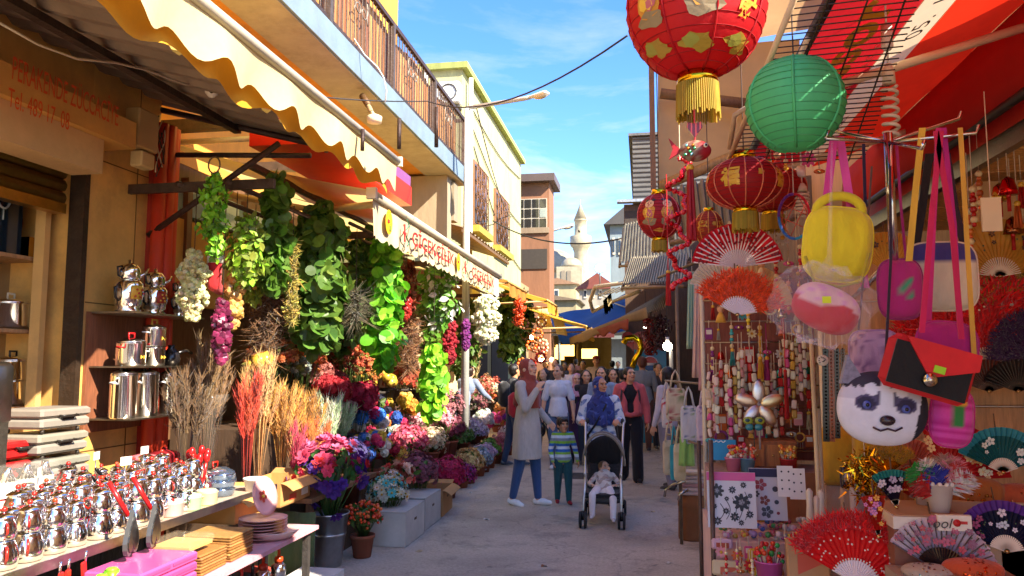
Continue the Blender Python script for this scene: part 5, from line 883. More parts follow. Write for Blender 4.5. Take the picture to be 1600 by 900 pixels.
garland('wide round leaf eucalyptus garland at the middle of the shop', 501, 326, 545, -3.0, 82, ROUND, [DK, '#557a2c', '#7a983a', '#4a6a28'], 800, .125)
garland('thin dark leaf garland right of the wide eucalyptus', 559, 378, 500, -3.0, 34, LEAF, [DK, '#3a5a28'], 300, .085)
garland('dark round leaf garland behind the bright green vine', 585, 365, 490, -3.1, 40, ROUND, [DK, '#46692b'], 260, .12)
garland('bright lime green vine with heart shaped leaves', 604, 372, 572, -2.72, 52, ROUND, ['#7fc72a', '#58a626', '#8fd23a', GN], 430, .12)
garland('red brown autumn leaf garland under the lettered valance', 636, 410, 490, -2.9, 30, LEAF, ['#7a2f22', '#8f4a2c', '#5c2a20'], 260, .09)
garland('mixed green garland with white blossoms right of the autumn leaves', 688, 408, 510, -2.72, 60, LEAF, [GN, '#6a9a3a', DK, '#d9d6cc'], 430, .12)
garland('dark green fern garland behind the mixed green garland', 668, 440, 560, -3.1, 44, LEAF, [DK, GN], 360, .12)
garland('lime vine with round leaves hanging lowest of all', 678, 545, 655, -2.62, 36, ROUND, ['#8fd02e', '#a7dc4a', '#6cb52c'], 240, .12)
garland('curtain of long dark green ferns past the street lamp', 797, 455, 560, -3.0, 40, LEAF, [DK, '#39562a', '#4c6b34'], 520, .2)
garland('second curtain of dark ferns before the brown awning', 820, 462, 545, -3.0, 26, LEAF, [DK, '#3d5a2c'], 320, .2)
garland('white wisteria cluster hanging by the street lamp', 760, 462, 538, -2.75, 44, (ICO[0]*.9, ICO[1]), ['#f1efe0', '#e6e4c4', '#d9dcb0'], 1100, .035, name='flower_cluster', cat='artificial flowers', taper=(1, .8), fin='petal', parts='blossoms')
garland('long dark red blossom string left of the wisteria', 703, 498, 568, -2.8, 20, ICO, ['#8e1626', '#a81c2c'], 420, .03, name='flower_cluster', cat='artificial flowers', fin='petal', parts='blossoms')
garland('purple blossom string left of the wisteria', 728, 500, 547, -2.8, 12, ICO, ['#6d1e6e', '#85307e'], 260, .03, name='flower_cluster', cat='artificial flowers', fin='petal', parts='blossoms')
garland('cream wisteria strands by the red post', 304, 392, 500, -3.3, 44, (ICO[0]*.9, ICO[1]), ['#e2dcae', '#cfc98a', '#d9d3a0'], 900, .022, name='flower_cluster', cat='artificial flowers', fin='petal', parts='blossoms')
garland('string of brown onions beside the ivy garland', 367, 425, 512, -3.1, 22, ICO, ['#b98a4a', '#c99d5c', '#a87838'], 130, .034, name='onion_string', cat='onion string', fin='gloss', parts='bulbs')
garland('string of purple onions below the red felt heart', 348, 470, 565, -3.1, 24, ICO, ['#6a1f3e', '#7d2a4c', '#561a34'], 150, .034, name='onion_string', cat='onion string', fin='gloss', parts='bulbs')
garland('hanging bunch of brown reeds behind the amaranth', 420, 440, 560, -3.45, 60, (SPIKE[0]*(1, 1, -3), SPIKE[1]), ['#7a5636', '#8f6a42', '#684830'], 700, .12, name='dried_bunch', cat='dried grass', fin='fluff', parts='stalks')
garland('hanging bunch of brown grass under the autumn leaves', 640, 490, 575, -3.1, 46, (SPIKE[0]*(1, 1, -3), SPIKE[1]), ['#8a5c38', '#9c6d44'], 600, .12, name='dried_bunch', cat='dried grass', fin='fluff', parts='stalks')
garland('hanging bundle of grey twigs by the thin dark garland', 556, 455, 498, -2.8, 22, (SPIKE[0]*(1, 1, -3), SPIKE[1]), ['#6d6448', '#575238'], 300, .1, name='dried_bunch', cat='dried grass', fin='fluff', parts='stalks')
garland('red berry string hanging over the brown grass bunch', 635, 450, 500, -2.86, 14, ICO, ['#8e2420', '#a5322a'], 160, .025, name='berry_string', cat='berry string', fin='gloss', parts='berries')
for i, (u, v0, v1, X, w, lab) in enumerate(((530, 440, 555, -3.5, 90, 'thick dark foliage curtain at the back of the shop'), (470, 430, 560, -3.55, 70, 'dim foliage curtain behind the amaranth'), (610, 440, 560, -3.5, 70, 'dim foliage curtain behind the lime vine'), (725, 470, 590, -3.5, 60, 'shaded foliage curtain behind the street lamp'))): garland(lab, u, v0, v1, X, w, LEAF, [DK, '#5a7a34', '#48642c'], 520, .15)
c = P(335, 438, X=-3.2); o = T('felt_pouch', 'red felt stocking hanging among the cream wisteria', 'felt ornament', c); b = MB(); v, f = fuse([cap_(c+V3((0, 0, .14)), c+V3((0, 0, -.03)), .055, .05), cap_(c+V3((0, 0, -.04)), c+V3((0, .09, -.07)), .05, .04)], .012, 3); b.add((v, f), 'cloth', '#a8141a', True); b.part('stocking', o); b = MB(); b.cyl(c+V3((0, 0, .12)), (c.x, c.y, 3.0), .004, 'matte', '#8a2a22', n=4); b.part('ribbon', o); b = MB(); b.cyl(c+V3((0, 0, .13)), c+V3((0, 0, .19)), .06, 'cloth', '#e0d8c8'); b.part('cuff', o)
b = MB(); b.tube([(-3.0+.045*cos(t), P(335, 250, X=-3).y, P(335, 258, X=-3).z+.06*sin(t)) for t in np.linspace(0, 2*pi, 14)], .006, 'iron', '#6a5a48', 5); b.thing('ring_hook', 'small iron ring hook above the bright ivy garland', 'hook', P(335, 258, X=-3))
# ---------------------------------------------------------------- stepped display
st_ = T('display_steps', 'dark wooden stepped flower display running along the shop front', 'display stand', (-3.4, 9.5, 0))
SH = {2: .30, 3: .62, 4: 1.08}
for k, (x0, x1) in ((2, (-3.02, -2.66)), (3, (-3.42, -3.022)), (4, (-4.18, -3.422))):
    b = MB(); b.bb((x0, 6.35, 0), (x1, 13.2, SH[k]), 'wood', '#4a3626'); b.part('step', st_)
def pot(b_, at, r, h, col='#8c4a30'):
    b_.lathe([(r*.74, 0), (r*.98, h*.86), (r*1.07, h*.86), (r*1.08, h), (r*.96, h), (r*.93, h*.84), (r*.9, h*.8)], at, 'card' if col != '#8c4a30' else 'plaster', col, 18)
def dome(c, r, hz, k, fill=.66):
    d = rng.normal(size=(k, 3)); d[:, 2] = np.abs(d[:, 2])*1.1-.25; d /= np.linalg.norm(d, axis=1)[:, None]; q = rng.uniform(fill, 1.1, k)[:, None]
    return np.array(c)+d*q*np.array((r, r, hz)), d
def bunch(label, u, v, X, rpx, base, cols, kind='tiny', k=110, size=.03, pots=None, leafc=GN, name='flower_bunch', cat='flowers', hz=None, lk_=.5, group=None, dark=False):
    c = P(u, v, X=X); r = rpx/1200*c.y; hz = hz or r*.9; bz = base; o = T(name, label, cat, (c.x, c.y, bz)); cb = V3((c.x, c.y, c.z-hz*.35))
    ph = min(.24, max(.1, (c.z-bz)*.5)); pr = max(.07, min(.13, r*.62))
    if pots != 'none':
        b = MB(); pot(b, (c.x, c.y, bz+.002), pr, ph, {None: '#8c4a30', 'dark': '#3a322c', 'white': '#d9d5cc', 'kraft': '#a57c50'}[pots]); b.part('pot', o)
    b = MB(); z0 = bz+(ph*.8 if pots != 'none' else .01); n = max(10, int(k*.3)); pts, d = dome(cb, r*.85, hz*.8, n)
    for p in pts[:40]: b.tube([(c.x+(p[0]-c.x)*.2, c.y+(p[1]-c.y)*.2, z0), (c.x+(p[0]-c.x)*.7, c.y+(p[1]-c.y)*.7, z0+(p[2]-z0)*.6), p], .004, 'leaf', '#566b34', 3)
    pts, d = dome(cb, r*.9, hz*.85, int(k*lk_)+12, .5); b.inst(LEAF, 'leaf', look(d+rng.normal(size=d.shape)*.7, rng.uniform(.05, .1, len(d))), pts, [jit(leafc, .3) for _ in d]); b.part('foliage', o)
    b = MB(); pts, d = dome(cb, r, hz, k); ci = rng.integers(0, len(cols), k); cc = np.array([jit(cols[i], .16) for i in ci]); sc = rng.uniform(.75, 1.25, k)*size
    if kind == 'tiny':
        sc = sc*.72; m = 9; off = rng.normal(size=(k, m, 3)); off /= np.linalg.norm(off, axis=2)[:, :, None]; pp = (pts[:, None, :]+off*(sc*1.9)[:, None, None]).reshape(-1, 3); b.inst(F5, 'petal', look(np.repeat(d, m, 0)+off.reshape(-1, 3)*.8, np.repeat(sc, m)*.95), pp, np.repeat(cc, m, 0)*rng.uniform(.85, 1.12, (k*m, 1)))
    elif kind == 'daisy':
        b.inst(F8, 'petal', look(d+rng.normal(size=d.shape)*.3, sc), pts, cc); b.inst((ICO[0]*.26, ICO[1]), 'petal', look(d, sc), pts+d*(sc*.12)[:, None], '#c79a2c', True)
    elif kind == 'rose':
        b.inst(ROSE, 'petal', look(d+rng.normal(size=d.shape)*.25, sc), pts, cc); b.inst((_r1[0]*.42+(0, 0, .3), _r1[1]), 'petal', look(d, sc), pts, cc*.92)
    elif kind == 'pom':
        m = 46; off = rng.normal(size=(k, m, 3)); off /= np.linalg.norm(off, axis=2)[:, :, None]; pp = (pts[:, None, :]+off*(sc*.82)[:, None, None]).reshape(-1, 3); b.inst((ICO[0]*.93, ICO[1]), 'petal', look(d, sc), pts, cc*.8, True); b.inst(F5, 'petal', look(off.reshape(-1, 3), np.repeat(sc, m)*.34), pp+off.reshape(-1, 3)*(np.repeat(sc, m)*.12)[:, None], np.repeat(cc, m, 0)*rng.uniform(.85, 1.15, (k*m, 1)))
    elif kind == 'berry': b.inst(ICO, 'gloss', rots(k, 1)*sc[:, None, None], pts, cc, True)
    elif kind == 'cone': b.inst((ICO[0]*(.6, .6, 1.1), ICO[1]), 'petal', look(d, sc), pts, cc, True); b.inst((F5[0]*(.8, .8, 1.4), F5[1]), 'petal', look(d, sc), pts+d*(sc*.2)[:, None], cc*.85)
    b.part('blossoms', o); return o
def plume(label, u, vb, vt, X, base, cols, k=26, spread=.5, wid=.016, name='pampas_bunch', cat='dried grass', n=130, wrap=None):
    p0, p1 = P(u, vb, X=X), P(u, vt, X=X); L = p1.z-base; o = T(name, label, cat, (p0.x, p0.y, base)); b = MB(); pos = []; dr = []; cc = []; q0 = V3((p0.x, p0.y, base+.01))
    for i in range(k):
        a = rng.random()*2*pi; s = spread*.72*sqrt(rng.random()); tip = q0+V3((cos(a)*s*L*.6, sin(a)*s*L*.6, L*rng.uniform(.75, 1.05))); mid = q0.lerp(tip, .5)+V3((0, 0, .06*L)); pts = [q0+V3((cos(a)*.02, sin(a)*.02, 0)), mid, tip]; b.tube(pts, .0035, 'fluff', jit(cols[0], .2), 3); c = jit(cols[i % len(cols)], .15)
        for _ in range(n//2): t = rng.uniform(.42, 1); pos.append(mid.lerp(tip, (t-.42)/.58)+V3(rng.normal(size=3)*wid*.5)); dr.append((tip-mid).normalized()+V3(rng.normal(size=3)*.28)); cc.append(c)
    b.part('stalks', o); b = MB(); b.inst((SPIKE[0]*(1, 1, 1), SPIKE[1]), 'fluff', look(dr, rng.uniform(.05, .11, len(pos))), np.array([tuple(q) for q in pos]), np.array(cc)*rng.uniform(.8, 1.15, (len(pos), 1))); b.part('plumes', o)
    if wrap: b = MB(); b.lathe([(.05, 0), (.13, L*.55), (.16, L*.62)], q0, 'clear', wrap, 14); b.part('wrapper', o)
    return o
# back row: dried flowers in warm browns
S4 = SH[4]
for (u, v, r, cols, kind, k, sz, lab) in (
    (425, 552, 30, ['#d87a3c', '#c8683a', '#e09a58'], 'cone', 110, .04, 'orange physalis bunch at the near end of the back row'),
    (452, 572, 24, ['#8f9a92', '#7c8c8e', '#a9a48e'], 'cone', 90, .035, 'grey green eucalyptus pod bunch beside the orange physalis'),
    (474, 555, 28, ['#e08a48', '#d8743c', '#c45a38'], 'cone', 110, .04, 'deep orange lantern flower bunch behind the grey pods'),
    (488, 588, 24, ['#b5766a', '#a9675c'], 'pom', 12, .09, 'dusty pink ball bunch under the deep orange lanterns'),
    (508, 590, 20, ['#7a2424', '#8c2c2a'], 'pom', 9, .09, 'dark red ball bunch beside the dusty pink one'),
    (537, 562, 34, ['#c05a38', '#cc7448', '#a84a34'], 'cone', 150, .036, 'rust coloured seed head bunch in the middle of the back row'),
    (566, 578, 26, ['#b9732f', '#c98a44', '#a5602a'], 'cone', 100, .036, 'tan seed pod bunch right of the rust seed heads'),
    (556, 548, 14, ['#cf4a28', '#d9633a'], 'berry', 60, .026, 'small scarlet berry bunch above the rust seed heads'),
    (592, 590, 22, ['#c9a63a', '#d9b84c'], 'berry', 22, .06, 'yellow ball bunch below the lime vine'),
    (606, 558, 16, ['#c8a040', '#d2b050'], 'berry', 14, .07, 'mustard yellow ball bunch behind the lime vine'),
    (626, 588, 24, ['#b3402c', '#9c3426', '#c6552f'], 'tiny', 70, .03, 'brick red statice bunch near the lowest lime vine'),
    (650, 596, 22, ['#7d5a3a', '#6d4a34'], 'tiny', 60, .03, 'brown dried bunch left of the lowest lime vine'),
    (404, 570, 14, ['#d8a93a'], 'berry', 8, .07, 'three large yellow balls at the near end')): bunch(lab, u, v-3, -3.47, r*1.25, S4, cols, kind, k, sz, 'dark', '#7d7a40')
# third row: pampas and pompoms
S3 = SH[3]
for (u, v, r, cols, kind, k, sz, lab) in (
    (558, 618, 28, ['#a31438', '#8e1230', '#b81e46'], 'pom', 10, .1, 'crimson giant pompom bunch above the blue pompoms'),
    (516, 606, 26, ['#a61c28', '#b82a34'], 'pom', 9, .1, 'bright red pompom bunch left of the crimson one'),
    (574, 650, 28, ['#c0205a', '#3f7fd0', '#e4dccb'], 'pom', 18, .075, 'blue and pink pompom bunch in the sunlight'),
    (603, 668, 40, ['#e8e0d0', '#c92a5c', '#3a6fc8', '#e0872c', '#e0c040'], 'pom', 46, .058, 'multicoloured pompom bunch with white blue and orange balls'),
    (630, 632, 24, ['#e2b83c', '#e8cf7a', '#d98f34'], 'pom', 14, .065, 'yellow chrysanthemum bunch above the multicoloured pompoms'),
    (645, 648, 20, ['#e09aa4', '#e8b8bc'], 'tiny', 70, .035, 'pale pink blossom bunch beside the yellow chrysanthemums'),
    (592, 630, 16, ['#b3283a', '#2a2c44'], 'pom', 10, .06, 'dark navy and red pompom bunch behind the yellow ones'),
    (536, 634, 18, ['#b5667a', '#8a4a5c'], 'tiny', 60, .03, 'mauve filler bunch left of the crimson pompoms'),
    (700, 628, 26, ['#a86a70', '#93585e', '#b9848a'], 'tiny', 90, .035, 'dusty rose branch bunch by the lowest lime vine'),
    (735, 628, 26, ['#8f5058', '#a8686c', '#7a6a60'], 'tiny', 90, .035, 'tall mauve branch bunch in front of the florist'),
    (760, 600, 22, ['#d9b08a', '#c85a4a', '#e4d4b4'], 'tiny', 80, .035, 'peach and cream bunch beyond the florist'),
    (772, 612, 18, ['#c9603c', '#e0c07a', '#7a3a7c'], 'daisy', 60, .06, 'orange and purple daisy bunch beyond the florist')): bunch(lab, u, v, -3.22, r, S3, cols, kind, k, sz, 'dark', '#55682e')
plume('tall golden pampas bunch nearest the pans', 404, 700, 560, -3.0, .72, ['#d9ab68', '#c8975a', '#e2bd80'], 26, .42)
plume('red dyed grass bunch beside the golden pampas', 386, 700, 592, -2.95, .72, ['#c23a24', '#d0502c'], 16, .25)
plume('golden wheat bunch in front of the boxes', 440, 700, 610, -3.0, .72, ['#d39a3e', '#e0b25c', '#c08430'], 30, .6)
plume('amber bristle grass bunch right of the wheat', 475, 705, 622, -3.05, .62, ['#c98a34', '#d9a650', '#a5702c'], 30, .6)
plume('white feathery pampas bunch in the sunlight', 512, 700, 622, -3.1, .62, ['#e6dccb', '#d9cfbb', '#bcd0a0'], 28, .7, .03)
plume('green tinted feather grass bunch beside the white pampas', 530, 700, 636, -3.15, .62, ['#9fbf7a', '#c9d4a8'], 18, .6, .025)
plume('pink dyed grass bunch behind the cardboard boxes', 462, 720, 660, -2.85, .6, ['#c83a5a', '#d9566e', '#d8a05a'], 16, .4)
plume('orange dyed grass bunch behind the cardboard boxes', 492, 720, 665, -2.85, .6, ['#d9702c', '#d8893c'], 16, .5)
plume('brown reed bundle in a clear wrapper behind the steel pots', 322, 690, 540, -3.35, .78, ['#8a6540', '#9c7648', '#74522f'], 34, .45, .015, wrap='#e2d8c8')
plume('brown brush grass bundle left of the ivy', 292, 690, 590, -3.3, .78, ['#6d5234', '#7d603c'], 26, .6, .015)
plume('tall brown straw bundle behind the golden pampas', 408, 600, 470, -3.9, S4, ['#7d5a38', '#8f6a44', '#6a4a2c'], 40, .4, .015)
plume('tall brown straw bundle under the amaranth strands', 452, 600, 505, -3.95, S4, ['#74502f', '#8a6238'], 34, .4, .015)
plume('tall cream grass bundle beyond the florist', 738, 600, 535, -3.4, S3, ['#cdb070', '#e0c988'], 26, .3, .02)
# second row
S2 = SH[2]
for (u, v, r, cols, kind, k, sz, lab, hz) in (
    (548, 706, 28, ['#5a4a86', '#6d5a96', '#4a3f74'], 'tiny', 110, .028, 'violet blue statice bunch above the bucket', None),
    (512, 700, 22, ['#b59a6a', '#a88c5c'], 'tiny', 80, .025, 'beige filler bunch left of the violet statice', None),
    (604, 704, 20, ['#c02840', '#d8b04a', '#9c3a8c'], 'pom', 14, .05, 'red and yellow button bunch under the pompoms', None),
    (580, 694, 28, ['#e4d8c4', '#d03a6a', '#e0b840', '#4a78c8'], 'pom', 30, .048, 'white pink and yellow button bunch left of the coral pink', None),
    (640, 682, 28, ['#e0607a', '#d44a6a', '#e88a98'], 'tiny', 120, .03, 'bright coral pink bunch in the sunlight', None),
    (672, 684, 26, ['#d9c0a4', '#cbb08e', '#e2d2b8'], 'tiny', 110, .03, 'beige cream hydrangea bunch right of the coral pink one', None),
    (622, 708, 16, ['#e0a83a', '#d97a34'], 'daisy', 40, .045, 'small orange and yellow bunch in front of the coral pink', None),
    (702, 664, 24, ['#7a2f44', '#8c3a50', '#6a2a3c'], 'tiny', 100, .032, 'burgundy bunch right of the beige hydrangea', None),
    (722, 680, 20, ['#41602a', '#557a34'], 'tiny', 70, .035, 'plain green foliage bunch right of the burgundy one', None),
    (692, 650, 18, ['#d88a9a', '#e4b0b8'], 'tiny', 70, .032, 'rose pink bunch behind the burgundy one', None),
    (742, 668, 20, ['#c9bcd0', '#d9d0d4', '#b5a4c0'], 'tiny', 80, .035, 'pale lilac bunch before the purple hydrangeas', None),
    (754, 652, 20, ['#d9dcd4', '#e9e6dc'], 'pom', 12, .07, 'white hydrangea bunch beside the purple hydrangeas', None),
    (778, 654, 20, ['#7a34a0', '#c8447e', '#d86a5c'], 'pom', 14, .07, 'purple and pink hydrangea bunch at the far end', None),
    (790, 636, 16, ['#d88f4a', '#e0b27a'], 'tiny', 60, .035, 'apricot bunch behind the purple hydrangeas', None)): bunch(lab, u, v, -2.84, r, S2, cols, kind, k, sz, None, '#4c6a30', hz=hz)
# front row on the ground
for (u, v, r, cols, kind, k, sz, lab, pt) in (
    (567, 800, 30, ['#d8481e', '#c83a1c', '#e0682c'], 'berry', 120, .016, 'orange red rosehip bunch in a terracotta pot by the bucket', None),
    (606, 760, 34, ['#d8d4c4', '#c9c8b4', '#4fa8a8'], 'daisy', 120, .042, 'white daisy and teal bunch in a terracotta pot', None),
    (622, 738, 26, ['#c94a40', '#d8806a', '#e0b09a'], 'rose', 60, .04, 'coral and cream rose bunch behind the white daisies', 'kraft'),
    (655, 728, 30, ['#8a4a58', '#9c5c66', '#7a3f4c'], 'tiny', 120, .03, 'mauve statice bunch behind the white foam boxes', 'white'),
    (699, 732, 28, ['#c01f52', '#d03a68', '#a8184a'], 'tiny', 120, .034, 'hot pink carnation bunch in a terracotta pot', None),
    (722, 738, 18, ['#a8307a', '#8a2a6c'], 'tiny', 70, .032, 'magenta bunch beside the hot pink carnations', None),
    (732, 716, 22, ['#c9a86a', '#d8bc84', '#b9905a'], 'tiny', 90, .032, 'straw yellow bunch in the middle of the pot row', None),
    (748, 712, 18, ['#9aa8b8', '#c4ccd0', '#8aa0a8'], 'tiny', 80, .034, 'pale blue grey bunch after the straw yellow one', None),
    (757, 704, 16, ['#b59ab0', '#c9b0c4'], 'tiny', 70, .034, 'pale mauve bunch after the blue grey one', None),
    (766, 698, 14, ['#5d8a34', '#7aa848'], 'tiny', 60, .036, 'green bunch with small leaves near the far pots', None),
    (776, 694, 16, ['#9a4a5a', '#b56a74'], 'tiny', 70, .036, 'dusty red bunch third from the far end of the pot row', None),
    (786, 686, 14, ['#c07a86', '#d29aa0'], 'tiny', 60, .036, 'dusty pink bunch second from the far end of the pot row', None),
    (795, 676, 14, ['#d9cfd4', '#b8a0b4'], 'tiny', 60, .036, 'whitish lilac bunch at the far end of the pot row', None)): bunch(lab, u, v, -2.42, r, .0, cols, kind, k, sz, pt, '#486a2e')
c = gp(517, 884); c.x -= .02; o = T('flower_bucket', 'galvanised bucket of pink purple and red silk flowers by the pans', 'flower bucket', c); b = MB(); b.lathe([(.1, 0), (.105, .01), (.155, .42), (.165, .42), (.165, .435), (.15, .43), (.14, .38)], c, 'brushed', '#a9adb0', 24); b.lathe([(.134, .25), (.138, .255), (.14, .265), (.137, .27)], c, 'brushed', '#b5b9bc', 24); b.part('bucket', o)
b = MB(); hc = c+V3((-.02, 0, .72)); pts, d = dome(hc, .27, .28, 90, .4); b.inst(LEAF, 'leaf', look(d+rng.normal(size=d.shape)*.6, rng.uniform(.07, .12, len(d))), pts, [jit('#3d6a34', .3) for _ in d])
for p in pts[:40]: b.tube([c+V3((0, 0, .3)), p], .005, 'leaf', '#4c6b34', 4)
b.part('foliage', o); b = MB(); pts, d = dome(hc, .3, .33, 74, .8); z = pts[:, 2]-hc.z; x = pts[:, 0]-hc.x; cc = [jit('#d8688f' if zz > .2 else ('#4a2480' if (xx > -.08 and zz < .12 and k % 3 < 2) else ['#c42a30', '#c02a62', '#5a2c8c', '#d84a6c'][k % 4]), .14) for k, (zz, xx) in enumerate(zip(z, x))]
b.inst(ROSE, 'petal', look(d+rng.normal(size=d.shape)*.25, rng.uniform(.05, .075, len(d))), pts, cc); b.inst((_r1[0]*.42+(0, 0, .3), _r1[1]), 'petal', look(d, np.full(len(d), .06)), pts, np.array(cc)*.9); b.part('blossoms', o)
# boxes and white pots
def carton(label, c, s, col, rz=0, open_=True, name='cardboard_box', cat='box', labelc=None):
    o = T(name, label, cat, c); o.rotation_euler = (0, 0, rz); ORG[o.name] = V3((0, 0, 0)); x, y, z = s; t = .006; b = MB()
    for (cc, sz) in (((0, 0, t/2+.001), (x, y, t)), ((0, -y/2+t/2, z/2+.004), (x, t, z)), ((0, y/2-t/2, z/2+.004), (x, t, z)), ((-x/2+t/2, 0, z/2+.004), (t, y-2*t-.002, z)), ((x/2-t/2, 0, z/2+.004), (t, y-2*t-.002, z))): b.box(cc, sz, 'card', col)
    b.box((x/2+.0012, 0, z*.68), (.002, .07, .022), 'matte', '#4a3420'); b.part('body', o)
    if open_:
        b = MB(); b.add(slab_(lambda s_, t_: (x/2-.003+.1*t_, -y/2+y*s_, z+.004-.05*t_*t_), 3, 4, .004, (0, 0, 1)), 'card', col); b.part('flap', o); b = MB(); b.add(slab_(lambda s_, t_: (-x/2+x*s_, y/2+.08*t_, z+.004+.03*t_), 3, 4, .004, (0, 0, 1)), 'card', col); b.part('flap', o)
    else: b = MB(); b.box((0, 0, z+.012), (x, y, .01), 'card', col); b.part('lid', o)
    if labelc: b = MB(); b.box((x/2+.002, y*.3, z*.35), (.003, y*.22, z*.3), 'paper', '#e6e0d4'); b.box((x/2+.002, -y*.1, z*.3), (.003, y*.22, z*.25), 'paper', labelc); b.part('paper_label', o)
    return o
q = P(472, 758, X=-2.62); carton('open brown cardboard box under the amber grass', (-2.84, q.y, .60), (.34, .52, .17), '#c08a4e', 0, True, labelc='#c2442c')
q = P(408, 748, X=-2.62); carton('brown cardboard box end beside the pans', (-2.86, q.y, .60), (.34, .42, .16), '#c8924e', 0, True)
q = gp(672, 818); carton('white foam box nearer the white daisies', (-2.32, q.y-.75, 0), (.34, .62, .3), '#b0aca4', 0, False, 'foam_box'); carton('white foam box farther along the pot row', (-2.33, q.y-.05, 0), (.32, .6, .3), '#a9a59d', 0, False, 'foam_box'); carton('crumpled brown cardboard box before the hot pink carnations', (-2.34, q.y+.62, 0), (.3, .55, .27), '#a87c4c', .05, True)
for (u, v, lab) in ((398, 716, 'small white pot holding the red dyed grass'), (512, 640, 'white paper cone')): 
    if v < 700: continue
    c = P(u, v, X=-2.7); b = MB(); pot(b, (c.x, c.y, .77), .07, .1, '#e2ddd2'); b.thing('white_pot', 'small white pot in front of the golden pampas', 'pot', (c.x, c.y, .77))
o = T('board_table', 'low board table carrying the cardboard boxes', 'table', (-2.85, 6.4, 0)); b = MB(); b.bb((-3.05, 5.85, .56), (-2.6, 7.35, .598), 'wood', '#7d5636'); b.part('tabletop', o)
for x_ in (-2.98, -2.66):
    for y_ in (5.95, 7.2): b = MB(); b.bb((x_-.025, y_-.025, 0), (x_+.025, y_+.025, .558), 'wood', '#6d4a30'); b.part('leg', o)
o = T('green_tarp', 'olive green cloth hanging under the pan table end', 'cloth', (-2.75, 5.9, 0)); b = MB(); b.add(slab_(lambda s, t: (-3.0+.44*s, 5.82+.02*sin(s*14), .5-.49*t), 18, 3, .006, (0, -1, 0)), 'cloth', '#4a5a34', True); b.part('drape', o)
# ---------------------------------------------------------------- household goods on the left
CH = '#efeeea'
def table(name, label, x0, x1, y0, y1, z, col, fin='paint', th=.025, edge=None):
    o = T(name, label, 'table', ((x0+x1)/2, (y0+y1)/2, 0)); b = MB(); b.bb((x0, y0, z-th), (x1, y1, z), fin, col); b.part('tabletop', o)
    if edge: b = MB(); b.bb((x1+.001, y0, z-th-.012), (x1+.012, y1, z+.012), 'brushed', edge); b.part('edge_strip', o)
    for x_ in (x0+.06, x1-.06):
        for y_ in (y0+.06, y1-.06): b = MB(); b.bb((x_-.02, y_-.02, 0), (x_+.02, y_+.02, z-th-.002), 'iron', '#4b4540'); b.part('leg', o)
    return o
ZT, XT = .78, -2.66
table('pot_table', 'long table with a steel edge carrying the rows of teapots', -3.7, XT, 2.2, 5.35, ZT, '#b9a48c', edge='#b8b4ac')
ZL = .56; table('goods_table', 'lower front table with pink cloth in front of the teapots', -2.645, -2.22, 2.6, 5.12, ZL, '#c98a92', 'cloth')
def kettle(name, s=1., two=True, knob='#b8281e', label=None, body=CH, handles='#b8281e', wide=1.):
    o = T(name, label or 'steel double teapot', 'teapot', (0, 0, 0)); b = MB(); w = s*wide
    def pr(p): return [(r*w, z*s) for r, z in p]
    b.lathe(pr([(.05, 0), (.06, .004), (.066, .03), (.064, .07), (.052, .105), (.046, .118), (.047, .122), (.042, .122)]), (0, 0, 0), 'steel', body, 22); b.part('kettle', o)
    b = MB(); b.tube([(.05*w, 0, .05*s), (.078*w, 0, .07*s), (.088*w, 0, .105*s)], [.013*s, .009*s, .006*s], 'steel', body, 8); b.part('spout', o)
    b = MB(); b.tube([(-.05*w, .0, .105*s), (-.085*w, 0, .1*s), (-.09*w, 0, .06*s), (-.07*w, 0, .035*s)], .006*s, 'steel' if handles is None else 'gloss', handles or CH, 7); b.part('handle', o); zt = .124
    if two:
        b = MB(); b.lathe(pr([(.04, .124), (.046, .128), (.052, .15), (.05, .18), (.04, .205), (.036, .214), (.038, .217), (.034, .217)]), (0, 0, 0), 'steel', body, 22); b.part('teapot', o)
        b = MB(); b.tube([(.042*w, 0, .155*s), (.064*w, 0, .172*s), (.072*w, 0, .2*s)], [.01*s, .007*s, .005*s], 'steel', body, 8); b.part('spout', o)
        b = MB(); b.tube([(-.04*w, 0, .2*s), (-.072*w, 0, .195*s), (-.076*w, 0, .165*s), (-.052*w, 0, .145*s)], .005*s, 'steel' if handles is None else 'gloss', handles or CH, 7); b.part('handle', o); zt = .218
    b = MB(); b.lathe([(.044*w*(1 if two else 1.1), zt*s), (.042*w, (zt+.006)*s), (.02*w, (zt+.02)*s), (.006*w, (zt+.024)*s)], (0, 0, 0), 'steel', body, 20); l = b.part('lid', o); b = MB(); b.ball((0, 0, (zt+.036)*s), .012*s, 'gloss', knob, 10, 7); b.cyl((0, 0, (zt+.02)*s), (0, 0, (zt+.03)*s), .006*s, 'steel', CH, n=8); b.part('knob', l); return o
protos = [kettle('double_teapot', 1.), kettle('double_teapot', 1.12, wide=1.05), kettle('single_teapot', 1.25, two=False, wide=1.15), kettle('double_teapot', .95, knob='#c0401c', handles=None)]
for q in protos: q.location = (-3.0, 2.4, ZT+.001)
kinds = ['steel double teapot with red knob', 'larger steel double teapot with red knob', 'squat single steel teapot with red knob', 'all steel double teapot with red knob']
ROWN = ['front row', 'second row', 'third row', 'fourth row', 'back row']
used = [False]*4
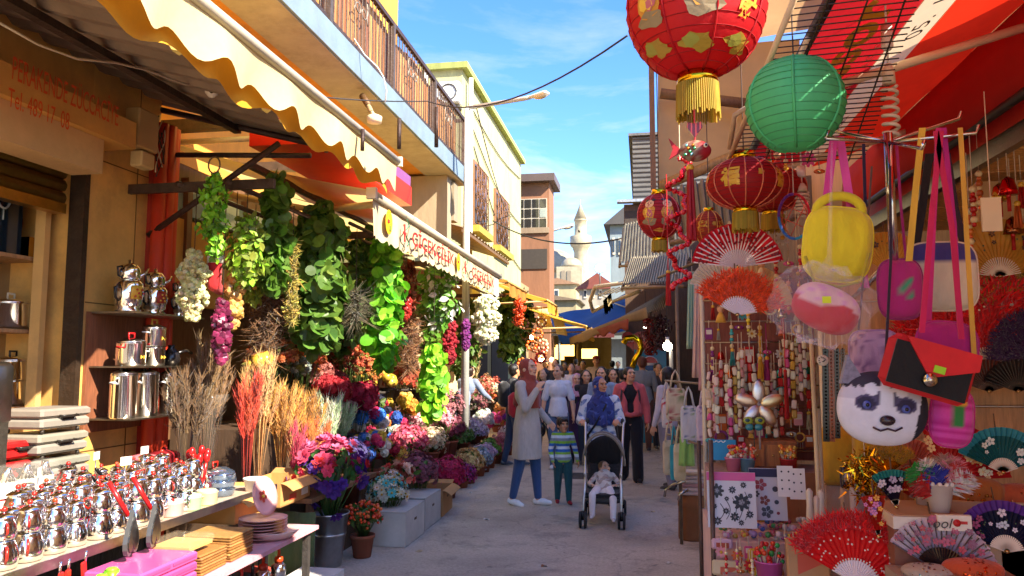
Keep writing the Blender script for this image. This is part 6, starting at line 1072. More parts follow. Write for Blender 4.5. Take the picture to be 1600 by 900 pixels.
for r in range(5):
    x = -2.77-.155*r; y0 = abs(x)*1200/(1005-0)-.28+.02*r; n = [11, 11, 11, 10, 9][r]
    for i in range(n):
        k = [0, 0, 3, 0, 1, 0, 3][(i*3+r*2) % 7] if r < 3 else [0, 1, 2, 0, 3][(i+r) % 5]; y = y0+.148*i+rng.uniform(-.008, .008)
        if r == 0 and y > 4.42: continue
        if y > 5.05: continue
        lab = '%s, %s from near end of %s' % (kinds[k], ORD[i].replace('nearest', 'first'), ROWN[r]); z = rng.uniform(.4, 2.6)
        if not used[k]: o = protos[k]; used[k] = True; o.location = (x, y, ZT+.001); o.rotation_euler = (0, 0, z); o['label'] = lab; o['group'] = 'steel teapots on the table'
        else: dup(protos[k], (x+rng.uniform(-.01, .01), y, ZT+.001), z, rng.uniform(.96, 1.05), lab, 'steel teapots on the table')
        protos[k]['group'] = 'steel teapots on the table'
def cooker(name, label, c, r, h, knobc='#2a2522', body=CH, lid=True, hand='#2a2522', cat='pot'):
    o = T(name, label, cat, c); b = MB(); b.lathe([(r*.94, 0), (r, .01), (r, h), (r*1.05, h+.004), (r*.98, h+.006), (r*.97, h*.9), (r*.9, .02)], c, 'steel', body, 26); b.part('body', o); c = V3(c)
    for s in (1, -1): b = MB(); b.tube([c+V3((.0-.02, s*r*.98, h*.8)), c+V3((0-.02, s*r*1.28, h*.84)), c+V3((.02, s*r*1.28, h*.84)), c+V3((.02, s*r*.98, h*.8))], .007, 'gloss', hand, 6); b.part('handle', o)
    if lid:
        b = MB(); b.lathe([(r*1.04, h+.008), (r*.95, h+.02), (r*.4, h+.04), (.01, h+.045)], c, 'steel', body, 24); l = b.part('lid', o); b = MB(); b.tube([c+V3((0, -.03, h+.04)), c+V3((0, -.03, h+.075)), c+V3((0, .03, h+.075)), c+V3((0, .03, h+.04))], .008, 'gloss', knobc, 7); b.part('knob', l)
    return o
# things on the table behind and beside the teapots
for i, (u, v, r, h, lab) in enumerate(((275, 640, .075, .11, 'small steel saucepan with lid on the far end of the table, left one'), (300, 655, .07, .1, 'small steel saucepan on the far end of the table, right one'), (320, 690, .085, .12, 'steel casserole with lid behind the blue wrapped pots'), (350, 700, .08, .09, 'low steel casserole nearest the golden pampas'))):
    x = -3.35+.08*i; y = P(u, 650, X=x).y; cooker('saucepan', lab, (x, y-.1, ZT+.001), r, h, '#b8281e', hand=CH)
for i, (u, w, col, cn) in enumerate(((268, .066, '#d9b0a8', 'pale pink'), (297, .066, '#a9d0a0', 'mint green'), (322, .066, '#ddd0a0', 'cream yellow'))):
    y = P(u, 790, X=-2.74).y; o = T('enamel_pan', '%s enamel pan with lid at the table edge' % cn, 'pan', (-2.74, y, ZT+.001)); b = MB(); b.lathe([(w*.9, 0), (w, .008), (w*1.05, .075), (w*1.1, .078), (w*1.0, .08)], (-2.74, y, ZT+.001), 'gloss', col, 24); b.part('body', o); b = MB(); b.lathe([(w*1.08, .081), (w*.8, .094), (w*.1, .1)], (-2.74, y, ZT+.001), 'gloss', jit(col, .05), 24); l = b.part('lid', o); b = MB(); b.ball((-2.74, y, ZT+.115), .013, 'gloss', '#b8402c' if i == 0 else '#e8dcc0'); b.part('knob', l)
    b = MB()
    for s in (1, -1): b.tube([(-2.76, y+s*w, ZT+.06), (-2.76, y+s*w*1.35, ZT+.062), (-2.72, y+s*w*1.35, ZT+.062), (-2.72, y+s*w, ZT+.06)], .006, 'gloss', col, 6)
    b.part('handle', o)
y = P(350, 750, X=-2.8).y; o = T('wrapped_pot_stack', 'stack of pots wrapped in clear blue film at the table edge', 'pot stack', (-2.82, y, ZT+.001)); b = MB()
for k in range(3): b.lathe([(.07, k*.05), (.085, k*.05+.012), (.09, k*.05+.042), (.094, k*.05+.046)], (-2.82, y, ZT+.002), 'steel', '#8fa6c4', 22)
b.part('pots', o); b = MB(); b.lathe([(.098, 0), (.1, .1), (.085, .16), (.03, .19)], (-2.82, y, ZT+.002), 'clear', '#a8c0e0', 16); b.part('film', o)
y = P(309, 745, X=-2.95).y; o = T('red_ladle_set', 'bunch of bright red plastic utensils standing among the teapots', 'utensils', (-2.95, y, ZT)); b = MB()
for k in range(7): a = k*.9; p = V3((-2.95+.03*cos(a), y+.03*sin(a), ZT)); q = p+V3((.03*cos(a), .03*sin(a), .26+.02*(k % 3))); b.cyl(p, q, .009, 'gloss', '#d01c1c', n=7); b.ball(q, (.022, .022, .035), 'gloss', '#d01c1c', 8, 6)
b.part('utensils', o); b = MB(); b.lathe([(.05, 0), (.055, .12), (.052, .12)], (-2.95, y, ZT+.001), 'gloss', '#c4201c', 16); b.part('holder', o)
for u, v, lab in ((225, 690, 'pink wrapped casserole pair behind the teapots'), (258, 690, 'dark red casserole pair behind the teapots')):
    c = P(u, v, X=-3.5); pk = '#c46a72' if u == 225 else '#7a1c22'; o = T('enamel_casserole', lab, 'casserole', (-3.5, c.y, ZT+.001)); z0 = ZT+.001; b = MB(); b.lathe([(.09, 0), (.1, .01), (.105, .1), (.11, .104), (.1, .108), (.1, .12), (.105, .21), (.11, .214)], (-3.5, c.y, z0), 'gloss', pk, 24); b.part('body', o); b = MB(); b.lathe([(.108, .215), (.09, .235), (.02, .25), (.015, .27), (.0, .272)], (-3.5, c.y, z0), 'gloss', pk, 22); b.part('lid', o)
    b = MB(); 
    for s in (1, -1): b.tube([(-3.48, c.y+s*.1, z0+.18), (-3.48, c.y+s*.15, z0+.185), (-3.44, c.y+s*.13, z0+.185), (-3.44, c.y+s*.098, z0+.18)], .009, 'gloss', pk, 6)
    b.part('handle', o)
for i, u in enumerate((12, 42, 70)):
    c = P(u, 730, X=-3.42); b = MB(); v, f = bevbox((.13, .13, .34), .02); b.add((v, f), 'clear', '#d8d2c6', True, MT((-3.42, c.y, ZT+.172))); b.cyl((-3.42, c.y, ZT+.004), (-3.42, c.y, ZT+.25), .05, 'glass', '#c9c2b2', n=16); b.lathe([(.05, .25), (.02, .31), (.018, .33)], (-3.42, c.y, ZT), 'steel', CH, 14); b.thing('wrapped_glass_jar', 'glass jar wrapped in clear film, %s from the left behind the teapots' % ['first', 'second', 'third'][i], 'jar', (-3.42, c.y, ZT+.002))
# steel cases stack, red cases
def case(label, c, s, col, name='chafing_case', fin='brushed'):
    o = T(name, label, 'case', c); c = V3(c); b = MB(); v, f = bevbox((s[0], s[1], s[2]*.48), .015); b.add((v, f), fin, col, False, MT(c+V3((0, 0, s[2]*.25)))); b.part('base', o); b = MB(); b.add((v*(1.02, 1.02, .9), f), fin, jit(col, .1), False, MT(c+V3((0, 0, s[2]*.74)))); b.part('lid', o); b = MB(); b.box(c+V3((s[0]*.51, 0, s[2]*.5)), (.012, .1, .02), 'gloss', '#2a2522'); b.tube([c+V3((s[0]*.5, -.07, s[2]*.62)), c+V3((s[0]*.5+.03, -.06, s[2]*.6)), c+V3((s[0]*.5+.03, .06, s[2]*.6)), c+V3((s[0]*.5, .07, s[2]*.62))], .006, 'gloss', '#2a2522', 6); b.part('latch', o); return o
for i in range(4):
    q = P(102, 678-36*i, X=-3.62); case('silver lidded serving case, %s in its stack' % ['lowest', 'second from the bottom', 'third from the bottom', 'topmost'][i], (-3.75, q.y+.02*(i % 2), ZT+.02+.155*i), (.3, .42, .13), '#8a8378', fin='paint')
    if i:
        b = MB()
        for dx in (-.12, .12):
            for dy in (-.15, .15): b.cyl((-3.75+dx, q.y+dy, ZT-.005+.155*i), (-3.75+dx, q.y+dy, ZT+.018+.155*i), .012, 'iron', '#3a332c', n=8)
        b.thing('case_feet', 'dark feet under the silver serving case %s' % ['', 'second from the bottom', 'third from the bottom', 'at the top'][i], 'feet', (-3.75, q.y, ZT-.005+.155*i))
b = MB(); b.bb((-3.95, 4.3, ZT-.1), (-3.72, 5.3, ZT+.015), 'wood', '#5d4630'); b.bb((-3.95, 3.2, ZT-.1), (-3.72, 4.29, ZT+.2), 'wood', '#4d3a28'); b.thing('back_counter', 'dark wooden counter behind the teapots under the case stack', 'counter', (-3.85, 4.2, ZT-.1))
for i in range(2): q = P(22, 700, X=-3.8); case('glossy red serving case, %s one' % ['lower', 'upper'][i], (-3.82, q.y-.05, ZT+.202+.12*i), (.28, .46, .11), '#a01c1c', fin='gloss')
# shelves inside the shutter opening
XS = -4.35
for k, (v, lab) in enumerate(((403, 'upper'), (515, 'middle'), (632, 'lower'))):
    q = P(60, v, X=XS+.1); b = MB(); b.bb((XS-.35, q.y-1.6, q.z-.03), (XS+.12, q.y+.14, q.z-.004), 'wood', '#a9825a'); b.thing('wall_shelf', '%s cream shelf inside the shutter opening' % lab, 'shelf', (XS, q.y, q.z-.03))
q = P(24, 512, X=XS); cooker('pressure_cooker', 'steel pressure cooker with cream lid handle on the middle shelf', (XS-.05, q.y, P(24, 514, X=XS).z+.004), .13, .17, '#d9cdb0', hand='#e0d4b8', cat='pressure cooker')
q = P(28, 590, X=XS); z_ = P(60, 632, X=XS+.1).z; cooker('steel_pot', 'tall steel pot on the lower shelf of the opening, under one', (XS-.05, q.y, z_+.002), .1, .16, lid=False); cooker('steel_pot', 'steel pot with lid standing on top of the tall pot', (XS-.05, q.y, z_+.172), .11, .13)
q = P(58, 398, X=XS); z_ = P(60, 403, X=XS+.1).z; o = T('copper_gift_box', 'gold mirrored gift box with raised lid on the upper shelf', 'gift box', (XS, q.y, z_)); b = MB(); b.bb((XS-.12, q.y-.19, z_), (XS+.1, q.y+.16, z_+.14), 'steel', '#c9973c'); b.part('base', o); b = MB(); b.box((XS-.1, q.y-.0, z_+.31), (.03, .34, .3), 'steel', '#e0b860'); 
for k in range(3): b.ball((XS-.08, q.y-.1+.1*k, z_+.26+.06*(k % 2)), (.012, .05, .06), 'steel', '#b5762c', 8, 6)
b.part('lid', o); b = MB(); b.box((XS+.105, q.y, z_+.07), (.008, .12, .06), 'brushed', '#e8d8a8'); b.part('emblem', o)
b = MB(); b.bb((XS-.2, q.y-1.0, z_), (XS+.08, q.y-.24, z_+.5), 'glass', '#1b2a38')
for k in range(3): b.tube([(XS+.085, q.y-.75+.17*k+.05*cos(t), z_+.36+.06*sin(t)) for t in np.linspace(pi, 2*pi, 9)], .008, 'glass', '#b5c4cc', 5); b.cyl((XS+.085, q.y-.75+.17*k, z_+.3), (XS+.085, q.y-.75+.17*k, z_+.22), .005, 'glass', '#b5c4cc', n=5)
b.thing('glassware_box', 'dark blue box printed with wine glasses on the upper shelf', 'box', (XS, q.y-.6, z_))
b = MB(); q = P(-14, 660, X=-3.6); v, f = bevbox((.06, .26, .36), .05); b.add((v, f), 'brushed', '#8f8a80', True, MT(V3((-3.6, q.y-.0, P(10, 615, X=-3.6).z)))); b.bb((-3.62, q.y-.1, ZT), (-3.58, q.y+.1, P(10, 615, X=-3.6).z-.15), 'iron', '#3a342c'); b.thing('steel_tray', 'rounded steel tray standing on edge at the far left', 'tray', (-3.6, q.y, ZT))
# wall shelf unit beside the shutter with teapots
su = T('glass_shelf_unit', 'wall unit with two glass shelves beside the shutter', 'shelf', (-3.7, 5.6, 1.3)); ya, yb2 = P(137, 500, X=-3.88).y, P(292, 500, X=-3.6).y
zs_ = [P(215, v, X=-3.6).z for v in (488, 572, 652)]
b = MB(); b.bb((-3.895, ya, zs_[2]-.1), (-3.87, yb2, zs_[0]+.0), 'wood', '#7d4a30'); b.part('back_panel', su)
for z_ in zs_: b = MB(); b.bb((-3.868, ya+.02, z_-.012), (-3.52, yb2+.12, z_), 'brushed', '#a89c8a'); b.part('glass_shelf', su)
def samovar(label, c, s, deco='#d8a83c'):
    o = T('tea_urn', label, 'tea urn', c); c = V3(c); b = MB(); b.lathe([(r*s, z*s) for r, z in ((.085, 0), (.09, .01), (.075, .03), (.09, .05), (.1, .12), (.1, .2), (.085, .225), (.08, .23))], c, 'steel', CH, 24); b.part('urn', o); b = MB(); b.lathe([(r*s, z*s) for r, z in ((.06, .232), (.078, .25), (.08, .31), (.06, .345), (.03, .36), (.012, .365), (.014, .385), (0, .39))], c, 'steel', CH, 24); b.part('teapot', o)
    b = MB(); b.tube([c+V3((.02, .075*s, .26*s)), c+V3((.04, .13*s, .3*s)), c+V3((.05, .15*s, .34*s))], [.014, .01, .007], 'steel', CH, 7); b.part('spout', o); b = MB(); b.tube([c+V3((0, -.08*s, .33*s)), c+V3((0, -.13*s, .32*s)), c+V3((0, -.12*s, .26*s)), c+V3((0, -.078*s, .25*s))], .008, 'gloss', '#241c18', 7); b.tube([c+V3((0, -.1*s, .19*s)), c+V3((0, -.15*s, .17*s)), c+V3((0, -.14*s, .1*s)), c+V3((0, -.1*s, .08*s))], .009, 'gloss', '#241c18', 7); b.part('handle', o)
    b = MB(); b.add(slab_(lambda a, t: c+V3((.103*s*cos(-.1+1.1*(a-.5)), .103*s*sin(-.1+1.1*(a-.5))-.02, (.09+.1*t)*s)), 8, 2, .002, (1, 0, 0)), 'paint', deco, True)
    for k in range(6): q = c+V3((.108*s, (-.045+.018*k)*s-.02, (.11+.05*((k*5) % 3)/2)*s)); b.ball(q, .009*s, 'paint', '#a02c1c' if deco != '#a8382c' else '#e0b04a', 6, 4)
    b.part('printed_band', o)
for u, s, d, lab in ((200, 1.0, '#d8a83c', 'tall steel tea urn with yellow band, left of three on the top shelf'), (241, .92, '#a8382c', 'steel tea urn with red band, middle of three on the top shelf'), (282, .82, '#b5603c', 'smallest steel tea urn, right of three on the top shelf')):
    y = P(u, 470, X=-3.66).y; samovar(lab, (-3.66, y, zs_[0]+.001), s*.98, d)
for u, dz, r, h, lab, k in ((205, 0, .1, .16, 'steel cooker with red handles on the middle glass shelf', '#c01c20'), (240, 0, .085, .13, 'lower of two steel canisters on the middle glass shelf', '#c9a23c'), (240, .141, .085, .13, 'upper of two steel canisters on the middle glass shelf', '#c9a23c')):
    y = P(u, 540, X=-3.64).y; o = cooker('steel_cooker', lab, (-3.64, y, zs_[1]+.001+dz), r, h, k, lid=(dz > 0 or u == 205), hand=k if u == 205 else CH)
    b = MB(); b.add(([(-3.64+r*1.012, y-.03, zs_[1]+dz+.05), (-3.64+r*1.012, y+.0, zs_[1]+dz+.065), (-3.64+r*1.012, y-.03, zs_[1]+dz+.08)], [(0, 1, 2)]), 'paint', '#e0b040'); b.add(([(-3.64+r*1.0, y+.005, zs_[1]+dz+.05), (-3.64+r*1.0, y+.035, zs_[1]+dz+.065), (-3.64+r*1.0, y+.005, zs_[1]+dz+.08)], [(0, 1, 2)]), 'paint', '#e0b040'); b.part('printed_arrow', o)
for u, n, r, lab in ((192, 1, .09, 'tall steel stockpot, left of three on the bottom glass shelf'), (228, 1, .085, 'tall steel stockpot, middle of three on the bottom glass shelf'), (264, 2, .075, 'stack of steel food carriers on the bottom glass shelf')):
    y = P(u, 620, X=-3.64).y; cooker('stockpot' if n == 1 else 'food_carrier', lab, (-3.64, y, zs_[2]+.001), r, .3 if n == 1 else .29, '#2a2522', hand=CH)
b = MB(); y = P(268, 545, X=-3.62).y; b.lathe([(.06, 0), (.07, .05), (.06, .1), (.02, .14), (.03, .16)], (-3.62, y, zs_[1]+.001), 'gloss', '#1e1a1a', 18); b.tube([(-3.6, y+.06, zs_[1]+.1), (-3.6, y+.16, zs_[1]+.12), (-3.6, y+.24, zs_[1]+.1)], .013, 'gloss', '#1e1a1a', 7); b.thing('black_kettle', 'small black kettle at the right end of the middle glass shelf', 'kettle', (-3.62, y, zs_[1]+.001))
for i, (u, v) in enumerate(((178, 660), (192, 672), (206, 668))):
    q = P(u, v, X=-3.3); b = MB(); c = V3((-3.35, q.y, ZT+.05)); b.lathe([(.085, -.02), (.1, .0), (.102, .004), (.09, .0)], c, 'iron', '#232020', 20, MT(c) @ MR(.5, 4, 'X')); b.cyl(c+V3((0, -.09, .05)), c+V3((.05, -.32, .2)), .01, 'gloss', '#191717', n=7); b.thing('frying_pan', 'black frying pan leaning behind the teapots, %s of three' % ['left', 'middle', 'right'][i], 'frying pan', (c.x, c.y, ZT))
# lower table: boxes, boards, ladles, beads
XL = -2.3
def yl(u, X=-2.4): return P(u, 850, X=X).y
for i in range(2):
    for k in range(3):
        y = yl(206+44*i, -2.42); b = MB(); b.box((-2.43, y, ZL+.026+.05*k), (.3, .235, .046), 'gloss', '#c0508a' if k != 1 else '#b54880', bev=.008); b.box((-2.278, y, ZL+.03+.05*k), (.006, .2, .012), 'gloss', '#b8487c'); b.thing('pink_box', 'glossy pink box, %s of the %s stack on the lower table' % (['bottom', 'middle', 'top'][k], ['near', 'far'][i]), 'box', (-2.43, y, ZL+.002+.05*k))
for i, (u, lab) in enumerate(((205, 'left'), (240, 'right'))):
    q = P(u, 838, X=-2.5); y = q.y; zc_ = max(q.z, ZL+.2); o = T('heart_pan', 'dark heart shaped pan standing upright on the pink boxes, %s one' % lab, 'pan', (-2.5, y, ZL+.152)); b = MB(); Hp = [(.1*sin(t)**3*.85, .0068*(13*cos(t)-5*cos(2*t)-2*cos(3*t)-cos(4*t))) for t in np.linspace(0, 2*pi, 28)[:-1]]; Mx = MT((-2.5, y, ZL+.265)) @ MR(R(90+18), 4, 'Z') @ MR(R(180), 4, 'Y') ; b.add(prism_([(x*1.05, z*1.1) for x, z in Hp], .02), 'gloss', '#4a4a4a', False, Mx); b.part('pan', o); b = MB(); b.add(prism_([(x*.85, z*.88) for x, z in Hp], .004), 'brushed', '#6a6a68', False, MT((.014, 0, 0)) @ Mx); b.part('inside', o)
    b = MB(); b.cyl((-2.52, y, ZL+.36), (-2.6, y-.05, ZL+.53), .012, 'gloss', '#b01c1c', n=8); b.part('handle', o)
for i, (u, x) in enumerate(((95, -2.55), (108, -2.55), (134, -2.58))):
    y = P(u, 860, X=x).y; b = MB(); v, f = bevbox((.014, .035, .19), .006); b.add((v, f), 'gloss', '#b5201a', False, MT((x, y, ZL+.1)) @ MR(.12*(i-1), 4, 'X')); b.cyl((x, y, ZL+.19), (x, y+.005, ZL+.24), .006, 'steel', CH, n=6); b.thing('red_handled_knife', 'red handled kitchen knife leaning on the table edge, %s of three' % ['first', 'second', 'third'][i], 'knife', (x, y, ZL+.002))
for i in range(5):
    x = -2.44+.03*(i % 2); y = 2.88+.105*i; b = MB(); b.cyl((x, y, ZL+.002), (x, y, ZL+.09), .02, 'clear', '#d8e0d0', n=12); b.cyl((x, y, ZL+.09), (x, y, ZL+.16), .032, 'gloss', '#6fc41c', n=16); b.lathe([(.03, .16), (.02, .17), (.005, .172)], (x, y, ZL), 'gloss', '#7fd42c', 14); b.thing('spray_bottle', 'bright lime green capped bottle, %s from the left on the lower table' % ['first', 'second', 'third', 'fourth', 'fifth'][i], 'bottle', (x, y, ZL+.002), 'lime capped bottles on the lower table')
for i in range(3):
    b = MB(); x = -2.55+.1*i; y = yl(120, -2.42)+.02*i; b.tube([(x+.05*sin(t*1.1), y+.1*t-.15, ZL+.016) for t in np.linspace(0, 3.6, 24)], .003, 'matte', '#d8c8a0', 4)
    for t in np.linspace(0, 3.6, 20): b.ball((x+.05*sin(t*1.1), y+.1*t-.15, ZL+.017), .014, 'steel' if i == 1 else 'gloss', [['#58b41c', '#c01c8c', '#d8b43c'], ['#3fa42c', '#d83ca0', '#c8c8c8'], ['#7ac43c', '#a82c90', '#e0c04a']][i][int(t*3) % 3], 8, 6)
    b.thing('bead_string', 'string of green and pink beads on the lower table, %s one' % ['left', 'middle', 'right'][i], 'beads', (x, y, ZL+.002))
for i in range(4):
    y = yl(150+14*i, -2.36)-.05; b = MB(); v, f = bevbox((.22, .16, .018), .006); b.add((v, f), 'wood', ['#a0682a', '#ad7634', '#8f5822', '#a56e30'][i], False, MT((-2.34, y-.12, ZL+.011+.0195*i)) @ MR(.2*i-.3, 4, 'Z')); b.thing('wooden_trivet', 'orange brown wooden trivet, %s in its pile' % ['lowest', 'second', 'third', 'topmost'][i], 'trivet', (-2.34, y-.12, ZL+.002+.0195*i))
for j, (u, n, lab) in enumerate(((300, 7, 'near'), (345, 9, 'far'))):
    y = yl(u, -2.42)
    for k in range(n): b = MB(); v, f = bevbox((.3, .26, .014), .005); b.add((v, f), 'wood', jit(['#94632f', '#855824', '#a0723c'][k % 3], .1), False, MT((-2.44, y+.01, ZL+.01+.0155*k)) @ MR(rng.uniform(-.05, .05), 4, 'Z')); b.thing('cutting_board', 'wooden cutting board in the %s stack, %s from the bottom' % (lab, ORD[k].replace('nearest', 'first')), 'cutting board', (-2.44, y, ZL+.002+.0155*k), 'cutting boards on the lower table')
y = yl(290, -2.42)-.0; b = MB(); b.box((-2.44, y, ZL+.17), (.24, .24, .05), 'clear', '#e0cfae', bev=.01); b.box((-2.44, y, ZL+.15), (.22, .22, .02), 'card', '#c89a5a'); b.thing('clear_tray', 'clear plastic tray lying on the near cutting boards', 'tray', (-2.44, y, ZL+.13))
y = yl(410, -2.4); o = T('pink_plate_stack', 'stack of pale pink plates at the far end of the lower table', 'plates', (-2.4, y, ZL+.002)); b = MB()
for k in range(7): b.lathe([(.06, .018*k), (.12, .018*k+.012), (.15, .018*k+.022), (.152, .018*k+.025), (.12, .018*k+.016)], (-2.4, y, ZL+.002), 'gloss', '#d9a59c' if k % 2 else '#e0b2a8', 26)
b.part('plates', o)
q = P(408, 776, X=-2.45); o = T('printed_mug_plate', 'pink dish with printed flower standing on the plates', 'dish', (-2.45, q.y, ZL+.14)); b = MB(); cM = MT((-2.45, q.y, ZL+.25)) @ MR(R(75), 4, 'Y') @ MR(R(8), 4, 'X'); b.lathe([(.06, 0), (.1, .01), (.125, .03), (.127, .034), (.1, .018), (.05, .008)], (0, 0, 0), 'gloss', '#e2a9a4', 26, cM); b.part('dish', o); b = MB(); b.add((F5[0]*(.04, .04, .01)+(0, 0, .012), F5[1]), 'paint', '#c0402c', False, cM); b.add((ICO[0]*.012+(0, 0, .018), ICO[1]), 'paint', '#e0b03c', False, cM); b.part('printed_flower', o)
q = P(438, 782, X=-2.4); b = MB(); b.lathe([(.1, 0), (.13, .02), (.16, .05), (.162, .055), (.12, .04)], (-2.34, q.y-.2, ZL+.002), 'gloss', '#e6c4b8', 24); b.thing('pale_bowl', 'pale bowl right of the pink plates', 'bowl', (-2.34, q.y-.2, ZL+.002))
# rack under the lower table with grinders, moka pots
o = T('lower_rack', 'white wire shelf with grinders under the front table', 'shelf', (-2.4, 5.1, 0)); b = MB(); b.bb((-2.6, 4.3, .1), (-2.26, 5.7, .118), 'paint', '#d5d0c8'); b.part('shelf_board', o); b = MB(); b.bb((-2.29, 4.3, .0), (-2.26, 5.7, .099), 'paint', '#e0dcd4'); b.bb((-2.6, 5.67, .0), (-2.292, 5.7, .099), 'paint', '#d8d4cc'); b.part('front_panel', o)
for i, (u, v, h, col) in enumerate(((362, 880, .2, '#1a1818'), (378, 890, .22, '#b5201c'), (395, 885, .24, '#1c1a1a'), (412, 862, .26, '#b5301c'), (436, 862, .27, '#c8481c'), (352, 862, .2, '#c01c1c'))):
    q = P(u, v, X=-2.38-.03*(i % 2)); x = q.x; y = min(q.y, 5.6); z0 = .119; o = T('pepper_grinder' if i % 2 else 'moka_pot', ['steel moka pot at the near end of the rack', 'red topped grinder second on the rack', 'steel moka pot with black lid in the middle of the rack', 'red handled grinder third from the far end', 'orange based grinder at the far end of the rack', 'red grinder behind the near moka pot'][i], 'grinder' if i % 2 or i == 4 else 'moka pot', (x, y, z0)); b = MB(); b.lathe([(.05, 0), (.052, h*.35), (.03, h*.45), (.045, h*.6), (.05, h*.85), (.02, h*.95)], (x, y, z0), 'steel', CH, 10); b.part('body', o); b = MB(); b.lathe([(.03, h*.95), (.026, h*1.05), (.01, h*1.08), (.008, h*1.5), (.014, h*1.52), (.012, h*1.7), (0, h*1.72)], (x, y, z0), 'gloss', col, 12); b.part('handle', o)
    b = MB(); b.lathe([(.06, -.001), (.062, .02), (.05, .022)], (x, y, z0+.001), 'gloss', col, 14); b.part('foot', o)
b = MB(); b.bb((-3.6, 2.3, 0), (-2.7, 5.3, .012), 'matte', '#2a2420'); b.bb((-3.68, 2.3, .02), (-3.64, 5.3, .7), 'cloth', '#2e2a28'); b.thing('under_table_shade', 'dark sheets standing in for shade under the teapot table', 'cloth', (-3.2, 3.8, 0))  # dark floor sheet and backing paint the shade below the table
for i in range(5):
    y = 4.35+.24*i; b = MB(); v, f = bevbox((.2, .2, .18+.02*(i % 2)), .01); b.add((v, f), 'gloss' if i % 2 else 'card', ['#7a1c20', '#3a3430', '#8a5a34', '#28303a', '#a03a2c'][i], False, MT((-2.8, y, .1+.01*(i % 2)))); b.thing('stock_box', ['dark red', 'black', 'brown', 'navy', 'brick red'][i]+' stock box on the floor under the front table', 'box', (-2.8, y, 0))
for i, (u, v, X) in enumerate(((196, 742, -3.05), (226, 705, -3.3), (150, 735, -3.4), (60, 770, -3.2))):
    q = P(u, v, X=X); b = MB(); b.box((X, q.y, ZT+.31), (.004, .07, .05), 'paper', '#d8d4c8', rz=.3*i-.4); b.cyl((X-.006, q.y, ZT+.001), (X-.006, q.y, ZT+.3), .003, 'steel', CH, n=5); b.thing('price_card', 'white price card on a wire among the teapots, %s from the right' % ['second', 'first', 'third', 'fourth'][i], 'price card', (X, q.y, ZT+.001))
# ---------------------------------------------------------------- right: supports of the gift stalls
def rack(name, label, x0, x1, y, z0, z1, col, fin='wood'):
    o = T(name, label, 'display rack', ((x0+x1)/2, y, 0)); b = MB(); b.bb((x0, y, z0), (x1, y+.03, z1), fin, col); b.part('panel', o); b = MB()
    for x_ in (x0-.015, x1+.015): b.cyl((x_, y, 0), (x_, y, z1+.06), .014, 'paint', '#d8cbb0', n=8)
    b.part('upright', o); b = MB()
    for i in range(9): z = z0+.06+(z1-z0-.1)*i/8; b.cyl((x0-.01, y-.03, z), (x1+.01, y-.03, z), .005, 'brushed', '#a89a8a', n=5)
    b.part('wire_rail', o); return o
def zp(v, Y, u=1250): return P(u, v, Y=Y).z
def xp(u, Y): return P(u, 600, Y=Y).x
YA = 4.9
rack('trinket_rack', 'tall dark red rack hung with trinkets at the stall corner', xp(1104, YA), xp(1276, YA), YA+.02, zp(720, YA), zp(425, YA), '#8a4a3a')
rack('fan_wall', 'brown display wall behind the hanging bags and fans', xp(1284, 4.5), 3.2, 4.42, 0, 2.32, '#b98a5c')
o = T('gift_table', 'stepped gift table covered in small toys and packets', 'table', (.8, 4.2, 0)); TX0 = xp(1099, 4.55); b = MB(); ZG = zp(830, 4.3)
for lo, hi, c in (((TX0, 4.0, 0), (1.12, 4.86, ZG), '#d0a898'), ((TX0+.02, 4.5, ZG+.002), (1.1, 4.87, zp(735, 4.6)), '#9a6a4a')): b.bb(lo, hi, 'cloth', c)
b.part('step', o); b = MB(); b.cyl((TX0-.012, 4.0, 0), (TX0-.012, 4.0, zp(690, 4.0)), .012, 'iron', '#5d4a42'); b.part('post', o); b = MB(); b.cyl((TX0-.012, 4.86, 0), (TX0-.012, 4.86, 1.2), .012, 'iron', '#5d4a42'); b.part('post', o)
b = MB(); b.bb((1.13, 3.0, 0), (2.6, 4.3, .8), 'cloth', '#c9ac9c'); b.bb((.62, 2.9, 0), (1.128, 3.9, .66), 'cloth', '#c49a88'); b.part('step', o); b = MB(); b.bb((1.14, 3.62, .803), (2.7, 4.3, .9), 'paint', '#d8d0c4'); b.part('step', o)
wallb = MB(); wallb.bb((1.36, 4.34, 1.22), (2.9, 4.41, 1.26), 'wood', '#c9a068'); wallb.bb((1.3, 4.2, 1.26), (2.9, 4.41, 1.275), 'paint', '#c9bba8'); wallb.thing('fan_shelf', 'narrow cream shelf on the brown display wall', 'shelf', (2, 4.3, 1.22))
def hang(b, c, L=.3, col='#c9b8a0', r=.0025): b.cyl(c, V3(c)+V3((0, 0, L)), r, 'matte', col, n=4, cap=False)
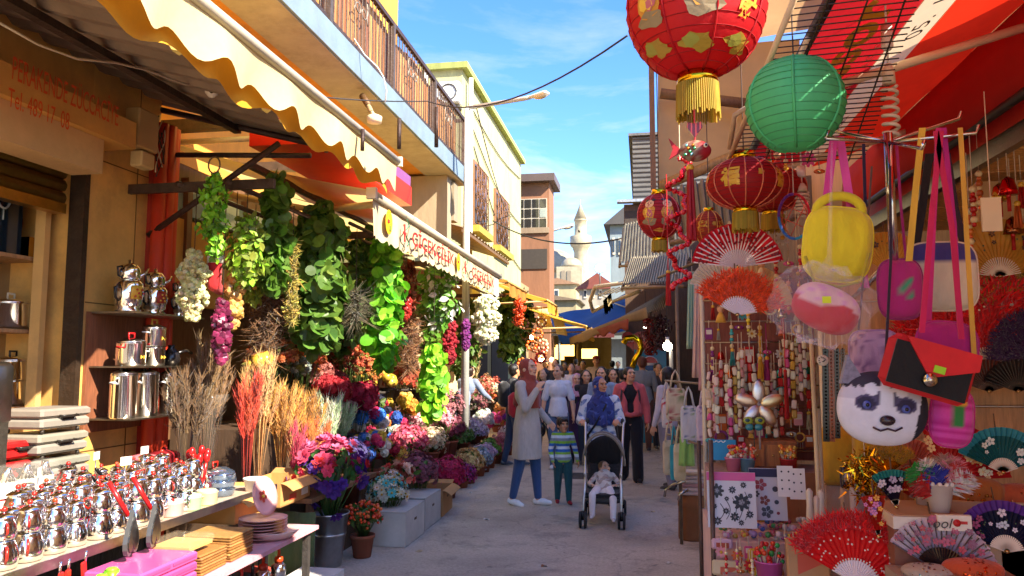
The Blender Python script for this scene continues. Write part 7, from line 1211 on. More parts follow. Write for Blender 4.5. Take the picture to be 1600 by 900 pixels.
# ---------------------------------------------------------------- lanterns
def lantern(label, u, v, Y, rpx, col, squash=1., cap='#d8a820', ribs=8, fringe=True, tass=0., lines='#d8a03a', hangL=.35, decor=None, name='paper_lantern', rings=26):
    c = P(u, v, Y=Y); r = rpx/1200*Y; h = r*squash; o = T(name, label, 'lantern', c); prof = []
    for i in range(rings+1):
        t = -1.35+2.7*i/rings; q = 1-.012*(i % 2); prof.append((r*cos(t)*q, h*sin(t)*1.02*q))
    vv, f = lathe_(prof, 40); a = np.arctan2(vv[:, 1], vv[:, 0]); k = np.tile(np.array(lin(col)), (len(vv), 1)); b = MB(); b.add((vv+np.array(c), f), 'paperskin', k, True); b.part('shade', o)
    if ribs:
        b = MB()
        for i in range(ribs): a = 2*pi*(i+.3)/ribs; b.tube([c+V3((r*1.004*cos(t)*cos(a), r*1.004*cos(t)*sin(a), h*1.02*sin(t))) for t in np.linspace(-1.33, 1.33, 15)], .0035 if lines != 'self' else .005, 'gloss' if lines != 'self' else 'paperskin', lines if lines != 'self' else jit(col, .1), 4)
        b.part('rib', o)
    b = MB()
    for i in range(1, 15): t = -1.3+2.6*i/15; b.tube([c+V3((r*.999*cos(t)*cos(a), r*.999*cos(t)*sin(a), h*1.02*sin(t))) for a in np.linspace(0, 2*pi, 33)], .0022, 'matte', tuple(np.array(lin(col))*.62), 3)
    b.part('hoop_wire', o)
    zt = h*sin(1.35)*1.02; rc = r*cos(1.35)*1.15+.01
    if cap:
        b = MB(); b.cyl(c+V3((0, 0, zt-.008)), c+V3((0, 0, zt+r*.2)), rc, 'steel', cap, n=20); b.part('cap', o); b = MB(); b.cyl(c-V3((0, 0, zt-.008)), c-V3((0, 0, zt+r*.16)), rc, 'steel', cap, n=20); b.part('base_ring', o)
    if fringe:
        b = MB(); z0 = c.z-zt-(r*.12 if cap else 0); L = r*.5
        for i in range(60): a = 2*pi*i/60; b.cyl((c.x+rc*cos(a), c.y+rc*sin(a), z0), (c.x+rc*1.06*cos(a), c.y+rc*1.06*sin(a), z0-L*rng.uniform(.85, 1.05)), .0035, 'silk', jit('#b99a2c', .15), n=4, cap=False)
        b.part('fringe', o)
    b = MB(); hang(b, c+V3((0, 0, zt+(r*.2 if cap else 0))), hangL, '#4a3830'); b.part('cord', o)
    if decor: decor(o, c, r, h)
    return o
def on_ball(c, r, h, vv, lon, lat):
    """wrap flat shapes (x right, y up, metres) round a lantern at longitude lon (0 faces -y), latitude lat"""
    t = lat+vv[:, 1]/h; a = lon+vv[:, 0]/(r*max(.3, cos(lat))); return np.stack([c.x+r*1.012*np.cos(t)*np.sin(a), c.y-r*1.012*np.cos(t)*np.cos(a), c.z+h*1.03*np.sin(t)], 1)
def ball_text(b, c, r, h, s, size, lon, lat, col, rot=0.):
    v, f = text_(s, size, bold=.004); v[:, :2] -= (v[:, :2].max(0)+v[:, :2].min(0))/2; w = v.copy(); w[:, 0] = v[:, 0]*cos(rot)-v[:, 1]*sin(rot); w[:, 1] = v[:, 0]*sin(rot)+v[:, 1]*cos(rot); b.add((on_ball(c, r, h, w, lon, lat), f), 'paint', col)
def blob(b, c, r, h, lon, lat, w, hh, col, k=14, wob=.2, fin='paint', lift=0):
    ph = rng.uniform(0, 6); v = np.array([(0, 0, 0)]+[(w*cos(t)*(1+wob*sin(3*t+ph)), hh*sin(t)*(1+wob*cos(4*t+ph)), 0) for t in np.linspace(0, 2*pi, k+1)[:-1]]); b.add((on_ball(c, r*(1+lift), h*(1+lift), v, lon, lat), [(0, 1+i, 1+(i+1) % k) for i in range(k)]), fin, col)
def child_fig(b, c, r, h, lon, lat, s):
    """a small printed festive child in gold clothes"""
    blob(b, c, r, h, lon, lat-.02, .085*s, .11*s, '#c98a2c', 16, .14); blob(b, c, r, h, lon, lat-.12*s/h, .10*s, .05*s, '#8a7a5a', 14, .2, lift=.002); blob(b, c, r, h, lon-.03, lat-.02, .05*s, .06*s, '#e0b83c', 12, .25, lift=.004); blob(b, c, r, h, lon+.05, lat-.05, .04*s, .05*s, '#b8606a', 12, .25, lift=.004)
    blob(b, c, r, h, lon, lat+.11*s/h, .062*s, .056*s, '#dca878', 16, .04, lift=.006)
    for e in (-1, 1): blob(b, c, r, h, lon+e*.022*s/r, lat+.115*s/h, .008*s, .01*s, '#2a1a12', 8, .05, lift=.009); blob(b, c, r, h, lon+e*.055*s/r, lat+.165*s/h, .026*s, .022*s, '#2a1a14', 10, .1, lift=.008)
    blob(b, c, r, h, lon, lat+.09*s/h, .014*s, .006*s, '#a8302a', 8, .1, lift=.009)
def decor_big(o, c, r, h):
    b = MB(); yw = -.17; child_fig(b, c, r, h, yw-.62, -.13, .62); child_fig(b, c, r, h, yw+.2, -.05, .72); b.part('printed_child', o)
    b = MB(); ball_text(b, c, r, h, '發', .085, yw+.86, .0, '#d8952c', -.12); ball_text(b, c, r, h, '財', .085, yw+.9, -.34, '#d8952c', -.15); b.part('lettering', o)
    b = MB()
    for lo, la in ((yw+.1, -.8), (yw+1.0, -.78), (yw-.8, -.75)):
        blob(b, c, r, h, lo, la, .06, .03, '#a88a2c', 16, .3); blob(b, c, r, h, lo+.1, la-.1, .04, .022, '#a88a2c', 12, .3); blob(b, c, r, h, lo-.12, la+.0, .03, .026, '#98983c', 12, .2, lift=.002)
    b.part('printed_emblem', o)
def decor_gold(ch, sz):
    def f(o, c, r, h):
        b = MB()
        for i in range(4): ball_text(b, c, r, h, ch, sz, -.5+1.55*i, .05, '#d8a42c')
        for i in range(4): blob(b, c, r, h, .3+1.55*i, .15, .012, .014, '#c8942c', 8, .3)
        b.part('lettering', o)
    return f
def decor_kids(o, c, r, h):
    b = MB(); child_fig(b, c, r, h, -.5, .05, .42); child_fig(b, c, r, h, .4, .05, .42); blob(b, c, r, h, 0, -.8, .03, .012, '#c08a2c', 12, .3); b.part('printed_child', o)
lantern('giant red paper lantern printed with gold children and Chinese characters', 1087, 14, 3.0, 109, '#c8141c', 1.02, lines='self', ribs=8, decor=decor_big, hangL=1.2)
lantern('round green paper lantern hanging beside the giant red lantern', 1242, 163, 2.6, 73, '#5ccf8a', .98, cap=None, fringe=False, ribs=6, lines='self', hangL=.5)
lantern('flattened red lantern with gold emblem lettering and gold base', 1163, 287, 3.2, 57, '#b8141a', .68, ribs=14, lines='#d06a4a', decor=decor_gold('福', .075), hangL=.45)
lantern('second flattened red lantern half behind the gold lettered one', 1206, 296, 3.7, 50, '#b01a1a', .68, ribs=14, lines='#c85a40', hangL=.5)
lantern('small round red lantern printed with two children', 1030, 338, 4.2, 34, '#b8181e', 1.02, ribs=8, lines='#d05a5a', decor=decor_kids, hangL=1.0)
lantern('small orange red lantern with gold lettering behind the bead strands', 1108, 357, 4.6, 22, '#b83a1c', 1.25, ribs=10, lines='#d8903a', decor=decor_gold('喜', .06), hangL=.8)
# fish charm and long tassel under the giant lantern
def tassel(label, u, v0, v1, Y, col, wpx=8, knot='#d8a02c', name='tassel', L=.12):
    a, e = P(u, v0, Y=Y), P(u, v1, Y=Y); r = wpx/2400*Y; o = T(name, label, 'tassel', a); b = MB(); hang(b, a, L, jit(col, .1)); b.ball(a, r*.75, 'gloss', knot, 8, 6); b.part('knot', o); b = MB(); n = 26
    for i in range(n): q = 2*pi*i/n; s = sqrt(rng.random()); b.cyl((a.x+r*.5*s*cos(q), a.y+r*.5*s*sin(q), a.z-r*.4), (a.x+r*s*cos(q), a.y+r*s*sin(q), e.z+rng.uniform(0, .03)*(a.z-e.z)), r*.2, 'silk', jit(col, .15), n=4, cap=False)
    b.part('strands', o); return o
c = P(1086, 236, Y=3.0); o = T('fish_charm', 'stuffed satin fish charm hanging under the giant red lantern', 'charm', c); b = MB(); v, f = sphere_(18, 12); v = v*(.062, .035, .042); v[:, 0] *= 1.0; k = np.array([lin('#b8202a') if x > .022 else lin('#a8937c') if sin(x*160)*cos(z*190) > -.1 else lin('#8a3a34') for x, y, z in v]); b.add((v+np.array(c), f), 'silk', k, True); b.part('body', o); b = MB(); b.add(prism_([(-.05, 0), (-.1, .055), (-.085, .01), (-.1, -.03)], .012), 'silk', '#b8202a', False, MT(c)); b.part('tail', o); b = MB(); b.ball(c+V3((.038, -.033, .012)), .009, 'gloss', '#e8e0d0', 8, 6); b.ball(c+V3((.039, -.04, .012)), .005, 'gloss', '#1a1410', 6, 5); b.part('eye', o); b = MB()
for i in range(7): b.ball(c+V3((-.04+.006*i, -.037, -.01+.012*((i*3) % 4-1))), .007, 'steel', ['#5ac88a', '#8ac8e0', '#d88a3a'][i % 3], 6, 5)
b.part('sequins', o); b = MB(); hang(b, c+V3((0, 0, .04)), .3, '#a8242a', .004); b.add(prism_([(0, -.045), (.03, .0), (.026, .02), (0, .012), (-.026, .02), (-.03, 0)], .015), 'gloss', '#8c3028', False, MT(c+V3((0, 0, .095)))); b.part('cord', o)
tassel('long crimson tassel below the fish charm', 1078, 262, 376, 3.02, '#b01020', 17, L=.03)
tassel('short red tassel below the small children lantern', 1044, 425, 478, 3.9, '#c01a20', 9, L=.5); tassel('gold tassel hanging under the small children lantern', 1032, 378, 393, 4.2, '#b89a2c', 12, L=.03)
o = T('bead_garland', 'shiny red bead garland winding down beside the crimson tassel', 'beads', P(1062, 350, Y=3.3)); b = MB()
for i in range(170): t = i/170; q = P(1062+13*sin(t*23)+6*sin(t*51)-3*t, 248+205*t, Y=3.3+.05*cos(t*23)); b.ball(q, .0085+.004*(i % 3 == 0), 'steel' if i % 4 == 0 else 'gloss', '#c01222' if i % 5 else '#d84050', 7, 5)
b.part('beads', o); b = MB(); hang(b, P(1062, 250, Y=3.3), .6); b.part('cord', o)
# ---------------------------------------------------------------- fans
def fan(label, u, v, Y, rpx, a0, a1, cols, hub=.42, tilt=0., yaw=0., stick='#d8c8b4', hubc=None, edge=None, fluff=None, dots=None, floral=None, n=None, fin='silk', support=True):
    """folding fan facing the street: spread from angle a0 to a1 (degrees, from the right, counter clockwise)"""
    c = P(u, v, Y=Y); r = rpx/1200*Y; o = T('folding_fan', label, 'fan', c); M = MT(c) @ MR(yaw, 4, 'Z') @ MR(tilt, 4, 'X'); a0, a1 = R(a0), R(a1); n = n or max(10, int(abs(a1-a0)/R(7))); ns = n*2
    def ring(q, lift=0, dep=.006): return [V3((q*cos(a0+(a1-a0)*i/ns), (dep*q/r if i % 2 else -dep*q/r)-lift, q*sin(a0+(a1-a0)*i/ns))) for i in range(ns+1)]
    def strip(r0, r1, col, lift=0, fin_=fin, m=6):
        v = []; f = []; k = []
        for j in range(m+1):
            q = r0+(r1-r0)*j/m
            for i, p in enumerate(ring(q, lift)): v.append(tuple(p)); k.append(col(i/ns, j/m) if callable(col) else lin(col))
        for j in range(m):
            for i in range(ns): f.append((j*(ns+1)+i, j*(ns+1)+i+1, (j+1)*(ns+1)+i+1, (j+1)*(ns+1)+i))
        b.add((np.array(v), f), fin_, np.array(k), False, M)
    b = MB(); ce = [lin(x) for x in cols]; strip(r*hub*.97, r, (lambda s, t: ce[int(t*len(cols)*.999)]) if not edge else cols[0]); b.part('leaf', o)
    b = MB()
    for i in range(n+1): a = a0+(a1-a0)*i/n; d = V3((cos(a), 0, sin(a))); L_ = r*(.96 if stick != '#d8c8b4' else hub*1.1); s = V3((-sin(a), 0, cos(a)))*(.0028+.0*r); b.add((np.array([tuple(d*.01+s-V3((0, .009, 0))), tuple(d*.01-s-V3((0, .009, 0))), tuple(d*L_-s*.9-V3((0, .009, 0))), tuple(d*L_+s*.9-V3((0, .009, 0)))]), [(0, 1, 2, 3)]), 'gloss', stick, False, M)
    b.part('stick', o)
    if hubc: b = MB(); strip(r*.05, r*hub, hubc, .011, 'gloss'); b.part('hub', o)
    if edge: b = MB(); strip(r*.82, r*1.015, edge, .004); b.part('edge_band', o)
    rr = np.array(M.to_3x3())
    def pts(k, lo, hi, lift): t = rng.random(k); q = r*np.sqrt(rng.uniform(lo*lo, hi*hi, k)); a = a0+(a1-a0)*t; p = np.stack([q*np.cos(a), np.full(k, -lift), q*np.sin(a)], 1); return p @ rr.T+np.array(c), np.stack([np.cos(a), np.full(k, -.25), np.sin(a)], 1) @ rr.T
    if fluff:
        b = MB(); k = 1500; p, d = pts(k, fluff[1], 1.08, .012); b.inst((SPIKE[0]*(2.6, 2.6, 1), SPIKE[1]), 'fluff', look(d+rng.normal(size=(k, 3))*.55, rng.uniform(.02, .04, k)*r/.2), p, np.array([jit(fluff[0], .2) for _ in range(k)])); b.part('feathers', o)
    if dots: b = MB(); k = dots[1]; p, d = pts(k, hub*1.15, .92, .014); b.inst((ICO[0]*(1, 1, .4), ICO[1]), 'gloss', look(np.tile(np.array((0, -1., 0)) @ rr.T, (k, 1)), np.full(k, dots[2])), p, np.tile(lin(dots[0]), (k, 1))); b.part('spangles', o)
    if floral:
        b = MB(); k = floral[1]; p, d = pts(k, floral[2], floral[3], .013); nn = np.tile(np.array((0, -1., 0)) @ rr.T, (k, 1)); b.inst((F5[0]*(1, 1, .3), F5[1]), 'paint', look(nn, rng.uniform(.5, 1.3, k)*floral[4]), p, np.array([jit(floral[0][i % len(floral[0])], .12) for i in range(k)])); p, d = pts(k, floral[2], floral[3], .0125); b.inst((LEAF[0]*(.7, .5, .2), LEAF[1]), 'paint', look(nn, rng.uniform(.5, 1.2, k)*floral[4]), p, np.array([jit('#5a6a3c', .3) for i in range(k)])); b.part('printed_flowers', o)
    b = MB(); b.add(cyl_((0, -.014, 0), (0, .012, 0), .006, .006, 8), 'steel', '#c9b078', True, M); 
    if support: b.add(tube_([(0, .012, 0), (0, .03, r*.6), (0, .05, r*1.3)], .003, 4), 'iron', '#6a5a4a', True, M)
    b.part('rivet', o); return o
fan('red lace fan with white sticks opened above the orange feather fan', 1152, 418, 3.4, 68, 8, 172, ['#d81c2c', '#e0242e', '#d0162c'], .4, hubc='#cdbcc0', stick='#e0c8c4', dots=('#7a0c18', 90, .006))
fan('fluffy orange feather fan below the red lace fan', 1152, 492, 3.3, 62, 8, 150, ['#e8541c', '#e8541c'], .42, hubc='#d9ccd4', fluff=('#f0541a', .45))
fan('beige scalloped paper fan behind the orange feather fan', 1172, 478, 3.9, 62, 0, 150, ['#cdb07a', '#d8bc88'], .3, hubc='#b9965c')
fan('white scalloped fan peeking out left of the red lace fan', 1130, 452, 4.0, 50, 60, 170, ['#d9cdb8', '#e0d4c0'], .3)
fan('large golden paper fan with dark sketches in the gift shop', 1562, 432, 4.2, 84, 10, 172, ['#c08a2c', '#d09a3a', '#c8923a'], .3, floral=(['#3a2414', '#5a3a1c'], 16, .5, .85, .022))
fan('huge red feather fan on the brown display wall', 1540, 572, 4.24, 122, 20, 168, ['#dc1216', '#e0161a'], .2, fluff=('#e01418', .25), dots=('#e8d8b0', 26, .006))
fan('golden feather fan between the golden paper and red fans', 1575, 486, 4.25, 72, 20, 160, ['#c08a24', '#b8862c'], .2, fluff=('#c9952c', .3))
fan('red lace fan with gold dots above the golden feather fan', 1545, 470, 4.32, 72, 20, 165, ['#b01418', '#c01a1c'], .25, dots=('#e0b43c', 60, .006))
fan('dark purple feather fan at the right edge', 1628, 562, 4.2, 66, 90, 180, ['#3a1444', '#421a4c'], .2, fluff=('#421650', .3))
fan('brown folded fan on the narrow cream shelf, left one', 1545, 612, 4.2, 46, 20, 160, ['#5a2418', '#6a2c1c'], .3, stick='#3a1c14'); fan('black folded fan on the narrow cream shelf, right one', 1590, 612, 4.18, 46, 20, 160, ['#241a1a', '#301f1c'], .3, stick='#1c1412')
fan('small golden fan behind the yellow backpack', 1388, 425, 3.9, 60, 30, 150, ['#d0a040', '#c9953a'], .25, floral=(['#3a2414'], 6, .5, .9, .016))
fan('bright red fan with gold flower print standing on the table', 1478, 752, 3.5, 86, 5, 112, ['#b8141a', '#c01a1c', '#b81418'], .25, floral=(['#d8b078', '#d88a4a', '#e0d0b0'], 26, .5, .85, .016))
fan('turquoise edged teal fan at the right edge', 1566, 738, 3.45, 62, 20, 155, ['#1a6468', '#207078'], .3, edge='#3a9cae', floral=(['#c8d0c8'], 10, .45, .75, .014))
fan('fluffy red fan with white lace hub in the bottom foreground', 1336, 912, 3.15, 88, 8, 150, ['#e0181e', '#e41c20', '#dc1424'], .36, hubc='#ddd0d4', fluff=('#e41a1e', .82), dots=('#e0c8b8', 60, .004), tilt=-.25)
fan('white floral fan with dark wooden hub in the bottom foreground', 1472, 896, 3.05, 76, 14, 148, ['#c9bad4', '#e0d4e0', '#dccedc'], .46, hubc='#2c1410', stick='#3a1c14', floral=(['#b85a7a', '#8a5a78', '#c04a5c'], 34, .55, .98, .013), tilt=-.25)
fan('purple edged navy fan at the bottom right corner', 1572, 862, 3.1, 68, 10, 160, ['#14183c', '#1a1c48'], .3, edge='#6a3aa0', floral=(['#b8c0d0', '#c9c0d0', '#8a2a5a'], 16, .45, .78, .013), tilt=-.2)
fan('pink sequin mesh fan under the red and black purse', 1470, 690, 2.95, 46, 40, 140, ['#a81a6a', '#b8207a'], .2, dots=('#e08ac0', 70, .004))
fan('small teal fan standing on the white box', 1400, 792, 3.2, 52, 72, 128, ['#2a1c34', '#34223c'], .2, edge='#3a9a98', floral=(['#a89ab0', '#c9b8c8'], 10, .4, .78, .012))
fan('half closed orange red fan beside the small teal fan', 1372, 838, 3.1, 58, 78, 112, ['#c8281c', '#c8402c'], .15, floral=(['#d87ab0', '#e0a03a', '#6a4a9a'], 14, .3, .95, .01))
fan('gold tinsel fan behind the feather cup', 1388, 742, 3.6, 42, 40, 150, ['#c89420', '#d0a030'], .15, fin='steel', fluff=('#d8a424', .5))
fan('coral lace fan behind the feather cup', 1420, 738, 3.7, 48, 30, 140, ['#c86a58', '#d07a68'], .2)
fan('orange red spangled fan behind the white cups', 1430, 780, 3.6, 46, 20, 150, ['#b83a20', '#c04a28'], .2, dots=('#e0b060', 40, .005))
# ---------------------------------------------------------------- hook pole, coil bulbs and hanging bags
b = MB(); hp = P(1388, 222, Y=2.6); o = T('hook_stand', 'chrome hook stand holding the bag straps', 'stand', hp); b.cyl(hp-V3((0, 0, .4)), hp+V3((0, 0, .03)), .014, 'steel', '#c9cacb', n=12); b.cyl(hp-V3((0, 0, .38)), (hp.x+.25, 4.41, hp.z-.45), .012, 'steel', '#c9cacb', n=8); b.part('pole', o)
for (u, v, Y) in ((1290, 216, 2.5), (1525, 208, 2.55), (1498, 186, 2.8), (1300, 204, 2.8), (1440, 232, 2.35)):
    b = MB(); e = P(u, v, Y=Y); b.tube([hp, e, e+V3((.01, 0, .025))], .006, 'steel', '#c0bfba', 7); b.part('hook_arm', o)
def coil(label, u, v0, v1, Y, r):
    a, e = P(u, v0, Y=Y), P(u, v1, Y=Y); L = a.z-e.z; o = T('spiral_bulb', label, 'bulb', a); b = MB(); b.cyl(a-V3((0, 0, L*.25)), a+V3((0, 0, .5)), .004, 'matte', '#d8cfc0', n=5); b.lathe([(.012, .12*L), (r*.75, .18*L), (.02, -.05*L), (.012, -.08*L)][::-1], a, 'paint', '#dcd4c8', 14); b.lathe([(r*.9, -.42*L), (r*.8, -.3*L), (r*.5, -.24*L), (.01, -.22*L)], a, 'paint', '#cfc0a4', 14); b.part('socket', o); b = MB(); b.tube([a+V3((r*cos(t), r*sin(t), -.44*L-.54*L*t/40)) for t in np.linspace(0, 40, 110)], r*.26, 'gloss', '#cdbfa8', 7); b.part('tube', o)
coil('white spiral bulb hanging unlit above the hook stand', 1386, 66, 222, 2.75, .024); coil('second spiral bulb hanging unlit behind the coloured hoop', 1252, 272, 338, 3.6, .026)
def strap(b, pts, col, w=.011, fin='cloth'): b.add(slab_(lambda s, t: pts[min(int(t*(len(pts)-1)), len(pts)-2)].lerp(pts[min(int(t*(len(pts)-1)), len(pts)-2)+1], t*(len(pts)-1)-min(int(t*(len(pts)-1)), len(pts)-2))+V3((w*(s-.5)*2, 0, 0)), 1, (len(pts)-1)*3, .003, (0, -1, 0)), fin, col)
def pillow(c, w, h, d, col, fin='cloth', rz=0., M=None, n=2.6, nu=20, nv=16, pat=None):
    A = (MT(c) if M is None else M) @ MR(rz, 4, 'Y'); v, f = sphere_(nu, nv); q = np.sign(v)*np.abs(v)**(2/n); q[:, 1] = v[:, 1]; v2 = q*(w/2, d/2, h/2); k = np.array([lin(pat(x/w*2, z/h*2, y)) for x, y, z in v2]) if pat else col; return (v2, f), fin, k, True, A
def bag(label, u, v, Y, wpx, hpx, col, straps, scol, name='handbag', rz=0., pat=None, d=.07, fin='cloth', n=4., sw=.011):
    c = P(u, v, Y=Y); w, h = wpx/1200*Y, hpx/1200*Y; o = T(name, label, 'bag', c); b = MB(); b.add(*pillow(c, w, h, d, col, fin, rz, n=n, pat=pat, nu=36, nv=28)); b.part('pouch', o); b = MB(); b.tube([c+V3((w*.5*np.sign(cos(t))*abs(cos(t))**(2/n)*cos(rz)+h*.5*np.sign(sin(t))*abs(sin(t))**(2/n)*sin(rz), -.006, -w*.5*np.sign(cos(t))*abs(cos(t))**(2/n)*sin(rz)+h*.5*np.sign(sin(t))*abs(sin(t))**(2/n)*cos(rz))) for t in np.linspace(.01, 2*pi+.01, 40)], .004, 'cloth', jit(col, .3), 5); b.part('seam', o)
    for i, pts in enumerate(straps): b = MB(); strap(b, [P(uu, vv, Y=Y+.02*i+.01) for uu, vv in pts], scol[i % len(scol)], sw); b.part('strap', o)
    return o
o = bag('bright yellow plush backpack hanging by pink straps', 1308, 382, 2.6, 98, 112, '#d0c020', [[(1303, 214), (1288, 340), (1272, 430)], [(1312, 214), (1330, 330), (1352, 450)]], ['#c83a8a', '#d04a94'], 'plush_backpack', .12, d=.1, n=3.2, sw=.013); c = P(1311, 330, Y=2.6); b = MB(); b.tube([c+V3((.07*cos(t), 0, .05*sin(t))) for t in np.linspace(-.2, pi+.2, 14)], .016, 'cloth', '#c9b81e', 8); b.part('carry_handle', o); b = MB(); b.tube([P(u, v, Y=2.53) for u, v in ((1258, 400), (1272, 440), (1310, 448), (1345, 440), (1358, 395))], .005, 'cloth', '#a89a1c', 5); b.part('piping', o)
bag('pink pouch with painted flowers hanging on thin cords', 1406, 452, 2.6, 62, 88, '#a8206a', [[(1390, 218), (1394, 330), (1392, 412)], [(1400, 218), (1408, 330), (1416, 412)]], ['#8a2a7a', '#b02a6a'], 'small_pouch', 0, lambda x, z, y: '#b8302e' if abs(x) < .4 and abs(z+.2) < .55 and sin(x*9)*cos(z*7) > .2 else '#2a9a6a' if abs(x) < .5 and abs(z) < .4 and sin(x*7+2)*cos(z*9) > .55 else '#a8206a', n=3.4, sw=.004)
bag('navy and cream cloth bag with black strap', 1470, 432, 2.7, 98, 100, '#cdc2a8', [[(1452, 240), (1440, 330), (1428, 400)], [(1478, 240), (1492, 330), (1510, 395)]], ['#1a1618', '#2a1a26'], 'cloth_bag', 0, lambda x, z, y: '#3a3478' if z > .42 else '#cdc2a8', n=4, sw=.013)
bag('magenta velvet bag behind the red and black purse', 1478, 545, 2.55, 84, 78, '#a0146a', [[(1466, 200), (1458, 350), (1450, 520)], [(1474, 200), (1490, 350), (1500, 520)]], ['#b8206a', '#b0207a'], 'velvet_bag', .1, n=3, sw=.008)
bag('lilac circle print bag behind the husky purse', 1366, 556, 2.6, 70, 74, '#9a7a9c', [[(1362, 260), (1352, 400), (1340, 530)]], ['#5a3a30'], 'small_pouch', 0, lambda x, z, y: '#7a5a84' if sin(x*14)*sin(z*14) > .3 else '#b090ae', n=4, sw=.003)
bag('pink sequin bag with embroidered flower under the purse', 1486, 652, 2.5, 58, 84, '#b01a7a', [[(1500, 200), (1512, 400), (1522, 560), (1506, 615)]], ['#c89a3a'], 'sequin_bag', .1, lambda x, z, y: '#2a7a3a' if (x-.1)**2+(z-.1)**2 < .16 else '#c8902c' if (x-.3)**2+(z-.55)**2 < .06 else '#b01a7a' if sin(z*22) > 0 else '#c8409a', n=3, sw=.007)
b = MB(); strap(b, [P(1441, 200, Y=2.58), P(1430, 300, Y=2.58), P(1420, 408, Y=2.58)], '#d0a83a', .01); strap(b, [P(1349, 225, Y=2.7), P(1352, 330, Y=2.7), P(1346, 440, Y=2.7)], '#2c1c3a', .005); b.thing('yellow_strap', 'loose yellow and dark straps hanging from the hook stand', 'strap', P(1441, 200, Y=2.58))
# envelope purse
c = P(1449, 577, Y=2.35); pu = T('envelope_purse', 'red and black envelope purse with a round silver clasp', 'purse', c); M = MT(c) @ MR(R(17), 4, 'Y'); w, h = .24, .155; b = MB(); v, f = bevbox((w, .05, h), .02); b.add((v, f), 'matte', '#b5141c', False, M); b.part('body', pu); b = MB(); b.box((0, -.027, -.004), (w-.03, .006, h-.03), 'cloth', '#0c0c0c', M=M); b.part('front_panel', pu); b = MB(); b.add(prism_([(-w/2+.035, h/2-.004), (w/2-.005, h/2-.004), (w/2-.002, h/2-.05), (.01, -.02), (-.006, -.018)], .008), 'matte', '#c4181c', False, M @ MT((0, -.034, 0))); b.part('flap', pu); b = MB(); b.add(cyl_((.0, -.038, -.03), (0, -.05, -.03), .021, .017, 18), 'steel', '#b8b4a0', True, M); b.add(cyl_((.0, -.05, -.03), (0, -.054, -.03), .01, .009, 14), 'brushed', '#d8d4c0', True, M); b.part('clasp', pu); b = MB(); b.box((.018, -.04, .004), (.03, .003, .02), 'paper', '#9ad01c', M=M); b.part('price_tag', pu); b = MB()
for pts in ([(1470, 205), (1456, 330), (1440, 520)], [(1462, 205), (1488, 360), (1502, 530)]): strap(b, [P(u, v, Y=2.37) for u, v in pts], '#b8164a', .008)
b.part('strap', pu)
# husky purse
c = P(1378, 638, Y=2.45); hk = T('husky_purse', 'plush purse shaped like a husky dog face', 'purse', c); r = 62/1200*2.45
def hpat(x, z, y):
    a = abs(x); e = ((a-.43)/.25)**2+((z-.13)/.22)**2
    if ((a-.33)/.15)**2+((z-.5)/.17)**2 < 1: return '#d2d2de'
    if e < 1: return '#2a2340' if e < .6 else '#4a4164'
    if x > .74+.12*z: return '#1d1a26'
    if a > .1 and z > .6-.08*a+.04*sin(x*40): return '#2c2838'
    if abs(a-.17-.1*max(0, z)) < .045 and .08 < z < .8: return '#453e58'
    return '#cfced9' if z < .2 or a < .2 else '#b9b7c6'
b = MB(); b.add(*pillow(c, r*2, r*1.72, .09, None, 'matte', .08, n=2.3, nu=110, nv=84, pat=hpat)); b.part('face', hk); b = MB()
for s in (-1, 1): b.add(prism_([(-.036, -.01), (.034, -.012), (.002+.016*s, .075)], .03), 'fluff', '#8d8a9c' if s < 0 else '#2c2838', False, MT(c+V3((s*r*.62, 0, r*.66))))
b.part('ear', hk); b = MB()
for s in (-1, 1): q = c+V3((s*r*.42, -.043, r*.05-s*.006)); b.ball(q, (.0125, .009, .0125), 'gloss', '#4a58a0', 12, 8); b.ball(q+V3((0, -.007, 0)), (.006, .004, .006), 'gloss', '#0e0c14', 8, 6)
b.part('eye', hk); b = MB(); b.ball(c+V3((.0, -.05, -.032)), (.022, .014, .015), 'gloss', '#2a2028', 10, 8); b.part('nose', hk); b = MB(); b.tube([c+V3((x, -.047, z)) for x, z in ((-.04, -.052), (-.02, -.062), (0, -.056), (.02, -.062), (.04, -.052))], .003, 'matte', '#3a2430', 5); b.part('mouth', hk); b = MB(); strap(b, [P(1382, 590, Y=2.5), P(1392, 400, Y=2.55), P(1390, 222, Y=2.6)], '#2a1c2a', .004); b.part('strap', hk)
# wrapped gift bag
c = P(1290, 482, Y=2.45); o = T('wrapped_purse', 'pink and red purse wrapped in crumpled clear plastic', 'wrapped purse', c); b = MB(); b.add(*pillow(c, .2, .14, .08, None, 'cloth', .45, n=2.5, nu=40, nv=28, pat=lambda x, z, y: '#b01620' if z < .1+.25*sin(3*x) else '#c890b4' if sin(x*12)*sin(z*11) > .25 else '#d0a8a8')); b.part('purse', o); b = MB(); v, f = sphere_(26, 18); v = np.sign(v)*np.abs(v)**.75*(.15, .065, .115); v = v*(1+.1*np.sin(v[:, :1]*90)*np.sin(v[:, 2:3]*75)+.05*rng.normal(size=(len(v), 1))); b.add((v, f), 'clear', '#e4dce8', False, MT(c+V3((-.012, 0, .01))) @ MR(.3, 4, 'Y')); b.add(tube_([c+V3((0, 0, .1)), P(1296, 400, Y=2.5), P(1300, 222, Y=2.55)], [.03, .008, .003], 6), 'clear', '#e4dce8'); b.part('plastic_wrap', o); b = MB(); b.box(c+V3((-.015, -.085, .02)), (.024, .003, .02), 'paper', '#c8d820'); b.part('price_tag', o)
o = T('coloured_hoop', 'dreamcatcher hoop wound in purple and blue yarn', 'dreamcatcher', P(1241, 340, Y=3.3)); c = P(1241, 338, Y=3.3); b = MB(); R0 = .082
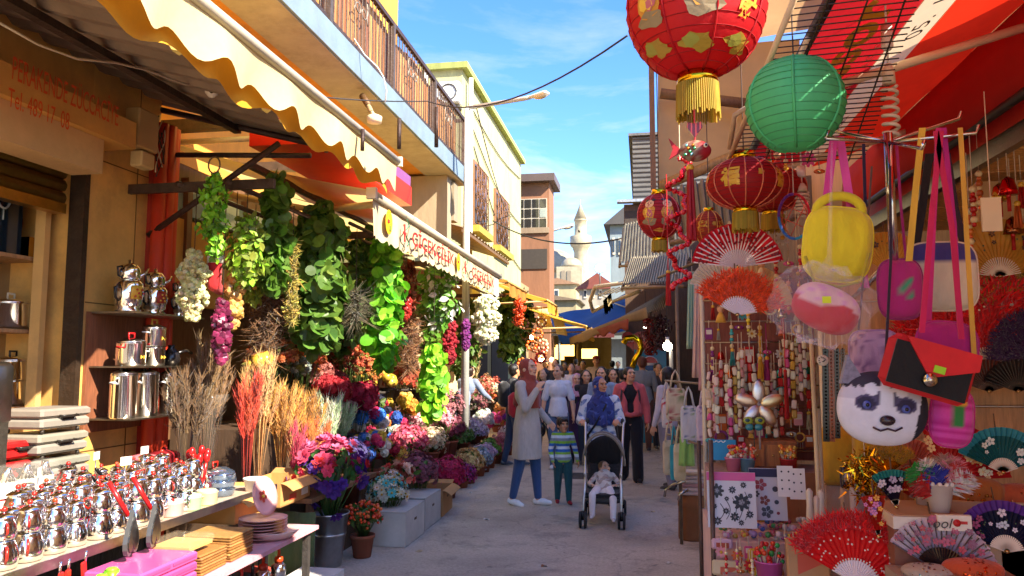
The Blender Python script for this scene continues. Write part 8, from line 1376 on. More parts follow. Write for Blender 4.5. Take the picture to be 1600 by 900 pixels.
for i in range(24): a, e = 2*pi*i/24, 2*pi*(i+1)/24; b.cyl(c+V3((R0*.75*cos(a), 0, R0*sin(a)*1.15)), c+V3((R0*.75*cos(e), 0, R0*sin(e)*1.15)), .006, 'cloth', ['#c01c2c', '#6a2c9a', '#2a6ac0', '#2a9ac0'][i//6], n=7)
b.part('hoop', o); b = MB()
for i in range(10): a, e = 2*pi*i/10, 2*pi*(i*3+4)/10; b.cyl(c+V3((R0*.72*cos(a), 0, R0*1.1*sin(a))), c+V3((R0*.72*cos(e), 0, R0*1.1*sin(e))), .0015, 'matte', '#c8402c', n=4)
b.part('web', o); b = MB(); hang(b, c+V3((0, 0, .09)), .5); b.part('cord', o)
# belts beside the pole
for i, (u, w, col, v1) in enumerate(((1289, 9, '#16120f', 690), (1298, 8, '#8a4a2c', 690), (1307, 7, '#2a1c18', 685), (1316, 6, '#5a4434', 660))):
    a, e = P(u, 545, Y=3.9), P(u+2, v1, Y=3.9); b = MB(); b.add(slab_(lambda s, t: a.lerp(e, t)+V3((w/1200*3.9*(s-.5), 0, 0)), 1, 8, .006, (0, -1, 0)), 'gloss', col)
    for k in range(26): q = a.lerp(e, k/26); b.ball(q+V3((0, -.008, 0)), .005, 'brushed', jit(col, .5), 6, 4)
    hang(b, a, .25); b.thing('studded_belt', ['plain black', 'brown studded', 'dark brown', 'thin tan'][i]+' belt hanging right of the trinket rack', 'belt', a)
b = MB(); c = P(1285, 563, Y=3.86); b.cyl(c, c-V3((0, .012, 0)), .026, 'paper', '#d8d4cc', n=20)
for k in range(12): b.ball(c+V3((.018*cos(k*1.9)*((k % 3+1)/3), -.013, .018*sin(k*1.9)*((k % 3+1)/3))), .003, 'paint', '#1c1a1a', 6, 4)
hang(b, c, .2); b.thing('spotted_disc', 'black and white spotted round charm above the black belt', 'charm', c)
b = MB(); b.cyl((xp(1276, 4.0), 4.0, 0), (xp(1270, 4.0), 4.0, zp(530, 4.0)), .011, 'paint', '#cdbb98', n=8); b.cyl((xp(1284, 4.0), 4.02, 0), (xp(1279, 4.0), 4.02, zp(640, 4.0)), .009, 'paint', '#cdbb98', n=8); b.thing('white_pole', 'pair of thin cream poles right of the trinket rack', 'pole', (xp(1276, 4.0), 4.0, 0))
# ---------------------------------------------------------------- trinkets on the rack
CN = {'red': '#b81c1c', 'orange': '#c8642c', 'pink': '#c8508a', 'yellow': '#d0a83a', 'cream': '#d0c0a0', 'brown': '#8a5434', 'purple': '#7a2a6a', 'turquoise': '#3a9a98', 'gold': '#c09a3c', 'silver': '#b0aca4', 'rose': '#c88a90', 'green': '#4a8a3c'}
cn = list(CN); TYPES = ['bell_charm', 'beaded_string', 'yarn_doll', 'ring_charm', 'felt_flower', 'tassel_charm', 'packet', 'hair_clip']
ROWS = ['top', 'second', 'third', 'fourth', 'fifth', 'sixth', 'seventh', 'bottom']
def trinket(kind, c, col, s):
    b = MB(); hang(b, c+V3((0, 0, s*.5)), .045)
    if kind == 'bell_charm': b.lathe([(s*.5, -s*.5), (s*.42, -s*.2), (s*.3, s*.3), (s*.06, s*.5)], c, 'steel', col, 12); b.ball(c-V3((0, 0, s*.55)), s*.14, 'gloss', '#c01c1c', 6, 4); b.cyl(c-V3((0, 0, s*.6)), c-V3((0, 0, s*1.4)), s*.1, 'silk', '#b81c1c', n=6)
    elif kind == 'beaded_string':
        for k in range(8): b.ball(c+V3((0, 0, s*(.5-.28*k))), s*(.2-.06*(k % 2)), 'gloss', jit(col, .3) if k % 3 else '#d8c89a', 7, 5)
    elif kind == 'yarn_doll': b.ball(c+V3((0, 0, s*.35)), s*.28, 'skin', '#cf9c76', 8, 6); b.lathe([(s*.45, -s*.7), (s*.3, -s*.2), (s*.12, s*.15)], c, 'cloth', col, 10); b.ball(c+V3((0, .01, s*.45)), s*.29, 'fluff', jit('#b8702c', .4), 8, 6)
    elif kind == 'ring_charm':
        b.tube([c+V3((s*.5*cos(t), 0, s*.5*sin(t))) for t in np.linspace(0, 2*pi, 16)], s*.11, 'cloth', col, 6)
        for k in range(3): b.cyl(c+V3((s*.25*(k-1), 0, -s*.45)), c+V3((s*.28*(k-1), 0, -s*1.2)), s*.035, 'matte', '#c8b8a0', n=4); b.ball(c+V3((s*.28*(k-1), 0, -s*1.2)), s*.11, 'fluff', jit(col, .3), 6, 5)
    elif kind == 'felt_flower': b.add((F8[0]*s*.6, F8[1]), 'cloth', col, False, MT(c) @ MR(pi/2, 4, 'X')); b.ball(c-V3((0, .012, 0)), s*.18, 'fluff', '#d8a83a', 8, 5)
    elif kind == 'tassel_charm':
        b.ball(c+V3((0, 0, s*.4)), s*.18, 'gloss', '#d8a83a', 7, 5)
        for k in range(9): b.cyl(c+V3((s*.08*cos(k), s*.08*sin(k), s*.3)), c+V3((s*.2*cos(k), s*.2*sin(k), -s*.9)), s*.05, 'silk', jit(col, .2), n=4)
    elif kind == 'packet': v, f = bevbox((s*.85, s*.22, s*1.3), s*.08); b.add((v, f), 'card', col, False, MT(c-V3((0, 0, s*.2)))); b.box(c-V3((0, s*.13, 0)), (s*.6, s*.02, s*.5), 'paper', '#d8d0c0')
    else: b.ball(c, (s*.45, s*.1, s*.2), 'gloss', col, 9, 6); b.ball(c-V3((0, s*.1, 0)), s*.16, 'steel', '#d8c890', 7, 5)
    return b
seen = {}
for r in range(8):
    for k in range(11):
        if rng.random() < .04: continue
        u = 1110+15.4*k+rng.uniform(-4, 4); v = 452+33*r+rng.uniform(-7, 7); kind = TYPES[(k*5+r*3+int(rng.integers(3))) % 8]
        if r > 4 and kind == 'bell_charm': kind = 'packet'
        n_ = ['red', 'red', 'orange', 'pink', 'cream', 'cream', 'gold', 'brown', 'yellow', 'rose', 'silver', 'purple', 'turquoise'][int(rng.integers(13))]; Y = YA-.03-rng.uniform(.01, .14); c = P(u, v, Y=Y); s = rng.uniform(.046, .078)
        lab = '%s %s, %s from the left in the %s row of the trinket rack' % (n_, kind.replace('_', ' '), ORD[k].replace('nearest', 'first'), ROWS[r]); trinket(kind, c, jit(CN[n_], .15), s).thing(kind, lab, kind.replace('_', ' '), c, 'trinkets on the rack')
for i in range(26):   # strips of packaged beads and chains
    u = 1108+6.4*i+rng.uniform(-2, 2); v0 = 545+rng.uniform(0, 50)-(40 if i > 17 else 0); a = P(u, v0, Y=YA-.16-.02*(i % 3)); n_ = ['cream', 'rose', 'silver', 'red', 'cream', 'pink', 'gold'][i % 7]; b = MB(); hang(b, a, .1)
    for k in range(int(rng.integers(5, 9))): v, f = bevbox((rng.uniform(.018, .03), .014, .05), .006); b.add((v, f), 'gloss' if k % 2 else 'card', jit(CN[n_] if k % 3 else '#d8ccb8', .2), False, MT(a-V3((0, 0, .03+.056*k))) @ MR(rng.uniform(-.2, .2), 4, 'Y'))
    b.thing('packet_strip', 'long strip of %s packets, %s from the left on the trinket rack' % (n_, (ORD+['nineteenth', 'twentieth', 'twenty first', 'twenty second', 'twenty third', 'twenty fourth', 'twenty fifth', 'last'])[i].replace('nearest', 'first')), 'packets', a, 'packet strips on the trinket rack')
# pinwheel, butterfly, flamingo tassels in front of the rack
c = P(1186, 632, Y=4.55); o = T('pinwheel', 'silver pinwheel with five rounded petals in front of the rack', 'pinwheel', c); b = MB(); b.cyl(c+V3((0, .01, -.25)), c+V3((0, .01, 0)), .006, 'gloss', '#b8b0a8'); b.ball(c, .014, 'gloss', '#8a8490'); b.part('stick', o); b = MB()
for k in range(5): a = pi/2+2*pi*k/5; M = MT(c+V3((.072*cos(a), -.004*k, .072*sin(a)))) @ MR(-a, 4, 'Y'); v, f = sphere_(16, 8); b.add((v*(.066, .012, .036), f), 'brushed', ['#c9ccd4', '#d0b8a0', '#c4bcc8', '#cfc0b4', '#d8c8a0'][k], True, M)
b.part('petal', o)
for u, v, L, lab in ((1227, 580, .3, 'long red tassel with bead knot right of the pinwheel'), (1250, 455, .1, 'short red tassel at the top right of the rack')): tassel(lab, u, v, v+75 if L > .2 else v+40, 4.5, '#b8141c', 7, '#b81c1c', L=L)
tassel('mustard yellow tassel at the middle of the rack', 1188, 560, 592, 4.6, '#d0981c', 9, L=.2); tassel('magenta tassel beside the mustard yellow one', 1198, 560, 595, 4.62, '#a01466', 9, L=.2)
c = P(1178, 663, Y=4.5); b = MB()
for sx in (-1, 1):
    for (dx, dz, w, h, col) in ((.03, .02, .03, .022, '#8a9a3c'), (.024, -.016, .024, .02, '#2a7a8a'), (.034, .022, .014, .01, '#1c4a5c')): b.ball(c+V3((sx*dx, -.004*(col == '#1c4a5c'), dz)), (w, .006, h), 'gloss', col, 10, 6)
b.cyl(c+V3((0, 0, -.03)), c+V3((0, 0, .035)), .005, 'gloss', '#3a2c1c'); b.cyl(c, c-V3((0, 0, .14)), .003, 'iron', '#5a5048'); b.thing('butterfly_pick', 'green and blue butterfly pick below the pinwheel', 'ornament', c)
# ---------------------------------------------------------------- fabrics and tote bags left of the rack
def drape(label, u, v0, v1, Y, wpx, col, name='scarf', cat='scarf', pat=None, folds=9, amp=.014, taper=.7, fin='cloth'):
    a, e = P(u, v0, Y=Y), P(u, v1, Y=Y); w = wpx/1200*Y
    def fn(s, t): k = taper+(1-taper)*t; return (a.x+(e.x-a.x)*t+w*(s-.5)*k, Y+amp*sin(s*folds*2+t)*(.4+.6*t)-.02*sin(pi*s), a.z+(e.z-a.z)*t)
    g = slab_(fn, 26, 14, .008, (0, 1, 0)); k = np.array([lin(pat(x, z)) for x, y, z in g[0]]) if pat else col; b = MB(); b.add(g, fin, k, True); hang(b, a, .2); b.cyl(a-V3((w*.4, 0, 0)), a+V3((w*.4, 0, 0)), .006, 'gloss', '#c8a078'); return b.thing(name, label, cat, (a.x, Y, e.z))
def flow(base, cols, k=60): return lambda x, z: cols[int((sin(x*k*1.3)+cos(z*k))*7) % len(cols)] if sin(x*k+2*sin(z*k*.6))*sin(z*k*.9) > .45 else base
for a in (('mint green ruffled scarf at the left end of the fabrics', 1081, 425, 545, 6.9, 16, '#9ab8a0'), ('pale peach scarf beside the mint ruffled one', 1093, 440, 590, 6.5, 22, '#d0aea0'), ('dusty rose lace scarf in front of the peach scarf', 1102, 470, 610, 6.2, 20, '#bc8a8c'), ('white gauze scarf above the tote bags', 1112, 455, 600, 6.0, 16, '#cfc6c4')): drape(*a, folds=12, amp=.02)
drape('grey rose printed tunic hanging at the rack corner', 1130, 470, 556, 5.2, 30, None, 'tunic', 'tunic', flow('#a48e8a', ['#8a6a6c', '#6a5658']), taper=.9); drape('black strap scarf behind the printed tunic', 1146, 480, 545, 5.35, 12, '#1c1a20'); drape('lilac scarf hanging beside the yellow tag', 1115, 545, 620, 5.4, 14, '#b898b8')
def tote(label, u, v, Y, wpx, hpx, base, cols, k=70, st=.16):
    c = P(u, v, Y=Y); w, h = wpx/1200*Y, hpx/1200*Y; o = T('tote_bag', label, 'tote bag', c-V3((0, 0, h/2))); f_ = flow(base, cols, k); b = MB(); b.add(*pillow(c, w, h, .06, None, 'cloth', 0, n=6, nu=40, nv=30, pat=lambda x, z, y: f_(x*w/2, z*h/2))); b.part('pouch', o); b = MB()
    for dy in (-.025, .03): b.tube([c+V3((-w*.28, dy, h*.47)), c+V3((-w*.14, dy, h*.5+st*.7)), c+V3((0, dy, h*.5+st)), c+V3((w*.14, dy, h*.5+st*.7)), c+V3((w*.28, dy, h*.47))], .008, 'cloth', base, 5)
    b.part('strap', o)
tote('cream floral tote bag with long handles', 1056, 632, 7.2, 30, 50, '#cfc0a4', ['#a85a5c', '#7a8a5a']); tote('red flowered white tote bag left of the cream one', 1042, 645, 7.5, 16, 46, '#d4cccc', ['#b01c3a'], 60)
tote('white tote bag with blue sprigs in front row of fabrics', 1077, 664, 6.9, 26, 58, '#c9ccd2', ['#5a6a9a', '#7a9a6a'], 90); tote('lilac white tote bag with sprigs', 1102, 664, 6.5, 26, 60, '#cdc0d4', ['#9a7aa8'], 90); tote('grey tote bag at the rack corner', 1120, 655, 6.2, 16, 64, '#8a868c', ['#6a666c'], 40)
tote('long cream bag hanging lowest at the left of the stall', 1046, 715, 7.3, 20, 52, '#c8b898', ['#b0a080'], 30); tote('turquoise bag behind the long cream bag', 1054, 722, 7.25, 14, 54, '#2fa0b0', ['#2a90a0'], 20); tote('second cream bag in front of the turquoise one', 1062, 722, 7.1, 18, 56, '#cfc4a0', ['#bcae88'], 30)
drape('light green cloth length hanging over the cream bags', 1073, 640, 728, 6.9, 24, '#8fc064', 'cloth_length', 'cloth', folds=6)
b = MB(); cx = xp(1052, 7.6); b.cyl((cx-.12, 7.6, zp(430, 7.6)), (xp(1110, 6.2), 6.2, zp(430, 7.6)+.0), .014, 'iron', '#6a5a48'); b.cyl((xp(1060, 7.45), 7.45, 0), (xp(1060, 7.45), 7.45, zp(428, 7.6)), .016, 'iron', '#7a6a58'); b.cyl((xp(1112, 6.15), 6.15, 0), (xp(1112, 6.15), 6.15, zp(428, 7.6)), .016, 'iron', '#7a6a58')
for z_ in (zp(598, 7), zp(690, 7)): b.cyl((xp(1040, 7.5), 7.52, z_), (xp(1118, 6.2), 6.2, z_), .01, 'iron', '#8a7a68')
b.tube([P(1038, 776, Y=7.3), P(1040, 765, Y=7.3), P(1052, 757, Y=7.3), P(1070, 752, Y=7.2)], .012, 'steel', '#a8a49c', 7); b.tube([P(1060, 782, Y=6.9), P(1062, 772, Y=6.9), P(1076, 765, Y=6.9)], .012, 'steel', '#a8a49c', 7); b.thing('garment_rail', 'grey garment rail carrying the scarves and tote bags', 'garment rail', (xp(1060, 7.45), 7.45, 0))
q = gp(1081, 842); b = MB(); b.lathe([(.12, 0), (.125, .02), (.12, .3), (.125, .31), (.118, .42), (.115, .42)], q, 'card', '#8a5a38', 16); b.thing('cardboard_drum', 'brown cardboard drum standing on the street by the stall', 'drum', q)
for i in range(6): b = MB(); v, f = bevbox((.24-.01*(i % 2), .2, .035), .012); b.add((v, f), 'cloth', ['#c9bfc4', '#d4ccd0', '#c4a0ac', '#d8d4d8', '#cfc8cc', '#d0c4ac'][i], False, MT(q+V3((.02, -.02, .44+.037*i)))); b.thing('folded_cloth', 'folded pale cloth on the cardboard drum, %s in its pile' % ['lowest', 'second', 'third', 'fourth', 'fifth', 'topmost'][i], 'cloth', q+V3((0, 0, .422+.037*i)))
# ---------------------------------------------------------------- sheets, boxes and packets on the gift table
def card(label, u, v, Y, wpx, hpx, col, name='sticker_sheet', cat='sticker sheet', rz=0., tilt=.12, th=.006):
    c = P(u, v, Y=Y); w, h = wpx/1200*Y, hpx/1200*Y; o = T(name, label, cat, c-V3((0, 0, h/2))); M = MT(c) @ MR(rz, 4, 'Y') @ MR(-tilt, 4, 'X'); b = MB(); b.box((0, 0, 0), (w, th, h), 'paper', col, M=M); b.part('sheet', o); return o, M, w, h
def lay(b, M, s, size, x, z, col, width=None, **k):
    v, f = text_(s, size, **k); v[:, :2] -= (v[:, :2].max(0)+v[:, :2].min(0))/2
    if width: v[:, 0] *= width/np.ptp(v[:, 0])
    b.add((np.stack([v[:, 0]+x, np.full(len(v), -.006), v[:, 1]+z], 1), f), 'paint', col, False, M)
FL = lambda b, M, x, z, s, col, g=F5: b.add((np.stack([g[0][:, 0]*s+x, -.005-g[0][:, 2]*.1*s, g[0][:, 1]*s+z], 1), g[1]), 'paint', col, False, M)
o, M, w, h = card('sticker sheet of black flowers under a pink header', 1143, 781, 4.02, 70, 80, '#cfd0d8'); b = MB(); b.box((0, -.005, h*.42), (w, .003, h*.15), 'paper', '#d0609a', M=M); b.part('header', o); b = MB(); lay(b, M, 'Rosa', .03, -.02, h*.42, '#5a2a5a', shear=.3); b.part('lettering', o); b = MB()
for x, z, s in ((-.3, .16, .035), (.2, -.04, .042), (.02, .18, .018), (.25, .27, .015), (-.12, -.2, .016), (.36, -.25, .018), (-.36, -.12, .014), (.05, -.3, .022), (-.3, -.38, .02), (.18, -.4, .014), (-.1, .02, .012), (.38, .08, .012)): FL(b, M, x*w, z*h, s, '#22202e', F8); FL(b, M, x*w, z*h-.0, s*.35, '#8a8894')
for k in range(5): b.add(tube_([(-.25*w+.03*k+.02*sin(t), -.005, -.35*h+.05*t*(.5+.1*k)) for t in np.linspace(0, 3, 10)], .0015, 4), 'paint', '#22202e', True, M)
b.part('printed_flowers', o)
o, M, w, h = card('sticker sheet with navy header lettered room decor', 1200, 772, 4.12, 52, 74, '#c4c2cc'); b = MB(); b.box((0, -.005, h*.41), (w, .003, h*.16), 'paper', '#2a2c50', M=M); b.part('header', o); b = MB(); lay(b, M, 'ROOM DECOR', .03, 0, h*.43, '#d8d8e0', w*.8); b.part('lettering', o); b = MB()
for i, (x, z, s, cc) in enumerate(((-.2, .18, .03, '#a02a3c'), (.2, .1, .028, '#3a3444'), (-.1, -.12, .025, '#8a3a2c'), (.22, -.15, .022, '#3a3a4a'), (-.05, -.34, .03, '#4a4a54'), (.25, -.36, .016, '#8a2a3a'), (-.32, 0, .016, '#2a2a3a'))): FL(b, M, x*w, z*h, s, cc, (ROUND[0]*(1, 1, 0)-(0, .5, 0), ROUND[1]) if i % 2 else F5)
b.part('printed_stickers', o)
for i, (u, lab) in enumerate(((1227, 'left'), (1246, 'right'))):
    o, M, w, h = card('white card of dark butterflies hanging by the poles, %s one' % lab, u, 752+4*i, 3.98, 22, 44, '#d8d4d4', 'butterfly_card', 'card'); b = MB()
    for k in range(6): FL(b, M, (k % 2-.5)*w*.45, (k//2-1)*h*.28, .013, '#26222a', (LEAF[0]*(1.2, .8, 0), LEAF[1]))
    b.part('printed_butterflies', o)
o, M, w, h = card('blue picture book with yellow and red pictures', 1128, 703, 4.62, 40, 30, '#2f8fc0', 'picture_book', 'book', th=.02); b = MB(); FL(b, M, -.12*w, -.05*h, .022, '#d8c02c', F8); FL(b, M, .2*w, .0, .018, '#c8302c', F5); FL(b, M, .02*w, -.2*h, .014, '#3a9a3c'); b.add(tube_([(-.4*w+.012*t, -.012, .4*h+.004*sin(t*3)) for t in np.linspace(0, 7, 20)], .003, 4), 'paint', '#d8e0e4', True, M); b.part('printed_pictures', o)
o = T('mini_chest', 'small carved wooden drawer chest at the back of the gift table', 'chest', P(1205, 700, Y=4.66)); c = P(1205, 700, Y=4.66); b = MB(); zt_ = zp(735, 4.6); b.bb((c.x-.13, 4.6, zt_+.002), (c.x+.13, 4.8, zt_+.16), 'wood', '#9a5a30'); b.part('case', o); b = MB()
for k in range(3): b.bb((c.x-.12+.083*k, 4.592, zt_+.02), (c.x-.05+.083*k, 4.599, zt_+.14), 'wood', '#b8743c'); b.ball((c.x-.085+.083*k, 4.588, zt_+.08), .007, 'steel', '#d8b878', 6, 5)
b.part('drawer', o)
def cupful(label, u, v, Y, col, items, name='candy_pot', r=.045, h=.07, cat='pot', base=None):
    c = P(u, v, Y=Y); c.z = base if base is not None else c.z; o = T(name, label, cat, c); b = MB(); b.lathe([(r*.75, 0), (r, h), (r*1.06, h), (r*1.05, h*1.06), (r*.92, h*.96)], c, 'gloss', col, 18); b.part('cup', o); b = MB()
    for k in range(34): a = rng.random()*6.3; q = r*sqrt(rng.random()); hh = h+rng.uniform(.0, .07); p = c+V3((q*cos(a), q*sin(a), hh)); b.cyl(c+V3((q*.5*cos(a), q*.5*sin(a), h*.6)), p, .003, 'matte', '#c8b8a0', n=4); b.ball(p, rng.uniform(.007, .014), 'gloss', jit(items[k % len(items)], .2), 7, 5)
    b.part('contents', o)
cupful('pink pot of colourful pins left on the gift table', 1146, 732, 4.5, '#d07a9a', ['#d8a82c', '#c8302c', '#e0d8c8'], base=zp(735, 4.6)+.002); cupful('blue pot of colourful pins beside the pink pot', 1168, 732, 4.5, '#6a9ab8', ['#d85a3c', '#e0c8a8', '#c83a5a'], base=zp(735, 4.6)+.002); cupful('magenta pot of red and green berry picks', 1202, 890, 3.6, '#b8509a', ['#c01c1c', '#2a8a3c', '#d8481c'], r=.06, h=.11, base=ZG-.1); cupful('small red pot of orange pins at the right of the table', 1232, 725, 4.5, '#b83a3c', ['#d8702c', '#d8b04a'], base=zp(735, 4.6)+.002)
names = ['clear packet of lace ribbon', 'clear packet of red bows', 'packet with blue ball', 'striped packet of hair bands', 'packet of pink beads', 'yellow card packet', 'packet of brown shells', 'green and red packet', 'white packet of stickers', 'orange toy packet', 'lilac toy packet', 'packet of gold coins']
pc = ['#cdc0c4', '#b82a34', '#3a6ac0', '#a04a5a', '#d08aa8', '#d0b02c', '#8a6a50', '#3a8a4a', '#d4d0cc', '#d0703a', '#a88ac0', '#c8a040']
for j in range(3):
    for i in range(12):
        x = TX0+.06+.066*i+rng.uniform(-.015, .015); y = 4.06+.13*j+rng.uniform(-.02, .02)
        if x > 1.08: continue
        k = (i*5+j*7) % 12; b = MB(); s = rng.uniform(.04, .06); M = MT((x, y, ZG+.02+.012*j)) @ MR(rng.uniform(-.5, .5), 4, 'Z') @ MR(rng.uniform(-.5, -.1), 4, 'X')
        v, f = bevbox((s*1.3, s*1.7, .03), .012); v = v*(1+.08*rng.normal(size=(len(v), 1))); b.add((v, f), 'clear', '#e4dcdc', False, M)
        for q in range(7): b.ball(tuple(rng.uniform(-.45, .45, 2)*(s*1.1, s*1.5))+(rng.uniform(-.004, .012),), rng.uniform(.009, .017), 'gloss', jit(pc[k] if q % 3 else pc[(k+4) % 12], .25), 7, 5, M=M)
        b.thing('toy_packet', '%s, %s from left in the %s row of the gift table' % (names[k], ORD[i].replace('nearest', 'first'), ['front', 'middle', 'back'][j]), 'packet', (x, y, ZG), 'packets on the gift table')
for (u, v, Y, s, col, lab, nm) in ((1140, 888, 3.95, (.16, .1, .07), '#c9b894', 'open cream card box at the front of the gift table', 'card_box'), (1178, 878, 3.9, (.05, .08, .12), '#d0a82c', 'yellow booklet standing at the front of the gift table', 'booklet'), (1262, 880, 3.5, (.17, .12, .2), '#a5805a', 'kraft paper bag by the magenta pot', 'paper_bag'), (1128, 850, 3.98, (.1, .06, .05), '#c8a8b8', 'pale pink toy box at the front left of the gift table', 'card_box')):
    c = P(u, v, Y=Y); b = MB(); v_, f = bevbox(s, .008); b.add((v_, f), 'card', col, False, MT(c) @ MR(rng.uniform(-.3, .3), 4, 'Z') @ MR(-.25, 4, 'X')); b.box(c-V3((0, s[1]*.52, 0)), (s[0]*.6, .004, s[2]*.5), 'paper', jit('#c85a4a', .4)); b.thing(nm, lab, 'box', c-V3((0, 0, s[2]/2)))
b = MB(); b.bb((TX0+.02, 3.42, 0), (.62, 3.98, ZG-.12), 'cloth', '#a88a80'); b.thing('low_counter', 'low cloth covered counter in front of the gift table', 'counter', (.5, 3.7, 0))
kt = ['doll clip', 'button brooch', 'heart bead', 'ribbon bow', 'coin charm']
for i in range(30):
    u, v = 1120+rng.uniform(0, 190), 838+rng.uniform(0, 62); Y = 3.62+rng.uniform(0, .3); c = P(u, v, Y=Y); c.z = min(max(c.z, ZG-.1), ZG-.02) if c.x < .6 else c.z
    n_ = cn[i % 12]; kind = TYPES[[4, 7, 6, 2, 1][i % 5]]; b = trinket(kind, c, jit(CN[n_], .15), .045); b.thing(kind, '%s %s lying in the foreground trays, %s counted from the front left' % (n_, kind.replace('_', ' '), ORD[i % 18].replace('nearest', 'first')), kind.replace('_', ' '), c, 'loose trinkets in the foreground trays')
# candles, bottles, tinsel around the middle
ZM = .9
for i, (u, v, hpx, col, lab) in enumerate(((1266, 795, 46, '#cfc4b0', 'tall cream candle left of the glass packets'), (1277, 798, 34, '#d0b8a4', 'shorter peach candle beside the tall cream one'), (1284, 792, 38, '#c8c0b4', 'ribbed cream candle before the glass packets'))):
    c = P(u, v+hpx*.4, Y=3.75); h = hpx/1200*3.75; b = MB(); b.lathe([(.016, 0), (.018, .01), (.014, h*.5), (.016, h*.9), (.005, h)], c, 'gloss', col, 14); b.bb((c.x-.03, c.y-.03, .66), (c.x+.03, c.y+.03, c.z-.002), 'card', '#b89a8a'); b.thing('candle', lab, 'candle', c)
for i, (u, v, w, h, col, fin, lab) in enumerate(((1300, 792, 40, 60, '#b8b0a8', 'clear', 'clear glass trinket box beside the candles'), (1322, 745, 17, 34, '#241a20', 'gloss', 'black and gold gift tube'), (1326, 785, 18, 50, '#5a4438', 'gloss', 'brown glass bottle below the gift tube'), (1340, 772, 22, 66, '#b8a8ac', 'gloss', 'white patterned bottle beside the brown one'), (1352, 780, 16, 60, '#2f5a34', 'gloss', 'green bottle with a printed flower'), (1310, 712, 52, 86, '#c0982c', 'cloth', 'yellow printed gift bag behind the bottles'), (1352, 706, 34, 66, '#b8902c', 'cloth', 'second yellow gift bag behind the gold tinsel'), (1375, 700, 26, 44, '#d0b890', 'fluff', 'cream plush figure in front of the tinsel'))):
    Y = 3.6+.1*(i % 3)+(.35 if v < 730 else 0); c = P(u, v, Y=Y); w_, h_ = w/1200*Y, h/1200*Y; b = MB(); g = pillow(c, w_, h_, w_*.8, None if fin == 'cloth' else col, fin, n=5 if fin != 'fluff' else 2.2, pat=(lambda x, z, y: '#7a5a1c' if (sin(x*5)*sin(z*5)) > .8 else '#c0982c') if fin == 'cloth' else None, nu=28, nv=20); b.add(*g); b.bb((c.x-w_*.4, c.y-.03, min(.66, c.z-h_)), (c.x+w_*.4, c.y+.03, c.z-h_/2+.004), 'card', '#a88a78')
    if fin == 'gloss': b.cyl(c+V3((0, 0, h_*.45)), c+V3((0, 0, h_*.62)), w_*.2, 'steel', '#c8a84a'); b.box(c-V3((0, w_*.42, 0)), (w_*.5, .004, h_*.35), 'paper', jit('#c8b8c0', .2))
    b.thing('gift_bag' if fin == 'cloth' else 'gift_bottle', lab, 'gift', c-V3((0, 0, h_/2)))
b = MB(); k = 500; c = P(1352, 742, Y=3.55); b.inst((SPIKE[0]*(3, 3, 1), SPIKE[1]), 'steel', look(rng.normal(size=(k, 3))+(0, 0, -.6), rng.uniform(.02, .05, k)), np.array(c)+rng.normal(size=(k, 3))*(.035, .03, .05), np.array([jit('#d8a828', .2) for _ in range(k)])); hang(b, c, .3); b.thing('gold_tinsel', 'bunch of shiny gold tinsel beside the cream plush figure', 'tinsel', c)
# white box with cups of feathers
o = T('white_box', 'shallow white display box with black script and red seal', 'box', P(1440, 815, Y=3.1)); zb_ = P(1440, 828, Y=3.1).z; x0, x1 = xp(1386, 3.1), xp(1504, 3.1); b = MB(); b.bb((x0, 3.1, zb_), (x1, 3.45, zb_+.045), 'card', '#d8cfc4'); b.bb((x0+.01, 3.11, zb_+.0455), (x1-.01, 3.44, zb_+.05), 'card', '#b08a6a'); b.part('body', o); b = MB(); b.bb((xp(1450, 3.1), 3.075, zb_+.005), (xp(1502, 3.1), 3.098, zb_+.06), 'card', '#e0d8cc'); b.part('front_flap', o); b = MB(); text_on(b, 'ool', .05, (xp(1462, 3.07), 3.073, zb_+.032), (1, 0, 0), (0, 0, 1), 'paint', '#2a2626', shear=.3); b.add(cyl_((xp(1484, 3.07), 3.074, zb_+.034), (xp(1484, 3.07), 3.07, zb_+.034), .013, .013, 16), 'paint', '#b81c24', True); b.bb((xp(1490, 3.07), 3.07, zb_+.03), (xp(1500, 3.07), 3.074, zb_+.04), 'paint', '#b81c24'); b.part('lettering', o)
b = MB(); b.bb((x0, 3.1, .66), (x1, 3.45, zb_-.002), 'card', '#8a5a48'); b.thing('box_stand', 'brown box under the shallow white display box', 'box', (x0, 3.1, .66))
for u, lab, s in ((1468, 'white scalloped cup holding the feathers', 1), (1446, 'second white cup behind the feather cup', .85)):
    c = P(u, 800, Y=3.2 if s == 1 else 3.35); c.z = zb_+.051; b = MB(); b.lathe([(.036*s, 0), (.054*s, .105*s), (.056*s, .105*s), (.05*s, .1*s), (.048*s, .09*s)], c, 'gloss', '#d8d0d0', 22)
    for k in range(14): a = 2*pi*k/14; b.ball(c+V3((.054*s*cos(a), .054*s*sin(a), .106*s)), .009*s, 'gloss', '#dcd4d4', 7, 5)
    b.thing('white_cup', lab, 'cup', c)
cc = P(1468, 770, Y=3.2); cc.z = zb_+.1
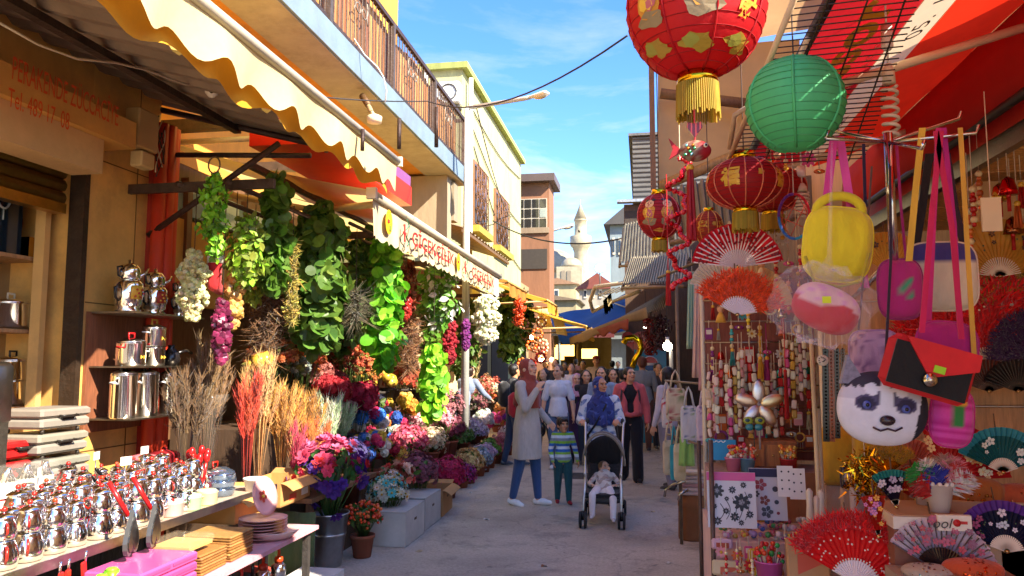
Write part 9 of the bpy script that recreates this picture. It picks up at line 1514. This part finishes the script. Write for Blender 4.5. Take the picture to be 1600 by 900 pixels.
for (u, v, col, lab) in ((1426, 730, '#2a9a3c', 'green feather leaning left in the white cup'), (1445, 720, '#d8ccc8', 'white feather standing left in the cup'), (1458, 732, '#2a34a8', 'royal blue feather in the middle of the cup'), (1432, 752, '#b81c1c', 'red feather drooping left in the cup'), (1490, 716, '#d88a9c', 'pink feather leaning right in the cup'), (1515, 742, '#d4ccd0', 'white feather drooping far right'), (1503, 728, '#c83a3a', 'short red feather behind the pink one'), (1476, 712, '#b08a80', 'beige feather behind the blue one')):
    e = P(u, v, Y=3.15); b = MB(); k = 170; t = rng.random(k); d = (e-cc); q = np.array([tuple(cc+d*(.25+.75*x)) for x in t])+rng.normal(size=(k, 3))*.004; s_ = np.where(rng.random(k) > .5, 1., -1.)[:, None]; sd = V3((-d.z, 0, d.x)).normalized(); b.inst((SPIKE[0]*(4, 4, 1), SPIKE[1]), 'fluff', look(np.array(d.normalized())*.75+s_*np.array(sd)+rng.normal(size=(k, 3))*.2, .055*np.sin(pi*np.clip(t*.85+.12, 0, 1))+.01), q, np.array([jit(col, .2) for _ in range(k)])); b.tube([cc-V3((0, 0, .06)), cc, e], .002, 'gloss', '#d8cfc4', 4); b.thing('feather', lab, 'feather', cc-V3((0, 0, .06)))
for i, (u, v, wpx, hpx, col, lab) in enumerate(((1520, 772, 90, 50, '#9a5a24', 'brown gold sequin cloth bundle behind the feathers'), (1590, 778, 60, 40, '#a8502c', 'rust sequin cloth bundle at the right edge'), (1520, 890, 80, 30, '#b84a24', 'orange beaded trim at the bottom right'), (1450, 895, 70, 24, '#a89a8c', 'clear packet of white beads below the floral fan'))):
    Y = 3.5 if i < 2 else 2.98; c = P(u, v, Y=Y); w_, h_ = wpx/1200*Y, hpx/1200*Y; b = MB(); b.add(*pillow(c, w_, h_, .14, jit(col, .05), 'cloth', n=2.4)); k = 160; d = rng.normal(size=(k, 3)); d /= np.linalg.norm(d, axis=1)[:, None]; b.inst((ICO[0]*(1, 1, .5), ICO[1]), 'steel', look(d, np.full(k, .007)), np.array(c)+d*(w_*.48, .07, h_*.48), np.array([jit(col, .4) for _ in range(k)])); b.bb((c.x-w_*.62, c.y-.09, .66), (c.x+w_*.62, c.y+.12, c.z-h_*.12), 'card', ['#b5a48c', '#a8907c', '#8a6a54', '#a08c7c'][i]); b.thing('sequin_cloth', lab, 'cloth', c-V3((0, 0, h_/2)))
# goods glimpsed deeper in the shop
c = P(1549, 335, Y=3.4); b = MB(); b.box(c, (.075, .01, .14), 'paper', '#e0d4b0'); hang(b, c+V3((0, 0, .07)), .45); b.thing('price_card', 'cream price card hanging before the warm ceiling', 'price card', c)
for i in range(9):
    u, v = [(1575, 290), (1590, 330), (1520, 310), (1562, 300), (1596, 300), (1515, 345), (1582, 352), (1600, 365), (1530, 285)][i]; c = P(u, v, Y=4.0+.03*i); n_ = ['red', 'orange', 'red', 'gold', 'red', 'orange', 'brown', 'red', 'orange'][i]; kind = ['bell_charm', 'tassel_charm', 'beaded_string'][i % 3]; b = trinket(kind, c, CN[n_], .09); hang(b, c, .35); b.thing(kind, '%s %s hanging inside the shop, %s from the left' % (n_, kind.replace('_', ' '), ORD[i].replace('nearest', 'first')), 'ornament', c, 'ornaments inside the gift shop')
for i in range(12):   # small charms above the lanterns and around the hoop
    u, v = [(1205, 265), (1215, 250), (1228, 262), (1262, 250), (1280, 268), (1199, 395), (1212, 408), (1222, 372), (1232, 412), (1190, 420), (1250, 395), (1246, 428)][i]; c = P(u, v, Y=3.5+.04*i); kind = ['hair_clip', 'yarn_doll', 'beaded_string', 'felt_flower'][i % 4]; n_ = ['turquoise', 'red', 'yellow', 'pink', 'orange', 'rose', 'red', 'silver', 'pink', 'cream', 'red', 'brown'][i]; b = trinket(kind, c, CN[n_], .06); hang(b, c, .4); b.thing(kind, '%s %s dangling between the lanterns and the hoop, %s from the top' % (n_, kind.replace('_', ' '), ORD[i].replace('nearest', 'first')), kind.replace('_', ' '), c, 'charms by the lanterns')
